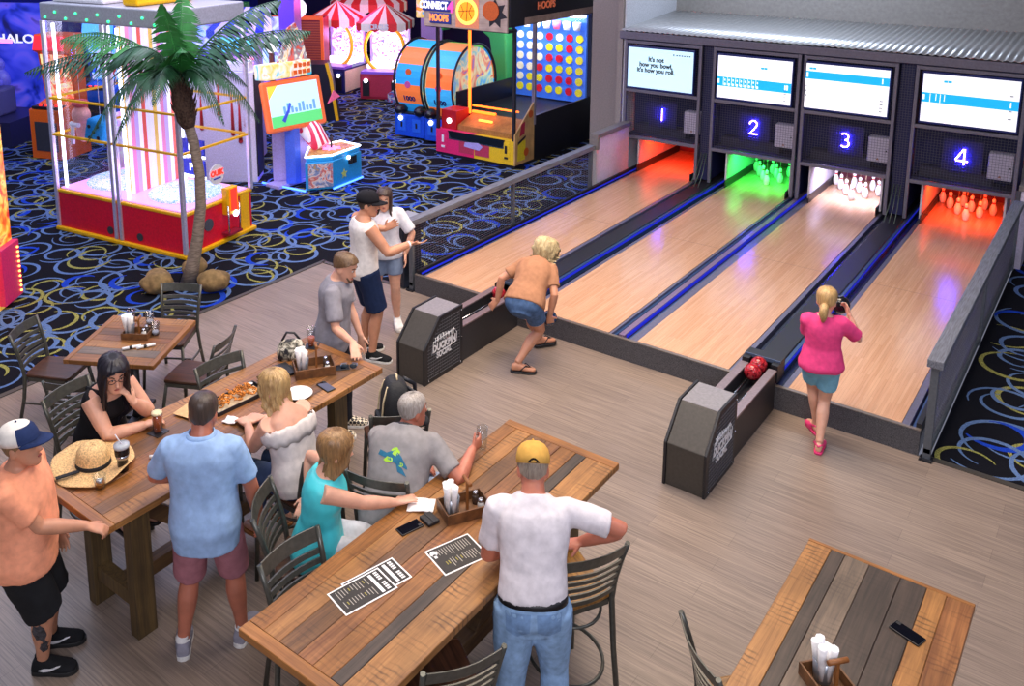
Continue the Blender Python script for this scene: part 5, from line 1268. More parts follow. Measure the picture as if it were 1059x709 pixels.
for sd in (1, -1):
    a, e = S.hip[sd], S.kn[sd]; mb.tube([a.lerp(e, .50), a.lerp(e, .535)], [.100*S.k, .102*S.k], 18)
S.child(mb, 'frayed_hem', cloth('frayed_denim', 'b0bccc'))
for sd in (1, -1): sandal(S, sd, DARK)
hp = S.wr[1]+S.hd[1]*.085+S.pn[1].normalized()*.07
bball((hp.x, hp.y, hp.z), 'dark blue ball held low by the woman bowling', artwork('marbled_blue', ['10182c', '2a4a70', '0c1018', '506a88'], 14, 0, .12, 2.5))

# 12 girl in pink
s = dict(h=1.45, fem=1, face=112, pelvis=(4.60, -.36, .735), lean=2, bulk=1.08, hyaw=-14, hpitch=12, hs=1.08, armw=.95, belly=.02,
         armR=((4.74, -.16, 1.14), (.45, -.2, -.9), (-.5, .5, .7), (-.7, -.3, .2)), armL=((4.53, -.14, 1.08), (-.4, -.2, -.9), (.3, .5, .7), (.6, .2, .2)), curlR=.9, curlL=.8,
         legR=((4.665, -.48, .09), (-.3, 1, 0), 98), legL=((4.56, -.20, .09), (-.4, 1, 0), 130))
S = make_person('girl in pink T-shirt, light blue shorts and pink clogs waiting at the fourth lane', s, SK_P)
hairdo(S, MATS['hair_blond'], (.085, .06, .0, -.075), .012, rip=.004, freq=8, seed=6)
b0 = headpt(S, -.03, PI, .015); mb = MB(); mb.tube([b0+S.HF*.02, b0-S.HF*.045, b0-S.HF*.06-Z*.06, b0-S.HF*.05-Z*.10, b0-S.HF*.05-Z*.135], [.026, .034, .036, .028, .012], 12); S.child(mb, 'ponytail', MATS['hair_blond'])
mb = MB(); c_ = b0-S.HF*.012; mb.tube([c_+S.HR*.028*math.cos(a)+S.HU*.028*math.sin(a) for a in [2*PI*i/12 for i in range(12)]], .007, 6, closed=True); S.child(mb, 'hair_tie', mat('hair_tie', '8a6a3a', .6))
shirt(S, cloth('hot_pink', 'e0447e'), -.05, .525, .85, .022, .007, flare=.12, srad=1.2)
bottoms(S, cloth('light_blue_shorts', '78b0c8'), .66, .08, .012, 1.12)
for sd in (1, -1): sandal(S, sd, mat('clog_pink', 'e03a78', .5), True)
bball((4.64, -.045, 1.16), 'black ball held up at the chest of the girl in pink', mat('ball_black', '15151a', .12))
# ------------------------------------------------------------------ arcade
GLS = glass('cabinet_glass', 'f6f7ff', .10)
LEDW = glow('led_white', 'eaf0ff', 5); PINKL = glow('pink_glow', 'ff8ad8', 1.6); ORL = glow('orange_glow', 'ff6a1c', 4); REDL = glow('red_glow', 'ff2418', 3); GRL = glow('green_led', '30ff90', 3)
MAG = mat('magenta_panel', 'e02a6a', .4); ORG = mat('orange_panel', 'f26a1c', .4); CREAM = mat('cream_panel', 'e8dcc0', .5); PURP = mat('purple_panel', '4a249c', .4); LILAC = mat('lilac_panel', 'b0a4e0', .5)
GREEN = mat('leaf_green_panel', '2a9a4a', .5)
def disc(mb, c, r, t, axis='Y', n=28, m=0, R_=None):
    M3 = {'Y': Matrix.Rotation(PI/2, 3, 'X'), 'X': Matrix.Rotation(PI/2, 3, 'Y'), 'Z': Matrix.Identity(3)}[axis]; mb.lathe([(r, -t/2), (r, t/2)], n, c, m, M3, False); return mb
def star(r, r2, n=5, ph=PI/2): return [((r if i % 2 == 0 else r2)*math.cos(ph+PI*i/n), (r if i % 2 == 0 else r2)*math.sin(ph+PI*i/n)) for i in range(2*n)]
# big double prize machine
t = thing('prize_machine', 'large red based glass double prize machine with yellow bars and lit turntables', 'prize machine', (-4.55, -.60, 0), R(9))
HX, HY = 1.24, .66
mb = MB(); mb.bb(-HX, HX, -HY, HY, .05, .57); mb.build('base', mat('base_red', 'dc1430', .35), t, bevel=.01)
for nm, z0, z1, g in (('base_trim', .0, .055, .045), ('deck_trim', .57, .615, .015)):
    mb = MB(); mb.bb(-HX-g, HX+g, -HY-g, HY+g, z0, z1); mb.build(nm, YEL, t, bevel=.012)
mb = MB(); mb.bb(-HX+.04, HX-.04, -HY+.04, HY-.04, .615, .63); mb.build('lit_deck', glow('deck_pink', 'e8a8f0', .9), t)
PLAT = artwork('sparkle_platter', ['8ab8f0', 'e4f0ff', '50a8e0', 'ffffff', 'b898f0'], 22, .8, .2, .4)
for s in (-1, 1):
    mb = MB(); mb.lathe([(.50, .63), (.52, .66), (.50, .68), (.40, .685), (.18, .69), (.16, .71), (.01, .712)], 40, (s*.62, .02, 0)); mb.build('turntable', PLAT, t)
for x, y in ((-HX, -HY), (HX, -HY), (-HX, HY), (HX, HY), (-.05, -HY), (.05, -HY), (-.05, HY), (.05, HY)):
    mb = MB(); mb.bb(x-.028, x+.028, y-.028, y+.028, .06 if y < 0 else .61, 3.05); mb.build('chrome_post', mat('satin_chrome', 'd8d4e8', .3, .55), t, bevel=.006)
for a, b in ((-HX, -.05), (.05, HX)):
    mb = MB(); mb.bb(a+.03, b-.03, -HY-.002, -HY+.004, .62, 3.05); mb.build('front_glass', GLS, t)
for s in (-1, 1):
    mb = MB(); mb.bb(s*HX-.003, s*HX+.003, -HY+.03, HY-.03, .62, 3.05); mb.build('side_glass', GLS, t)
for z in (1.42, 1.95):
    for y in (-HY, HY):
        mb = MB(); mb.bb(-HX-.02, HX+.02, y-.02, y+.02, z-.014, z+.014); mb.build('yellow_bar', YEL, t)
    for x in (-HX, HX):
        mb = MB(); mb.bb(x-.02, x+.02, -HY, HY, z-.014, z+.014); mb.build('yellow_bar', YEL, t)
for x, y in ((-.12, -.56), (.12, -.56), (HX-.09, -.56), (-HX+.09, -.56), (-.12, .5), (.12, .5)):
    mb = MB(); mb.bb(x-.022, x+.022, y-.012, y+.012, .64, 3.0); mb.build('light_column', LEDW, t)
mb = MB(); mb.bb(-.02, .02, -.45, .58, .64, 3.0); mb.build('divider_panel', stripes('divider_light_stripes', ['f8f4ff', 'f0c860', 'ffffff', 'f090b8', 'c8b0f0', 'ffffff', 'e86050', 'f4f0ff'], 1, .55, .4, .35), t)  # vertical stripes of light put into the panel's colour and glow
mb = MB(); mb.bb(-HX-.02, HX+.02, -HY-.02, HY+.02, 3.05, 3.30); mb.build('header', mat('header_grey', 'a8a8b0', .4, .3), t, bevel=.02)
mb = MB(); mb.bb(-HX+.1, -.1, -HY+.1, HY-.1, 3.3, 3.62); mb.build('header_box', WHITE, t, bevel=.04)
mb = MB(); mb.bb(.25, .55, -HY+.1, HY-.2, 3.3, 3.55); mb.build('header_box', YEL, t, bevel=.04)
mb = MB()
for k in range(12): mb.ball((-HX+.1+k*.21, -HY-.024, 3.10+.08*(k % 2)), .018, nu=8, nv=6)
mb.build('green_led', GRL, t)
SIGN = mat('print_royal', '2238b8', .5)
for z, w_ in ((1.22, 'P6'), (.92, 'P6')):
    mb = MB(); mb.bb(.30, .72, .30, .33, z-.11, z+.11); mb.build('inside_sign', SIGN, t); text(w_, .16, LEDW, t, frame((.51, .295, z), (1, 0, 0), (0, 0, 1)))
    mb = MB(); mb.bb(.28, .74, .29, .31, z-.15, z-.12); mb.build('sign_lamp', LEDW, t)
mb = MB(); disc(mb, (HX+.008, -.02, 1.0), .14, .012, 'X', 32); mb.build('round_sign', WHITE, t)
text('OUIK', .10, REDL, t, frame((HX+.016, -.02, 1.02), (0, 1, 0), (0, 0, 1)), .003, bold=.006); mb = MB(); mb.bb(HX+.015, HX+.018, -.09, .05, .935, .955); mb.build('sign_line', SIGN, t)
mb = MB(); mb.bb(HX, HX+.10, .06, .28, .40, .78); mb.build('coin_box', YEL, t, bevel=.01); mb = MB(); mb.bb(HX+.10, HX+.115, .13, .24, .45, .76); mb.build('coin_lamp', REDL, t); mb = MB(); disc(mb, (HX+.118, .20, .40), .045, .02, 'X'); mb.build('lit_button', LEDW, t)
for y in (.05, .27): mb = MB(); mb.tube([(HX+.12, y, .55), (HX+.12, y, .16)], .014, 8); mb.build('chrome_rod', CHROME, t)
mb = MB(); mb.bb(HX, HX+.14, .03, .30, .12, .15); mb.build('cup_shelf', mat('maroon_plastic', '8a1a34', .4), t)
mb = MB(); disc(mb, (HX+.004, -.22, .34), .085, .02, 'X'); mb.build('speaker', mat('speaker_grey', '4a4a54', .6), t)
mb = MB(); mb.bb(HX-.001, HX+.012, .42, .60, .06, .57); mb.build('side_door', YEL, t)
for x in (-.18, .40): mb = MB(); disc(mb, (x, -HY-.004, .16), .055, .014, 'Y'); mb.build('lock_disc', CHAR, t)
mb = MB(); mb.bb(-.9, -.3, .60, .63, 2.2, 2.9); mb.build('back_print', artwork('poster_blue', ['3a40b0', '8a90e0', 'f0e060', '5a60d0', 'c070d0'], 3, .35), t)
Mc = Matrix.Translation((-4.55, -.60, 0)) @ Matrix.Rotation(R(9), 4, 'Z')
def at_claw(x, y, z): return tuple(Mc @ V((x, y, z)))
o_ = thing('plush_die', 'blue plush die with black dots hanging inside the left half of the prize machine', 'plush toy', at_claw(-.55, -.38, 1.50), R(20))
mb = MB(); mb.bb(-.16, .16, -.16, .16, -.17, .17, 0, Matrix.Rotation(.25, 4, 'Y')); mb.build('cube', mat('plush_blue', '1a9ae0', .8), o_, bevel=.05, bseg=4)
mb = MB()
for x, z in ((-.07, .08), (.07, .08), (-.07, -.08), (.07, -.08), (0, 0)): disc(mb, (x, -.162, z), .026, .008, 'Y', 14)
mb.build('dots', DARK, o_)
mb = MB(); mb.tube([(0, 0, .17), (0, 0, 1.3)], .004, 5); mb.build('cord', WHITE, o_)
o_ = thing('plush_toy', 'pale pink round plush toy with white scarf hanging beside the blue die', 'plush toy', at_claw(-.92, -.40, 1.56), 0)
mb = MB(); mb.ball((0, 0, .12), (.15, .13, .14)); mb.ball((-.16, 0, .1), (.06, .05, .06)); mb.ball((0, .02, -.12), (.12, .10, .16)); me = baked(mb, .012, 3); link(me, 'plush_body', mat('plush_pink', 'f0b0a4', .85), o_)
mb = MB(); mb.tube([(-.1, -.10, -.0), (0, -.13, .0), (.1, -.1, .0)], .035, 8); mb.tube([(-.02, -.13, -.02), (-.03, -.14, -.28)], .03, 8); mb.build('scarf', PAPER, o_)
mb = MB(); mb.ball((0, 0, .29), (.13, .12, .06)); mb.build('hat', mat('plush_red', 'd05a60', .85), o_); mb = MB(); mb.tube([(0, 0, .35), (0, 0, 1.3)], .004, 5); mb.build('cord', WHITE, o_)
for s, lb in ((-1, 'left'), (1, 'right')):
    o_ = thing('prize_claw', 'red claw hanging in the %s half of the prize machine' % lb, 'claw', at_claw(s*.62, -.05, 2.25), 0, 'claws of the prize machine')
    mb = MB(); mb.lathe([(.03, 0), (.06, .05), (.06, .10), (.02, .14)], 16); mb.build('hub', REDL if s > 0 else mat('claw_red', 'e0303a', .3), o_)
    for k in range(3): a = k*2.09; mb = MB(); mb.tube([(0, 0, .02), (.10*math.cos(a), .10*math.sin(a), -.05), (.04*math.cos(a), .04*math.sin(a), -.16)], .012, 6); mb.build('prong', CHROME, o_)
    mb = MB(); mb.tube([(0, 0, .14), (0, 0, .75)], .008, 6); mb.build('rod', CHROME, o_)
# palm
t = thing('palm_tree', 'artificial palm tree with slender curved trunk standing on the carpet', 'palm', (-2.53, -1.54, 0))
cr = V((.78, .62, 0)); TP = [(0, 0, 0)]+[tuple(cr*d+V((0, 0, z))) for z, d in ((.25, .07), (.6, .15), (1.0, .21), (1.4, .22), (1.8, .17), (2.1, .10))]
mb = MB(); mb.tube(TP, [.105, .085, .072, .064, .062, .062, .065], 12); mb.build('trunk', mat('palm_bark', '84766a', .85, var=.2, scale=14, bump=.5, stretch=(1, 1, 4)), t)
mb = MB(); mb.tube([tuple(cr*d+V((0, 0, z))) for z, d in ((1.98, .12), (2.08, .10), (2.3, .07), (2.5, .05), (2.66, .04))], [.075, .115, .125, .11, .05], 14)
rn = random.Random(4)
for k in range(46):
    a = rn.uniform(0, 6.28); z = rn.uniform(2.02, 2.55); c = cr*.08+V((0, 0, z)); d = V((math.cos(a), math.sin(a), 0)); mb.tube([c+d*.09, c+d*.13+V((0, 0, .05)), c+d*.155+V((0, 0, .13))], [.022, .016, .003], 5)
mb.build('fibre_crown', mat('palm_fibre', '4a3830', .95, var=.3, scale=40, bump=.5), t)
LEAF = mat('palm_leaf', '1f4a30', .5, var=.25, scale=6); LEAFB = mat('palm_leaf_bright', '2f7a38', .5, var=.2, scale=6); o0 = cr*.05+V((0, 0, 2.58))
def frond(az, el, L, droop, m):
    d = V((math.cos(az), math.sin(az), 0)); mb = MB(); pts = []; n = 16
    for i in range(n+1):
        u = i/n; pts.append(o0+d*(L*(math.cos(el)*u+.04*u*u))+V((0, 0, L*(math.sin(el)*u-droop*u*u))))
    mb.tube(pts, [.016*(1-.8*i/n) for i in range(n+1)], 5)
    sd = V((-d.y, d.x, 0)); nl = 44
    for j in range(3, nl):
        u = j/nl; i = min(n-1, int(u*n)); p = pts[i].lerp(pts[i+1], u*n-i); tg = (pts[i+1]-pts[i]).normalized(); ln = .36*L/1.4*(math.sin(PI*min(1, .18+u*.82))**.7)*.95
        for s in (-1, 1):
            q = (sd*s*.72+tg*.60+V((0, 0, -.55-.35*u+rn.uniform(-.15, .1)))).normalized(); e = p+q*ln; w = tg*.015; mid = p+q*ln*.5+V((0, 0, .02))
            mb.add([p-w*.6, p+w*.6, mid+w, e, mid-w], [(0, 1, 2, 4), (4, 2, 3)], 0)
    return mb.build('frond', m, t)
vr = math.atan2(.62, .78)
for k, (da, el, L, dr) in enumerate([(178, 32, 2.1, .50), (205, 40, 1.35, 1.15), (168, 46, 2.1, .52), (152, 35, 1.25, 1.2), (2, 42, 2.0, .40), (-15, 42, 1.3, 1.05), (18, 55, 2.0, .38), (95, 66, 1.3, .4), (-95, 50, 1.25, .9), (-70, 60, 1.25, .55), (228, 45, 1.2, 1.25), (60, 35, 1.35, .8), (-42, 45, 1.15, 1.1), (128, 45, 1.5, .8), (-110, 80, 1.15, .2), (80, 82, 1.2, .15), (190, 62, 1.6, .8)]): frond(vr+R(da), R(el), L, dr, LEAFB if k in (9, 14, 15, 2) else LEAF)
ROCK = mat('sacking_rock', '8a7048', .9, var=.2, scale=12, bump=.6)
for (x, y, r, sd, lb) in ((-2.62, -1.92, .20, 1, 'front left of'), (-2.13, -1.46, .20, 2, 'right of'), (-2.72, -1.30, .16, 3, 'behind')):
    mb = MB(); mb.ball((0, 0, r*.62), (r, r*.95, r*.68), nu=28, nv=18); o = mb.build('fake_rock', ROCK, None, (x, y, 0)); tag(o, 'brown fake rock %s the palm trunk' % lb, 'rock', 'fake rocks round the palm')
    for v in o.data.vertices: v.co += V(v.co).normalized()*(noise.noise(v.co*7+V((sd*5, 0, 0)))*.05); v.co.z = max(0, v.co.z)
# machine at the left edge
t = thing('redemption_game', 'purple arcade machine with fiery orange edge and pink side sign at the left edge', 'arcade machine', (-4.05, -3.78, 0), R(36))
mb = MB(); mb.bb(-.62, .50, -.45, .45, 0, 2.1); mb.build('cabinet', PURP, t, bevel=.01)
mb = MB(); mb.bb(.46, .62, -.49, .46, 0, 2.12); mb.build('fire_edge', artwork('flames', ['d83018', 'f06a18', 'ffb83a', 'ffe070', 'e84a18'], 5, .5, .4, 1.0), t, bevel=.01)
mb = MB(); mb.bb(-.55, .42, -.465, -.45, .75, 1.9); mb.build('screen', artwork('violet_screen', ['3a1a90', '6a3ad0', '2a4ad8', '8a50e0'], 3, .5), t)
mb = MB(); mb.bb(-.55, .42, -.47, -.45, .1, .6); mb.build('lower_print', artwork('dark_print', ['2a1850', '6a3a90', 'b080c0', '3a2060'], 9), t)
mb = MB(); mb.bb(.62, .70, .05, .46, .06, .74); mb.build('side_sign', MAG, t, bevel=.008)
mb = MB()
for k in range(10): mb.ball((.71, .40, .12+k*.06), .014, nu=8, nv=6)
for k in range(7): mb.ball((.54, -.495, .25+k*.26), .02, nu=8, nv=6)
mb.build('bulbs', glow('warm_bulb', 'ffc060', 4), t)
# rail gun style kiddie game
t = thing('shooting_game', 'bright childrens game with orange framed screen, striped tube and blue starred console', 'arcade machine', (-4.25, 2.45, 0), 0)
mb = MB(); q = [(.43, -.18), (.36, .62), (-.05, .70), (-.22, .10), (.18, -.56)]; mb.prism([(.44, -.16), (.36, .60), (-.12, .62), (-.25, -.05), (.18, -.54)], .04, .50); mb.prism([(.42, -.14), (.34, .58), (-.11, .60), (-.23, -.04), (.17, -.50)], .50, .57); mb.build('console', mat('console_blue', '2a9ad8', .35), t, bevel=.01)
mb = MB(); mb.prism([(.40, -.13), (.33, .56), (-.10, .58), (-.21, -.03), (.16, -.47)], .57, .60); mb.build('console_top', artwork('console_print', ['c08a4a', 'e0b060', 'a05a30', 'f0d0a0'], 7), t)
pl = [(.44, -.16), (.36, .60), (-.12, .62), (-.25, -.05), (.18, -.54)]
mb = MB(); mb.tube([(x*.97, y*.97, .60) for x, y in pl], .016, 8, closed=True); mb.build('top_light', LEDW, t)
mb = MB(); mb.tube([(x*1.02, y*1.02, .035) for x, y in pl]+[(-.75, -.65, .035)], .018, 8, closed=False); mb.build('base_light', glow('blue_tube', '4070ff', 5), t)
Ms = frame((.10, .15, .602), (.3, 1, 0), (-1, .3, 0)); mb = MB(); mb.prism(star(.17, .09, 8), 0, .012, 'Z', 0, Ms); mb.build('lit_star', PINKL, t)
mb = MB(); mb.tube([(.10, .15, .60), (.08, .17, .74)], .016, 8); mb.ball((.08, .17, .76), .035, nu=12, nv=8); mb.build('joystick', DARK, t)
Mf = frame((.405, .22, .30), (-.08, .76, 0), (0, 0, 1))
mb = MB(); mb.prism(star(.09, .04), 0, .004, 'Z', 0, Mf @ Matrix.Translation((-.10, -.08, 0))); mb.build('star_print', mat('star_lime', 'b8c86a', .5), t)
mb = MB(); mb.bb(.02, .12, .05, .17, 0, .02, 0, Mf); mb.bb(.14, .22, .05, .17, 0, .02, 0, Mf); mb.build('coin_door', DARK, t); mb = MB(); mb.lathe([(.035, 0), (.035, .02)], 14, M=None); mb2 = MB(); disc(mb2, (.43, .22, .48), .035, .02, 'X'); mb2.build('lit_coin_button', LEDW, t)
Mf2 = frame((.33, -.34, .28), (.26, .38, 0), (0, 0, 1)); mb = MB(); mb.bb(-.20, .20, -.20, .20, 0, .005, 0, Mf2); mb.build('side_print', artwork('toy_print', ['8aa0c0', 'd05030', 'e0d8d0', '5a78b0', 'c8a040'], 6), t)
mb = MB(); mb.bb(-.62, -.30, -.70, .25, .0, .06); mb.build('foot_plate', LILAC, t, bevel=.01); mb = MB(); mb.prism([(-.60, -.55), (-.32, -.30), (-.32, .15), (-.60, -.05)], .06, 1.2); mb.build('column', LILAC, t, bevel=.02); mb = MB(); mb.prism([(-.32, -.50), (-.20, -.40), (-.20, -.28), (-.32, -.32)], .06, 1.0); mb.build('column_edge', mat('column_blue', '4a6ae0', .4), t)
Mt = frame((-.30, -.10, .95), (0, 1, 0), (.55, 0, -.5)); m_st = stripes('red_white_tube', ['f2e8ee', 'd8305a'], 1, .09, .4, .25)
mb = MB(); mb.tube([(-.42, -.02, 1.05), (-.20, .02, .85), (-.02, .06, .62)], [.20, .19, .16], 20); mb.build('striped_tube', m_st, t)
Mk = frame((-.42, -.30, 1.42), (.16, 1.18, .0), (-.10, 0, .9))
Mk = frame((-.26, -.30, 1.40), (.12, 1, 0), (-.22, 0, 1))
mb = MB(); mb.bb(-.60, .60, -.42, .42, -.10, 0, 0, Mk); mb.build('screen_frame', mat('frame_orange', 'f07038', .4, emit=.25), t, bevel=.05, bseg=4)
mb = MB(); mb.bb(-.50, .50, -.34, .34, 0, .006, 0, Mk); mb.build('screen_sky', glow('game_sky', 'b8d8f0', .85), t)
mb = MB(); mb.bb(-.50, .50, -.34, -.16, .006, .009, 0, Mk); mb.build('screen_meadow', glow('game_green', '5ac870', .8), t)
mb = MB(); mb.prism([(-.50, .34), (-.50, .12), (-.30, .34)], .006, .010, 'Z', 0, Mk); mb.build('screen_corner', glow('game_yellow', 'f0c040', .8), t)
mb = MB()
for k in range(9): mb.bb(-.25+k*.075, -.25+k*.075+.05, -.14, -.02+.05*math.sin(k*1.7), .006, .010, 0, Mk)
mb.build('screen_town', glow('game_town', '6a9ad8', .7), t)
mb = MB(); mb.tube([tuple(Mk @ V((-.28, -.26, .012))), tuple(Mk @ V((-.16, -.10, .012))), tuple(Mk @ V((-.10, .02, .012)))], [.05, .035, .03], 10, flat=.3); mb.build('screen_rocket', glow('game_rocket', '3a50c8', .7), t)
Mh = frame((-.34, -.33, 1.96), (.12, 1, 0), (-.1, 0, 1)); mb = MB(); mb.bb(-.46, .46, -.13, .13, -.34, 0, 0, Mh); mb.build('title_box', artwork('title_print', ['38c0d8', 'f8f0d0', 'f0d060', 'f8f4e8', 'f09030'], 2.2, .45), t, bevel=.02)
for r_ in (0, 1):
    mb = MB()
    for k in range(4): mb.bb(.10+k*.09-.02*r_, .16+k*.09-.01*r_, .02-.11*r_, .09-.11*r_, 0, .01, 0, Mh)
    mb.build('title_letter_row', ORG, t)
mb = MB(); disc(mb, (-.42, -.62, 2.42), .15, .03, 'X', 24); mb.build('round_plate', glow('plate_white', 'f0f0f4', .7), t)
mb = MB(); mb.prism([(-.46, 2.08), (.20, 2.08), (.10, 2.42), (-.05, 2.70), (-.22, 2.62), (-.30, 2.4)], -.50, -.46, 'X'); mb.build('top_cutout', artwork('cutout_print', ['f0b030', 'f8f0e0', '8a8a94', 'e05a40', '2a2a34'], 5, .3), t)
mb = MB(); mb.prism([(.18, -.02), (.42, .08), (.30, .20)], 0, .02, 'Z', 0, frame((-.22, .18, 1.32), (.3, 1, 0), (0, 0, 1))); mb.build('pink_fin', mat('fin_pink', 'f07098', .4), t)
# white cabinet with red drips
t = thing('drip_cabinet', 'pale cabinet side with red dripping shapes between the prize machine and the childrens game', 'arcade machine', (-5.55, 1.55, 0), R(38))
mb = MB(); mb.bb(-.7, .48, 0, .5, 0, 1.9); mb.build('cabinet', mat('lilac_white', 'dcd8ec', .5), t, bevel=.01)
for k, (x, z0, z1) in enumerate([(-.42, .95, 1.5), (-.12, 1.2, 1.7), (.10, .85, 1.62), (.22, .72, 1.55), (.33, 1.0, 1.5)]):
    mb = MB(); mb.tube([(x, -.004, z1), (x, -.006, (z0+z1)/2), (x, -.008, z0)], [.008, .022, .034], 8); mb.ball((x, -.008, z0), .038, nu=10, nv=8); mb.build('red_drip', mat('drip_red', 'b81a1a', .3), t)
mb = MB(); mb.bb(.48, .50, .0, .5, .1, 1.85); mb.build('edge_trim', DARK, t); mb = MB(); mb.bb(-.6, .4, .08, .42, 1.9, 2.05); mb.build('top_box', WHITE, t, bevel=.02)
# basketball game with disc board
t = thing('basketball_game', 'black basketball machine with pink and yellow base and a board of coloured discs', 'arcade machine', (-3.02, 5.12, 0), 0)
W2 = .88
mb = MB(); mb.bb(-W2, 0, 0, .62, .06, .50); mb.build('pink_base', MAG, t); mb = MB(); mb.bb(0, W2-.01, 0, .62, .06, .50); mb.build('yellow_base', mat('base_yellow', 'e8c020', .4), t)
mb = MB(); mb.bb(-W2, W2, .02, 3.2, 0, .06); mb.build('plinth', DARK, t)
mb = MB(); mb.bb(-W2, W2, .62, 3.2, .06, .72); mb.bb(-W2, -W2+.04, .62, 3.2, .72, 1.1); mb.build('body', mat('body_black', '101116', .4), t)
mb = MB(); mb.bb(W2-.02, W2+.02, .62, 3.2, .06, .82); mb.bb(W2-.02, W2+.02, 2.9, 3.2, .82, 3.2); mb.prism([(.62, .82), (2.9, .82), (2.9, .88), (.62, .86)], W2-.02, W2+.02, 'X'); mb.build('side_wall', MATS['body_black'], t)
mb = MB(); mb.prism([(0, .06), (.62, .06), (.62, 1.13), (.0, .62)], W2-.012, W2+.015, 'X'); mb.build('side_board', wood('hoop_maple', 'b88848', 'd8b070', 'Z', .4), t)
mb = MB(); mb.prism([(.08, .12), (.32, .12), (.34, .48), (.10, .46)], W2+.015, W2+.018, 'X'); mb.build('side_yellow_print', mat('print_yellow', 'e8d020', .5), t)
mb = MB(); disc(mb, (W2+.017, .36, .25), .075, .006, 'X'); disc(mb, (W2+.017, .50, .92), .07, .006, 'X'); mb.build('ball_print', mat('ball_orange', 'c85a1c', .5), t)
mb = MB(); mb.prism([(.14, .56), (.30, .60), (.32, .82), (.20, .78)], W2+.015, W2+.018, 'X'); mb.build('hand_print', mat('print_crimson', 'b0203a', .5), t)
mb = MB(); mb.prism([(.09, .42), (.34, .52), (.34, .56), (.09, .47)], W2+.016, W2+.020, 'X'); mb.build('black_band_print', DARK, t)
for x, y in ((-W2+.03, .03), (W2-.03, .03)): mb = MB(); mb.bb(x-.025, x+.025, y-.025, y+.025, .06, 2.5); mb.build('front_post', DARK, t)
mb = MB(); mb.bb(W2-.035, W2+.025, .60, .66, .7, 2.6); mb.build('side_post', mat('post_grey', '9a949c', .4, .4), t)
mb = MB(); mb.bb(-W2+.38, -W2+.42, .50, .54, .75, 2.5); mb.build('orange_post', ORL, t)
mb = MB(); mb.bb(W2-.004, W2+.004, .66, 2.9, .88, 2.45); mb.build('side_glass', GLS, t); mb = MB(); mb.bb(W2-.004, W2+.004, .06, .60, .7, 2.45); mb.build('front_side_glass', GLS, t)
mb = MB(); mb.bb(-W2+.30, W2-.22, -.01, .12, .34, .46); mb.build('ball_slot', mat('slot_steel', '5a7078', .25, .8), t); mb = MB(); mb.prism([(-W2+.28, .5), (W2-.20, .5), (W2-.26, .36), (-W2+.36, .36)], -.012, 0, 'Y'); mb.build('slot_front', mat('slot_dark', '1a2428', .3, .5), t)
mb = MB(); mb.prism([(.12, .50), (.62, .50), (.62, .76), (.12, .60)], -W2+.42, W2-.05, 'X'); mb.build('ramp', wood('ramp_wood', '8a5a2a', 'c08a48', 'Y', .35), t)
mb = MB(); mb.bb(-W2+.42, -W2+.06+W2, .56, .62, .76, .80); mb.bb(-W2+.42, W2-.3, .58, .60, .88, .91); mb.build('ramp_light', ORL, t)
mb = MB(); mb.bb(-W2+.05, -W2+.40, .10, .50, .50, .86); mb.build('left_box', mat('box_crimson', '9a1418', .35, emit=.3), t, bevel=.01); mb = MB(); disc(mb, (-W2+.24, .09, .66), .05, .02, 'Y'); mb.build('lit_button', LEDW, t)
mb = MB(); mb.bb(-.12, .18, .30, .34, .68, .72); mb.build('ramp_lamp', glow('ramp_orange', 'ff7a30', 5), t)
for x0, x1, nm in ((-W2+.08, -W2+.26, 'token_door'), (W2-.26, W2-.08, 'ticket_door')):
    mb = MB(); mb.bb(x0, x1, -.008, 0, .14, .46); mb.build(nm, MAG if x0 < 0 else MATS['base_yellow'], t, bevel=.003); mb = MB(); mb.bb(x0+.05, x1-.05, -.014, -.008, .16, .20); mb.bb(x0+.06, x1-.07, -.012, -.008, .26, .40); mb.build('door_slot', DARK if x0 > 0 else WHITE, t)
mb = MB(); mb.bb(-.34, -.02, -.006, 0, .12, .34); mb.bb(.02, .34, -.006, 0, .12, .34); mb.build('service_panel', mat('panel_line', 'b83a54', .4), t); mb = MB(); mb.prism([(-.22, .25), (.12, .22), (.2, .30), (.1, .36), (-.2, .33)], -.016, -.006, 'Y'); mb.build('base_logo', LILAC, t)
TAN = wood('sign_maple', 'a89080', 'c8b09c', 'X', .5)
mb = MB(); mb.bb(-W2-.02, W2+.03, -.30, -.26, 2.47, 3.3); mb.build('marquee', TAN, t); mb = MB(); mb.bb(-.18, .32, -.305, -.30, 2.49, 3.3); mb.build('marquee_panel', mat('sign_peach', 'e08a60', .5, emit=.15), t)
mb = MB(); mb.bb(-W2-.02, W2+.03, -.26, .02, 2.45, 2.49); mb.build('marquee_floor', DARK, t)
mb = MB(); disc(mb, (.07, -.312, 2.78), .235, .014, 'Y', 32); mb.build('ball_halo', glow('halo_yellow', 'ffd860', .9), t); mb = MB(); disc(mb, (.07, -.322, 2.78), .17, .014, 'Y', 32); mb.build('ball_sign', glow('ball_glow', 'f0941c', .9), t)
mb = MB(); c_ = V((.07, -.331, 2.78))
mb.tube([c_+V((-.17, 0, 0)), c_+V((.17, 0, .03))], .006, 5); mb.tube([c_+V((0, 0, -.17)), c_+V((.03, 0, .17))], .006, 5)
for s in (-1, 1): mb.tube([c_+V((s*.12, 0, -.12)), c_+V((s*.06, 0, 0)), c_+V((s*.12, 0, .12))], .006, 5)
mb.build('ball_seams', mat('seam_brown', '8a3a0c', .6), t)
mb = MB(); disc(mb, (.58, -.31, 2.82), .17, .02, 'Y', 28); mb.build('ball_picture', MATS['ball_orange'], t); mb = MB(); mb.prism(star(.26, .15, 7), -.304, -.301, 'Y', 0, Matrix.Translation((.66, 0, 2.78))); mb.build('splinter', DARK, t)
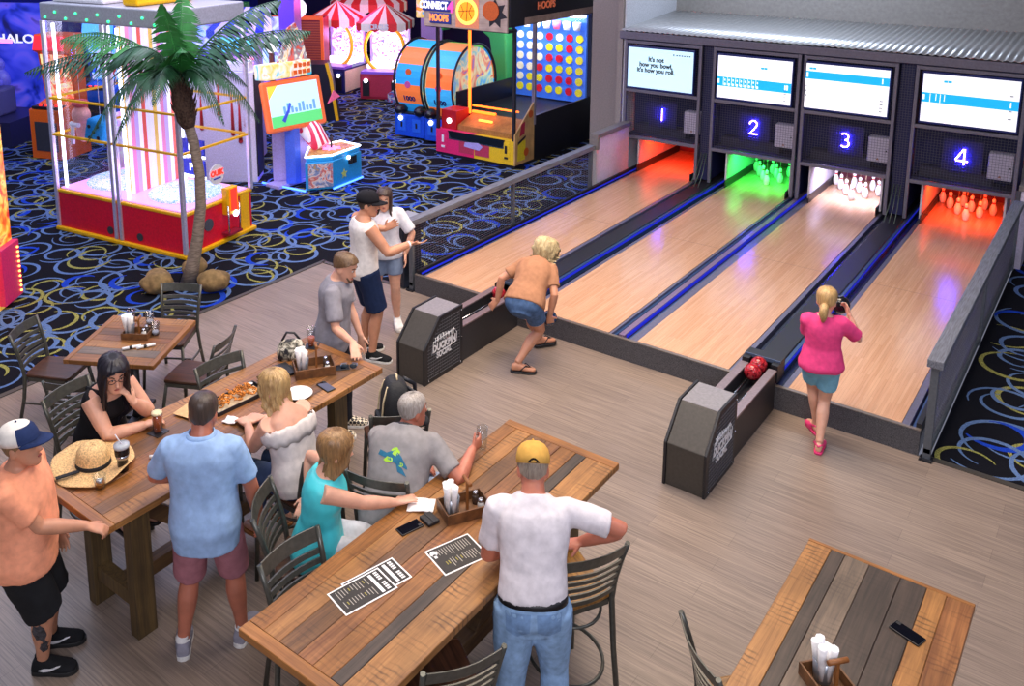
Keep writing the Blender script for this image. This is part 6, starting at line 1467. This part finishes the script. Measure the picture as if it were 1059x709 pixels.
SG = mat('sign_navy', '1a2450', .5); SW_ = glow('sign_letter_white', 'f4f4f8', .7)
mb = MB(); mb.bb(-W2-.05, -.28, -.325, -.30, 2.745, 2.955); mb.bb(-W2+.12, -.28, -.325, -.30, 2.53, 2.725); mb.build('logo_plate', mat('logo_blue', '2a3a8a', .4), t, bevel=.02)
text('CONNECT', .18, SW_, t, frame((-.66, -.33, 2.85), (1, 0, 0), (0, 0, 1)), .006, bold=.008, sx=.72); text('4', .26, glow('pink_letter', 'f04aa0', .9), t, frame((-.27, -.335, 2.83), (1, 0, 0), (0, 0, 1)), .006, bold=.01); text('HOOPS', .17, glow('orange_letter', 'f09048', .9), t, frame((-.54, -.33, 2.63), (1, 0, 0), (0, 0, 1)), .006, bold=.008, sx=.75)
mb = MB(); mb.bb(W2+.02, W2+.06, -.26, 3.2, 2.55, 3.3); mb.build('side_marquee', DARK, t); text('HOOPS', .18, glow('dim_orange_letter', 'c06040', .5), t, frame((W2+.065, .9, 2.85), (0, 1, 0), (0, 0, 1)), .004, bold=.006)
mb = MB(); mb.bb(W2+.06, W2+.065, .2, 2.6, 2.56, 2.68); mb.build('side_marquee_edge', TAN, t)
mb = MB(); mb.bb(-W2+.05, W2-.05, 2.58, 2.64, .75, 2.5); mb.build('disc_board', mat('board_blue', '3a7ae0', .4, emit=.35), t)
DY = mat('disc_yellow', 'e8dc20', .3, emit=.35); DR = mat('disc_red', 'd8182c', .3, emit=.3); DW = mat('disc_cream', 'f0e8b8', .3, emit=.4); mbY, mbR, mbW = MB(), MB(), MB(); rn = random.Random(9)
pat = ['WWWWWY', 'WWWWYY', 'WWWRYR', 'RYRYRY', 'WYRYRY', 'RRYYRR', 'YYYYYY']
for c in range(7):
    for r in range(6):
        ch = pat[c][r]; disc({'Y': mbY, 'R': mbR, 'W': mbW}[ch], (-.69+c*.23, 2.575, 2.02-r*.215), .078, .03, 'Y', 18)
mbY.build('yellow_discs', DY, t); mbR.build('red_discs', DR, t); mbW.build('empty_holes', DW, t)
for c in range(7):
    mb = MB(); mb.lathe([(.085, .0), (.06, -.16)], 12, (-.69+c*.23, 2.45, 2.36)); mb.build('hoop_net', mat('net_white', 'f0eef0', .7, emit=.4) if c != 4 else mat('net_pink', 'f06080', .7, emit=.4), t)
mb = MB(); mb.bb(-W2+.02, W2-.02, 2.7, 2.75, .7, 3.0); mb.build('back_wall', mat('hoops_back', '16204a', .6), t)
mb = MB(); mb.bb(-W2+.05, W2-.05, 2.4, 2.56, 2.46, 2.5); mb.build('board_lamp', LEDW, t)
# wheel games
def wheel_game(x, y, label, cols):
    t = thing('wheel_game', label, 'arcade machine', (x, y, 0), R(4), 'giant wheel games')
    Rw = .80; hw = .30; segs = [MB() for _ in range(12)]
    for k in range(36):
        a0, a1 = 2*PI*k/36, 2*PI*(k+1)/36; g = segs[k//3]
        vs = [V((s*hw, -Rw*math.cos(a), 1.12+Rw*math.sin(a))) for a in (a0, a1) for s in (-1, 1)]+[V((s*hw, -(Rw-.06)*math.cos(a), 1.12+(Rw-.06)*math.sin(a))) for a in (a0, a1) for s in (-1, 1)]
        g.add(vs, [(0, 1, 3, 2), (4, 6, 7, 5), (0, 4, 5, 1), (2, 3, 7, 6), (0, 2, 6, 4), (1, 5, 7, 3)])
    for i_, g in enumerate(segs): g.build('wheel_segment', cols[i_ % len(cols)], t)
    for s in (-1, 1):
        mb = MB(); mb.tube([(s*(hw+.03), -Rw*1.02*math.cos(a), 1.12+Rw*1.02*math.sin(a)) for a in [2*PI*i/36 for i in range(36)]], .025, 6, closed=True); mb.build('wheel_rim', BLACK, t)
        mb = MB(); disc(mb, (s*(hw+.0), 0, 1.12), Rw*.93, .02, 'X', 36); mb.build('wheel_side', artwork('wheel_side_print', ['5ab0e0', '9ad0c0', 'f0e0a0', 'e07a5a', '4a80d0'], 2.5, .4), t)
    text('1000', .15, mat('num_navy', '1c2a6a', .5), t, frame((0, -Rw*.94, .83), (1, 0, 0), (0, -.36, .93)), .004, 'wheel_number', bold=.006)
    for k, z in enumerate((1.12, 1.37)): mb = MB(); disc(mb, (0, -Rw-.002+(.0 if k == 0 else .035), z), .07, .01, 'Y', 18); mb.build('wheel_emblem', mat('emblem_%d' % k, ['d05a9a', 'e8682a'][k], .4), t)
    mb = MB(); mb.bb(-.36, .36, -.76, -.36, .05, .50); mb.build('console', mat('console_royal', '1a50d0', .35), t, bevel=.01)
    mb = MB(); mb.bb(-.35, .35, -.36, .75, .0, .30); mb.build('stand', DARK, t)
    for s in (-1, 1): mb = MB(); mb.ball((s*.24, -.70, .58), (.13, .16, .11)); mb.build('bolster', mat('vinyl_black', '14161c', .3), t)
    mb = MB(); mb.bb(-.35, .35, -.74, -.60, .50, .54); mb.build('console_top', BLACK, t, bevel=.01)
    mb = MB(); mb.bb(-.28, -.08, -.772, -.76, .16, .42); mb.bb(.08, .28, -.772, -.76, .16, .42); mb.build('coin_door', mat('door_blue', '2a68e0', .3), t); mb = MB(); disc(mb, (-.2, -.78, .42), .05, .02, 'Y'); mb.build('lit_button', LEDW, t); mb = MB(); mb.bb(-.2, -.16, -.78, -.77, .24, .34); mb.bb(.16, .20, -.78, -.77, .24, .34); mb.build('coin_slot', DARK, t)
    return t
CW_ = [mat('wheel_blue', '2a9ae0', .35, emit=.45), mat('wheel_orange', 'f07a3a', .35, emit=.45), mat('wheel_sky', '3ab0e8', .35, emit=.45), mat('wheel_peach', 'f0945a', .35, emit=.45), mat('wheel_green', '6ac84a', .35, emit=.45)]
wheel_game(-5.10, 6.45, 'giant coloured wheel game with blue console left of the basketball machine', CW_)
wheel_game(-4.32, 6.45, 'second giant wheel seen through the glass of the basketball machine', CW_[1:]+CW_[:1])
t = thing('leafy_canopy', 'green jungle leaf canopy arching over the wheel games', 'canopy', (-5.02, 7.75, 0), 0)
mb = MB(); mb.prism([(-.95, 2.15), (-.80, 2.45), (-.2, 2.68), (.6, 2.60), (1.05, 2.1), (1.1, .9), (.85, .6), (.75, 1.3), (.65, 1.9), (.2, 2.2), (-.3, 2.22), (-.62, 1.95), (-.70, 2.3)], -.25, .05, 'Y'); mb.build('leaf_arch', mat('arch_green', '3a9a50', .5, emit=.15), t, bevel=.03)
mb = MB(); mb.prism([(-.7, 2.3), (-.2, 2.55), (.5, 2.45), (.1, 2.38), (-.3, 2.36)], -.30, -.25, 'Y'); mb.build('leaf_shade', mat('arch_olive', '8aa028', .5, emit=.15), t)
mb = MB(); mb.bb(.9, 1.1, -.2, .4, 0, .95); mb.build('arch_stand', DARK, t)
# coin pushers with tents
def pusher(x, y, rz, body, label, front, tent, word):
    t = thing('coin_pusher', label, 'arcade machine', (x, y, 0), R(rz), 'coin pushers with tents')
    mb = MB(); mb.bb(-.52, .52, -.62, .62, .0, .62); mb.build('cabinet', body, t, bevel=.01)
    mb = MB(); mb.bb(-.50, .50, -.64, -.62, .06, .58); mb.build('front_panel', front, t)
    mb = MB(); mb.bb(.52, .535, -.6, .6, .04, .58); mb.build('side_panel', CREAM, t)
    for s in (-1, 1): mb = MB(); mb.bb(s*.36-.09, s*.36+.09, -.66, -.64, .08, .46); mb.build('coin_door', DARK, t); mb = MB(); disc(mb, (s*.36, -.665, .46), .05, .02, 'Y'); mb.build('lit_button', LEDW, t)
    mb = MB(); mb.bb(-.5, .5, -.62, -.2, .62, .68); mb.build('play_deck', mat('deck_violet', '7a50c0', .3, emit=.3), t)
    mb = MB(); mb.tube([(.50*math.sin(a), -.18, 1.18-.58*math.cos(a)) for a in [2*PI*i/32 for i in range(32)]], .045, 8, closed=True); mb.build('yellow_arch', mat('arch_yellow', 'f0b820', .4, emit=.25), t)
    mb = MB(); mb.lathe([(.47, -.01), (.47, .01)], 32, (0, .45, 1.18), M=Matrix.Rotation(PI/2, 3, 'X')); mb.build('glow_panel', artwork('purple_sparkle_'+word, ['7a3ad0', 'e0b0ff', 'ffffff', 'b060e8', '5a6af0'], 9, .9), t)
    mb = MB(); mb.bb(-.46, .46, -.15, .42, .68, .78); mb.build('coin_bed', glow('coin_bed_white', 'f8ecff', 1.6), t)
    for sx in (-1, 1): mb = MB(); mb.bb(sx*.50-.02, sx*.50+.02, .45, .55, .62, 1.85); mb.build('rear_post', LILAC, t)
    mb = MB(); mb.bb(-.5, .5, .55, .6, .62, 1.8); mb.build('back_panel', artwork('back_glow_'+word, ['c090f0', 'f8f0ff', 'a0b0ff', 'f0a0e0'], 3, .7), t)
    # striped tent: each stripe its own colour face
    mb = MB(); n = 20; ap = V((0, 0, 2.28)); e = []
    for i in range(n):
        a = 2*PI*i/n; q = max(abs(math.cos(a)), abs(math.sin(a))); e.append(V((.62/q*math.cos(a), .68/q*math.sin(a), 1.86)))
    for i in range(n):
        a, b = e[i], e[(i+1) % n]; m = i % 2; mb.add([ap, a, b], [(0, 1, 2)], m); mb.add([a, b, b-V((0, 0, .16)), (a+b)/2-V((0, 0, .21)), a-V((0, 0, .16))], [(0, 1, 2, 3, 4)], m)
    mb.build('tent', tent, t)
    if word: text(word, .17, WHITE, t, frame((0, -.70, 1.78), (1, 0, 0), (0, 0, 1)), .006, bold=.006, sx=.8)
    return t
TW = [mat('tent_red', 'd83030', .7, emit=.12), mat('tent_cream', 'f4e4dc', .7, emit=.12)]
pusher(-10.0, 8.75, 14, mat('pusher_navy', '1c2468', .4), 'navy coin pusher with yellow arch under a red and white tent', mat('pusher_front_navy', '20286e', .4), TW, '')
pusher(-8.45, 8.85, 28, mat('pusher_red', 'a02038', .4), 'red and cream coin pusher under the right hand striped tent', mat('pusher_front_red', 'b03048', .4), TW, 'CIRCUS')
t = thing('striped_canopy', 'large red and white striped round awning behind the coin pushers', 'awning', (-10.9, 10.9, 0))
mb = MB(); n = 28; e = [V((1.15*math.cos(2*PI*i/n), 1.0*math.sin(2*PI*i/n), 2.05)) for i in range(n)]; ap = V((0, 0, 2.75))
for i in range(n): a, b = e[i], e[(i+1) % n]; mb.add([ap, a, b], [(0, 1, 2)], i % 2); mb.add([a, b, b-V((0, 0, .2)), (a+b)/2-V((0, 0, .27)), a-V((0, 0, .2))], [(0, 1, 2, 3, 4)], i % 2)
mb.build('canopy_cloth', TW, t)
for s in (-1, 1): mb = MB(); mb.bb(s*.9-.04, s*.9+.04, -.04, .04, 0, 2.0); mb.build('canopy_post', YEL, t)
t = thing('circus_sign', 'small arched colourful sign standing on the carpet by the coin pushers', 'sign', (-7.40, 8.45, 0), R(38)); mb = MB(); mb.prism([(-.5, 0), (.5, 0), (.5, .2), (.25, .36), (0, .42), (-.25, .36), (-.5, .2)], 0, .05, 'Y'); mb.build('board', artwork('circus_print', ['d8a020', 'c03a3a', '3a70c0', 'f0e0c0', '3a9a50'], 5), t); text('CIRCUS', .22, WHITE, t, frame((0, -.006, .2), (1, 0, 0), (0, 0, 1)), .006, bold=.008, sx=.85); mb = MB(); mb.bb(-.4, .4, .05, .15, 0, .02); mb.build('foot', DARK, t)
t = thing('ticket_tower', 'tall backlit sign box with yellow and blue picture above the tents', 'sign', (-9.3, 11.7, 0), R(30)); mb = MB(); mb.bb(-.42, .42, 0, .3, 1.6, 2.8); mb.build('sign_box', artwork('tower_print', ['50b0e0', 'f0d040', 'f8f0e0', 'f08030', 'f0c830'], 2.4, .6), t, bevel=.03); mb = MB(); mb.bb(-.3, .3, .05, .25, 0, 1.6); mb.build('tower_body', LILAC, t)
t = thing('prize_cupboard', 'orange framed prize cupboard with red slatted shutters', 'arcade machine', (-9.75, 7.1, 0), R(30))
mb = MB(); mb.bb(-.62, .62, 0, .6, 0, 2.0); mb.build('cupboard', mat('cupboard_red', '8a1c24', .5), t)
mb = MB()
for x in (-.62, .02, .62): mb.bb(x-.035, x+.035, -.04, 0, .7, 2.0)
mb.bb(-.65, .65, -.04, 0, 1.96, 2.06); mb.bb(-.65, .65, -.04, 0, .62, .72); mb.build('orange_frame', mat('orange_trim', 'f0601c', .4, emit=.3), t)
mb = MB()
for k in range(20): mb.bb(-.58, .58, -.02, 0, .74+k*.06, .775+k*.06)
mb.build('slats', mat('slat_brick', 'b04a2a', .5, emit=.1), t)
mb = MB(); mb.ball((.05, -.1, 2.25), (.24, .08, .24)); mb.build('white_globe', glow('globe_white', 'f4f8ff', .9), t)
mb = MB(); mb.bb(-.65, .65, -.35, 0, 0, .62); mb.build('counter', mat('counter_blue', '2a5ac8', .4), t)
t = thing('midway_stall', 'game stall with blue and white striped awning on wooden posts', 'arcade machine', (-9.35, 5.2, 0), R(30))
mb = MB(); n = 8; w = 1.5
for k in range(n):
    x0, x1 = -w/2+w*k/n, -w/2+w*(k+1)/n; m = k % 2; mb.add([(x0*.6, .35, 2.42), (x1*.6, .35, 2.42), (x1, -.45, 1.98), (x0, -.45, 1.98)], [(0, 1, 2, 3)], m); mb.add([(x0, -.45, 1.98), (x1, -.45, 1.98), (x1, -.45, 1.84), ((x0+x1)/2, -.45, 1.78), (x0, -.45, 1.84)], [(0, 1, 2, 3, 4)], m)
mb.build('awning', [mat('awning_blue', '2436c0', .7, emit=.15), mat('awning_white', 'e0d8f0', .7, emit=.15)], t)
for x in (-.6, .05, .65): mb = MB(); mb.bb(x-.05, x+.05, -.3, -.2, .3, 1.98); mb.build('stall_post', wood('stall_wood', '6a3a28', '9a5a3c', 'Z', .5), t)
mb = MB(); mb.bb(-.7, .7, .3, .4, .3, 2.2); mb.build('stall_back', artwork('stall_back_print', ['8ab0f0', 'd0e0ff', '7a60d8', 'b8a0f0'], 2, .6), t); mb = MB(); mb.bb(-.75, .75, -.4, .4, 0, .8); mb.build('stall_counter', PURP, t)
mb = MB(); mb.bb(.8, 1.15, -.1, .4, 0, 2.8); mb.build('stall_pillar', mat('pillar_violet', '6a4ac0', .4, emit=.1), t)
t = thing('black_cabinet', 'black arcade cabinet side with yellow edge behind the childrens game', 'arcade machine', (-7.75, 5.75, 0), R(36))
mb = MB(); mb.prism([(-.35, 0), (.42, 0), (.30, .9), (.22, 1.25), (-.35, 1.25)], 0, .6, 'Y'); mb.build('cabinet', mat('cabinet_black', '15151a', .4), t); mb = MB(); mb.bar((.45, .0, 0), (.33, .0, .9), .07, .05, up=(0, 1, 0)); mb.bar((.33, 0, .9), (.24, 0, 1.28), .07, .05, up=(0, 1, 0)); mb.build('yellow_edge', YEL, t)
t = thing('black_speaker', 'black angular cabinet head behind the childrens game sign', 'arcade machine', (-8.6, 4.15, 0), R(38)); mb = MB(); mb.prism([(-.3, 1.05), (.35, 1.0), (.4, 1.6), (-.45, 1.7)], 0, .5, 'Y'); mb.build('head', MATS['cabinet_black'], t, bevel=.02); mb = MB(); mb.bb(-.2, .25, .1, .4, 0, 1.05); mb.build('pedestal', PURP, t)
# cone arch game
t = thing('arch_game', 'blue lit game with yellow arches and white glowing cones', 'arcade machine', (-11.7, 4.7, 0), R(35))
for x in (-.55, .35): mb = MB(); mb.tube([(x+.55*math.cos(a), -.3, 1.0+1.1*math.sin(a)) for a in [PI*(.35+.65*i/14) for i in range(15)]], .06, 8); mb.build('arch', mat('arch_gold', 'd8a838', .4, emit=.3), t)
mb = MB(); mb.bb(-1.2, 1.2, .3, .4, .5, 2.5); mb.build('backdrop', artwork('ice_print', ['8a9af0', 'c8d0ff', '6a50d8', 'a0c8ff', 'd0a0f0'], 1.6, .7), t)
for x in (-.7, .1): mb = MB(); mb.lathe([(.32, 0), (.12, .8), (.02, .95)], 16, (x, .1, .7)); mb.build('cone', glow('cone_white', 'f8f8ff', 1.3), t)
mb = MB(); mb.bb(-1.2, 1.2, -.5, .4, 0, .7); mb.build('cabinet', PURP, t)
mb = MB(); mb.bb(-.9, .4, .1, .25, 2.55, 2.85); mb.build('top_sign', mat('sign_scarlet', 'd82a3a', .5, emit=.4), t)
# filler row of lit uprights behind the glass machine
def upright(x, y, rz, label, c1, art, mq, h=1.9):
    t = thing('arcade_cabinet', label, 'arcade machine', (x, y, 0), R(rz), 'upright arcade cabinets')
    mb = MB(); mb.prism([(-.35, 0), (.4, 0), (.4, h), (-.05, h), (-.12, h-.3), (.0, h-.36), (.12, 1.05), (-.35, .92)], -.36, .36, 'X', M=None); mb.build('cabinet', c1, t)
    mb = MB(); mb.prism([(.0, h-.38), (.118, 1.08), (.10, 1.08), (-.018, h-.38)], -.30, .30, 'X'); mb.build('screen', art, t)
    mb = MB(); mb.prism([(-.06, h-.02), (-.125, h-.28), (-.145, h-.28), (-.08, h-.02)], -.34, .34, 'X'); mb.build('marquee', mq, t)
    mb = MB(); mb.bb(-.30, .30, -.34, -.1, .94, .99); mb.build('control_panel', DARK, t)
    mb = MB()
    for k in range(4): mb.lathe([(.03, 0), (.03, .03)], 10, (-.18+k*.12, -.24, .985))
    mb.build('buttons', REDL, t)
    mb = MB(); mb.bb(-.25, .25, -.362, -.35, .15, .7); mb.build('coin_door', CHAR, t)
A1 = artwork('screen_pink', ['ff60b0', 'ffd0f0', '8040ff', 'ff9040'], 4, 1.0); A2 = artwork('screen_blue', ['3050ff', '60d0ff', 'f0f0ff', '8040e0'], 4, 1.0); A3 = artwork('screen_gold', ['ffb030', 'ff5030', 'fff0a0', 'c030a0'], 4, 1.0)
MQ1 = glow('marquee_red', 'f02838', 1.0); MQ2 = glow('marquee_cyan', '60c8ff', 1.0); MQ3 = glow('marquee_violet', 'a050ff', 1.0)
ups = [(-7.2, 1.0, 20, 'red', MAG, A1, MQ1), (-8.3, 2.2, 30, 'violet', PURP, A2, MQ3), (-6.6, 2.7, 35, 'white', LILAC, A1, MQ2), (-9.6, .8, 20, 'orange', ORG, A3, MQ1), (-10.6, 2.4, 30, 'blue', BLUE, A2, MQ2), (-9.4, -1.4, 0, 'purple', PURP, A1, MQ1), (-11.6, 6.6, 30, 'green', GREEN, A1, MQ3)]
wh = ['nearest the drip cabinet', 'in the middle of the row', 'beside the childrens game', 'toward the blue wall', 'behind the cone game', 'left of the glass machine', 'far at the back by the cupboard']
for (x, y, rz, cn, c1, a_, q_), w_ in zip(ups, wh): upright(x, y, rz, '%s upright arcade cabinet with lit screen, %s' % (cn, w_), c1, a_, q_, 2.3)
t = thing('glow_drum', 'glowing pink and violet ride drum seen through the glass prize machine', 'arcade machine', (-6.45, .35, 0)); mb = MB(); mb.lathe([(.42, 0), (.42, 1.1), (.46, 1.15), (.46, 1.25), (.3, 1.3)], 28); mb.build('drum', artwork('drum_print', ['e8e0f8', 'f0b0e0', 'ffffff', 'b890f0'], 3, .5), t); mb = MB(); mb.lathe([(.18, 1.3), (.14, 2.2), (.02, 2.4)], 18); mb.build('red_cone', glow('cone_scarlet', 'f04030', .8), t)
# space shooter booth far left
t = thing('shooter_booth', 'large blue shooter game booth with arched title sign at far left', 'arcade machine', (-12.6, .55, 0), R(28))
mb = MB(); mb.bb(-1.6, 1.5, .5, .6, 0, 2.7); mb.build('back_wall', artwork('booth_print', ['10185a', '2434c0', '4a50e0', '6a5ae0', '1c1c60'], 1.2, .5), t)
mb = MB(); mb.bb(-1.6, 1.5, -.9, .5, 0, .5); mb.build('booth_floor', mat('booth_dark', '20204a', .4), t); mb = MB(); mb.bb(-1.2, -.3, -.5, .1, .5, 1.05); mb.bb(.1, 1.0, -.5, .1, .5, 1.05); mb.build('bench', mat('bench_grey', '4a4a78', .4), t, bevel=.05)
mb = MB(); mb.prism([(-1.5, 2.1), (1.2, 2.1), (1.2, 2.35), (.5, 2.62), (-.15, 2.7), (-.8, 2.62), (-1.5, 2.35)], -.6, -.5, 'Y'); mb.build('arched_sign', artwork('sign_sky', ['3a80d8', '70b8f0', '4a60d0', '90d0f0'], 2, .6), t, bevel=.03)
text('HALO', .42, SW_, t, frame((.15, -.61, 2.38), (1, 0, 0), (0, 0, 1)), .01, bold=.012, sx=1.2); mb = MB(); mb.bb(-.7, .95, -.62, -.60, 2.14, 2.20); mb.build('sign_line', SW_, t)
text('HALO', .26, SW_, t, frame((.8, .49, 1.95), (1, 0, 0), (0, 0, 1)), .006, bold=.004, sx=1.3)
mb = MB(); mb.bb(-1.55, 1.45, -.55, -.5, 2.02, 2.09); mb.build('pink_tube', PINKL, t)
for k, (x, z, c) in enumerate(((-.55, 2.86, 'd83a4a'), (.0, 2.78, '2a8a6a'))): mb = MB(); mb.ball((x, -.55, z), .19 if k == 0 else .13); mb.build('top_globe', mat('globe_%d' % k, c, .4, emit=.4), t)
for x in (-.75, .55):
    mb = MB(); mb.ball((x, .2, 1.45), (.16, .12, .16)); mb.ball((x, .2, 1.12), (.26, .16, .26)); mb.tube([(x-.25, .15, 1.2), (x-.1, -.1, 1.1), (x+.35, -.2, 1.15)], .07, 8); me = baked(mb, .025, 3); link(me, 'armoured_figure', mat('figure_violet', '5a5ac8', .4, emit=.15), t)
# ------------------------------------------------------------------ lights
def area(name, loc, tgt, size, power, col='ffffff', sy=None, spread=None):
    l = bpy.data.lights.new(name, 'AREA'); l.energy = power; l.color = lin(col)[:3]; l.size = size
    if sy: l.shape = 'RECTANGLE'; l.size_y = sy
    if spread: l.spread = spread
    o = bpy.data.objects.new(name, l); COL.objects.link(o); o.location = loc
    o.rotation_euler = (V(tgt)-V(loc)).to_track_quat('-Z', 'Y').to_euler(); return o
def point(name, loc, power, col, r=.08):
    l = bpy.data.lights.new(name, 'POINT'); l.energy = power; l.color = lin(col)[:3]; l.shadow_soft_size = r
    o = bpy.data.objects.new(name, l); COL.objects.link(o); o.location = loc; return o
area('ceiling_light_dining', (3.2, -3.6, 6.2), (3.0, -3.4, 0), 3.2, 250, 'fff2e4', 2.6)
area('camera_side_fill', (8.2, -9.3, 5.9), (2.5, -2.5, .6), 4.5, 500, 'f4f2ff', 2.5)  # added fill from behind the camera, brightens upright surfaces
area('ceiling_light_lanes', (2.6, -.1, 6.2), (2.6, -.4, 0), 4.2, 230, 'ffe8d2', 2.0, R(120))
area('ceiling_light_front', (-.5, -4.5, 6.2), (-.3, -3.8, 0), 2.5, 150, 'f2efff', 2.5)
area('skylight_window', (7.4, -2.0, 6.0), (5.0, -2.0, 0), 1.6, 120, 'dfe6ff', 1.6)
area('ceiling_light_roof', (2.0, 6.2, 5.4), (2.0, 6.5, 2.6), 3.0, 110, 'dcecff', .5)
area('arcade_front_fill', (-2.2, -.6, 6.1), (-5.2, 1.6, .8), 2.0, 300, 'eae4ff', 2.0)  # added fill that lifts the front faces of the arcade machines
area('ceiling_light_arcade', (-6.0, 3.0, 6.2), (-6.0, 3.0, 0), 7, 480, 'dcd8ff', 7)
area('ceiling_light_arcade_left', (-6.5, -2.5, 6.2), (-6.0, -2.0, 0), 4, 260, 'd0e0ff', 4)
for i, (a, b) in enumerate(LANES):
    c = (a+b)/2
    area('pit_light', (c, FY+.42, .80), (c, FY+.75, LZ), .8, [34, 40, 46, 38][i], ['ff3a0c', '18ff58', 'dcd8ff', 'ff4408'][i], .12)
for sx in (-.62, .62):
    point('prize_machine_fill', at_claw(sx, -.1, 2.9), 15, 'f4f0ff', .2); point('prize_machine_pink', at_claw(sx, -.35, .95), 6, 'ffb0f0', .1)  # points added to brighten the cabinet inside, besides its LED columns
point('hoops_orange', (-3.2, 5.45, 1.0), 4, 'ff5a20', .08); point('hoops_red', (-3.75, 5.45, 1.1), 3, 'ff2018', .08); point('hoops_blue', (-2.6, 6.5, 1.4), 10, '4060ff', .1); area('hoops_board_light', (-3.02, 7.3, 2.42), (-3.02, 7.75, 1.5), 1.5, 25, 'f0f4ff', .1)
for px_, py_, cc in ((-9.75, 8.55, 'f0a0ff'), (-8.45, 8.6, 'f8e8ff'), (-11.0, 4.6, 'b0b0ff'), (-8.9, 5.2, 'a0a8ff')): point('game_glow', (px_, py_, 1.5), 30, cc, .2)
point('neon_arcade_purple', (-8.5, 4.5, 2.6), 60, '8a40ff', .3)
point('neon_arcade_pink', (-9.0, 8.5, 2.4), 90, 'ff60c0', .3)
point('neon_arcade_blue', (-5.0, 2.2, .35), 9, '2030ff', .1)
point('neon_arcade_far_blue', (-13.5, 1.0, 2.2), 90, '4050ff', .3)
w = bpy.data.worlds.new('World'); bpy.context.scene.world = w; w.use_nodes = True
bg = w.node_tree.nodes['Background']; bg.inputs[0].default_value = (.75, .78, 1, 1); bg.inputs[1].default_value = .25

# ------------------------------------------------------------------ camera
cam = bpy.data.cameras.new('Camera'); co = bpy.data.objects.new('Camera', cam); COL.objects.link(co)
CW, CH, F_PX, PPX, PPY = 1059, 709, 941.0216, 451.597, 92.494
pitch, roll, yaw = .19273587, -.00705124, -.67208164
f0 = V((math.sin(yaw), math.cos(yaw), 0)); r0 = V((math.cos(yaw), -math.sin(yaw), 0)); u0 = V((0, 0, 1))
fw = f0*math.cos(pitch)-u0*math.sin(pitch); up = u0*math.cos(pitch)+f0*math.sin(pitch)
rr = r0*math.cos(roll)+up*math.sin(roll); uu = up*math.cos(roll)-r0*math.sin(roll)
M = Matrix((rr, uu, -fw)).transposed().to_4x4(); M.translation = (6.485566, -7.909566, 4.490770); co.matrix_world = M
cam.sensor_fit = 'HORIZONTAL'; cam.sensor_width = 36; cam.lens = F_PX/CW*36
cam.shift_x = (CW/2-PPX)/CW; cam.shift_y = -(CH/2-PPY)/CW; cam.clip_end = 100
sc = bpy.context.scene; sc.camera = co
vs = sc.view_settings; vs.view_transform = 'Standard'; vs.look = 'None'; vs.exposure = -.08; vs.gamma = 1; vs.use_curve_mapping = False
sc.cycles.max_bounces = 8; sc.cycles.transparent_max_bounces = 24; sc.cycles.use_denoising = True; sc.cycles.caustics_reflective = False; sc.cycles.caustics_refractive = False
sc.cycles.sample_clamp_indirect = 6
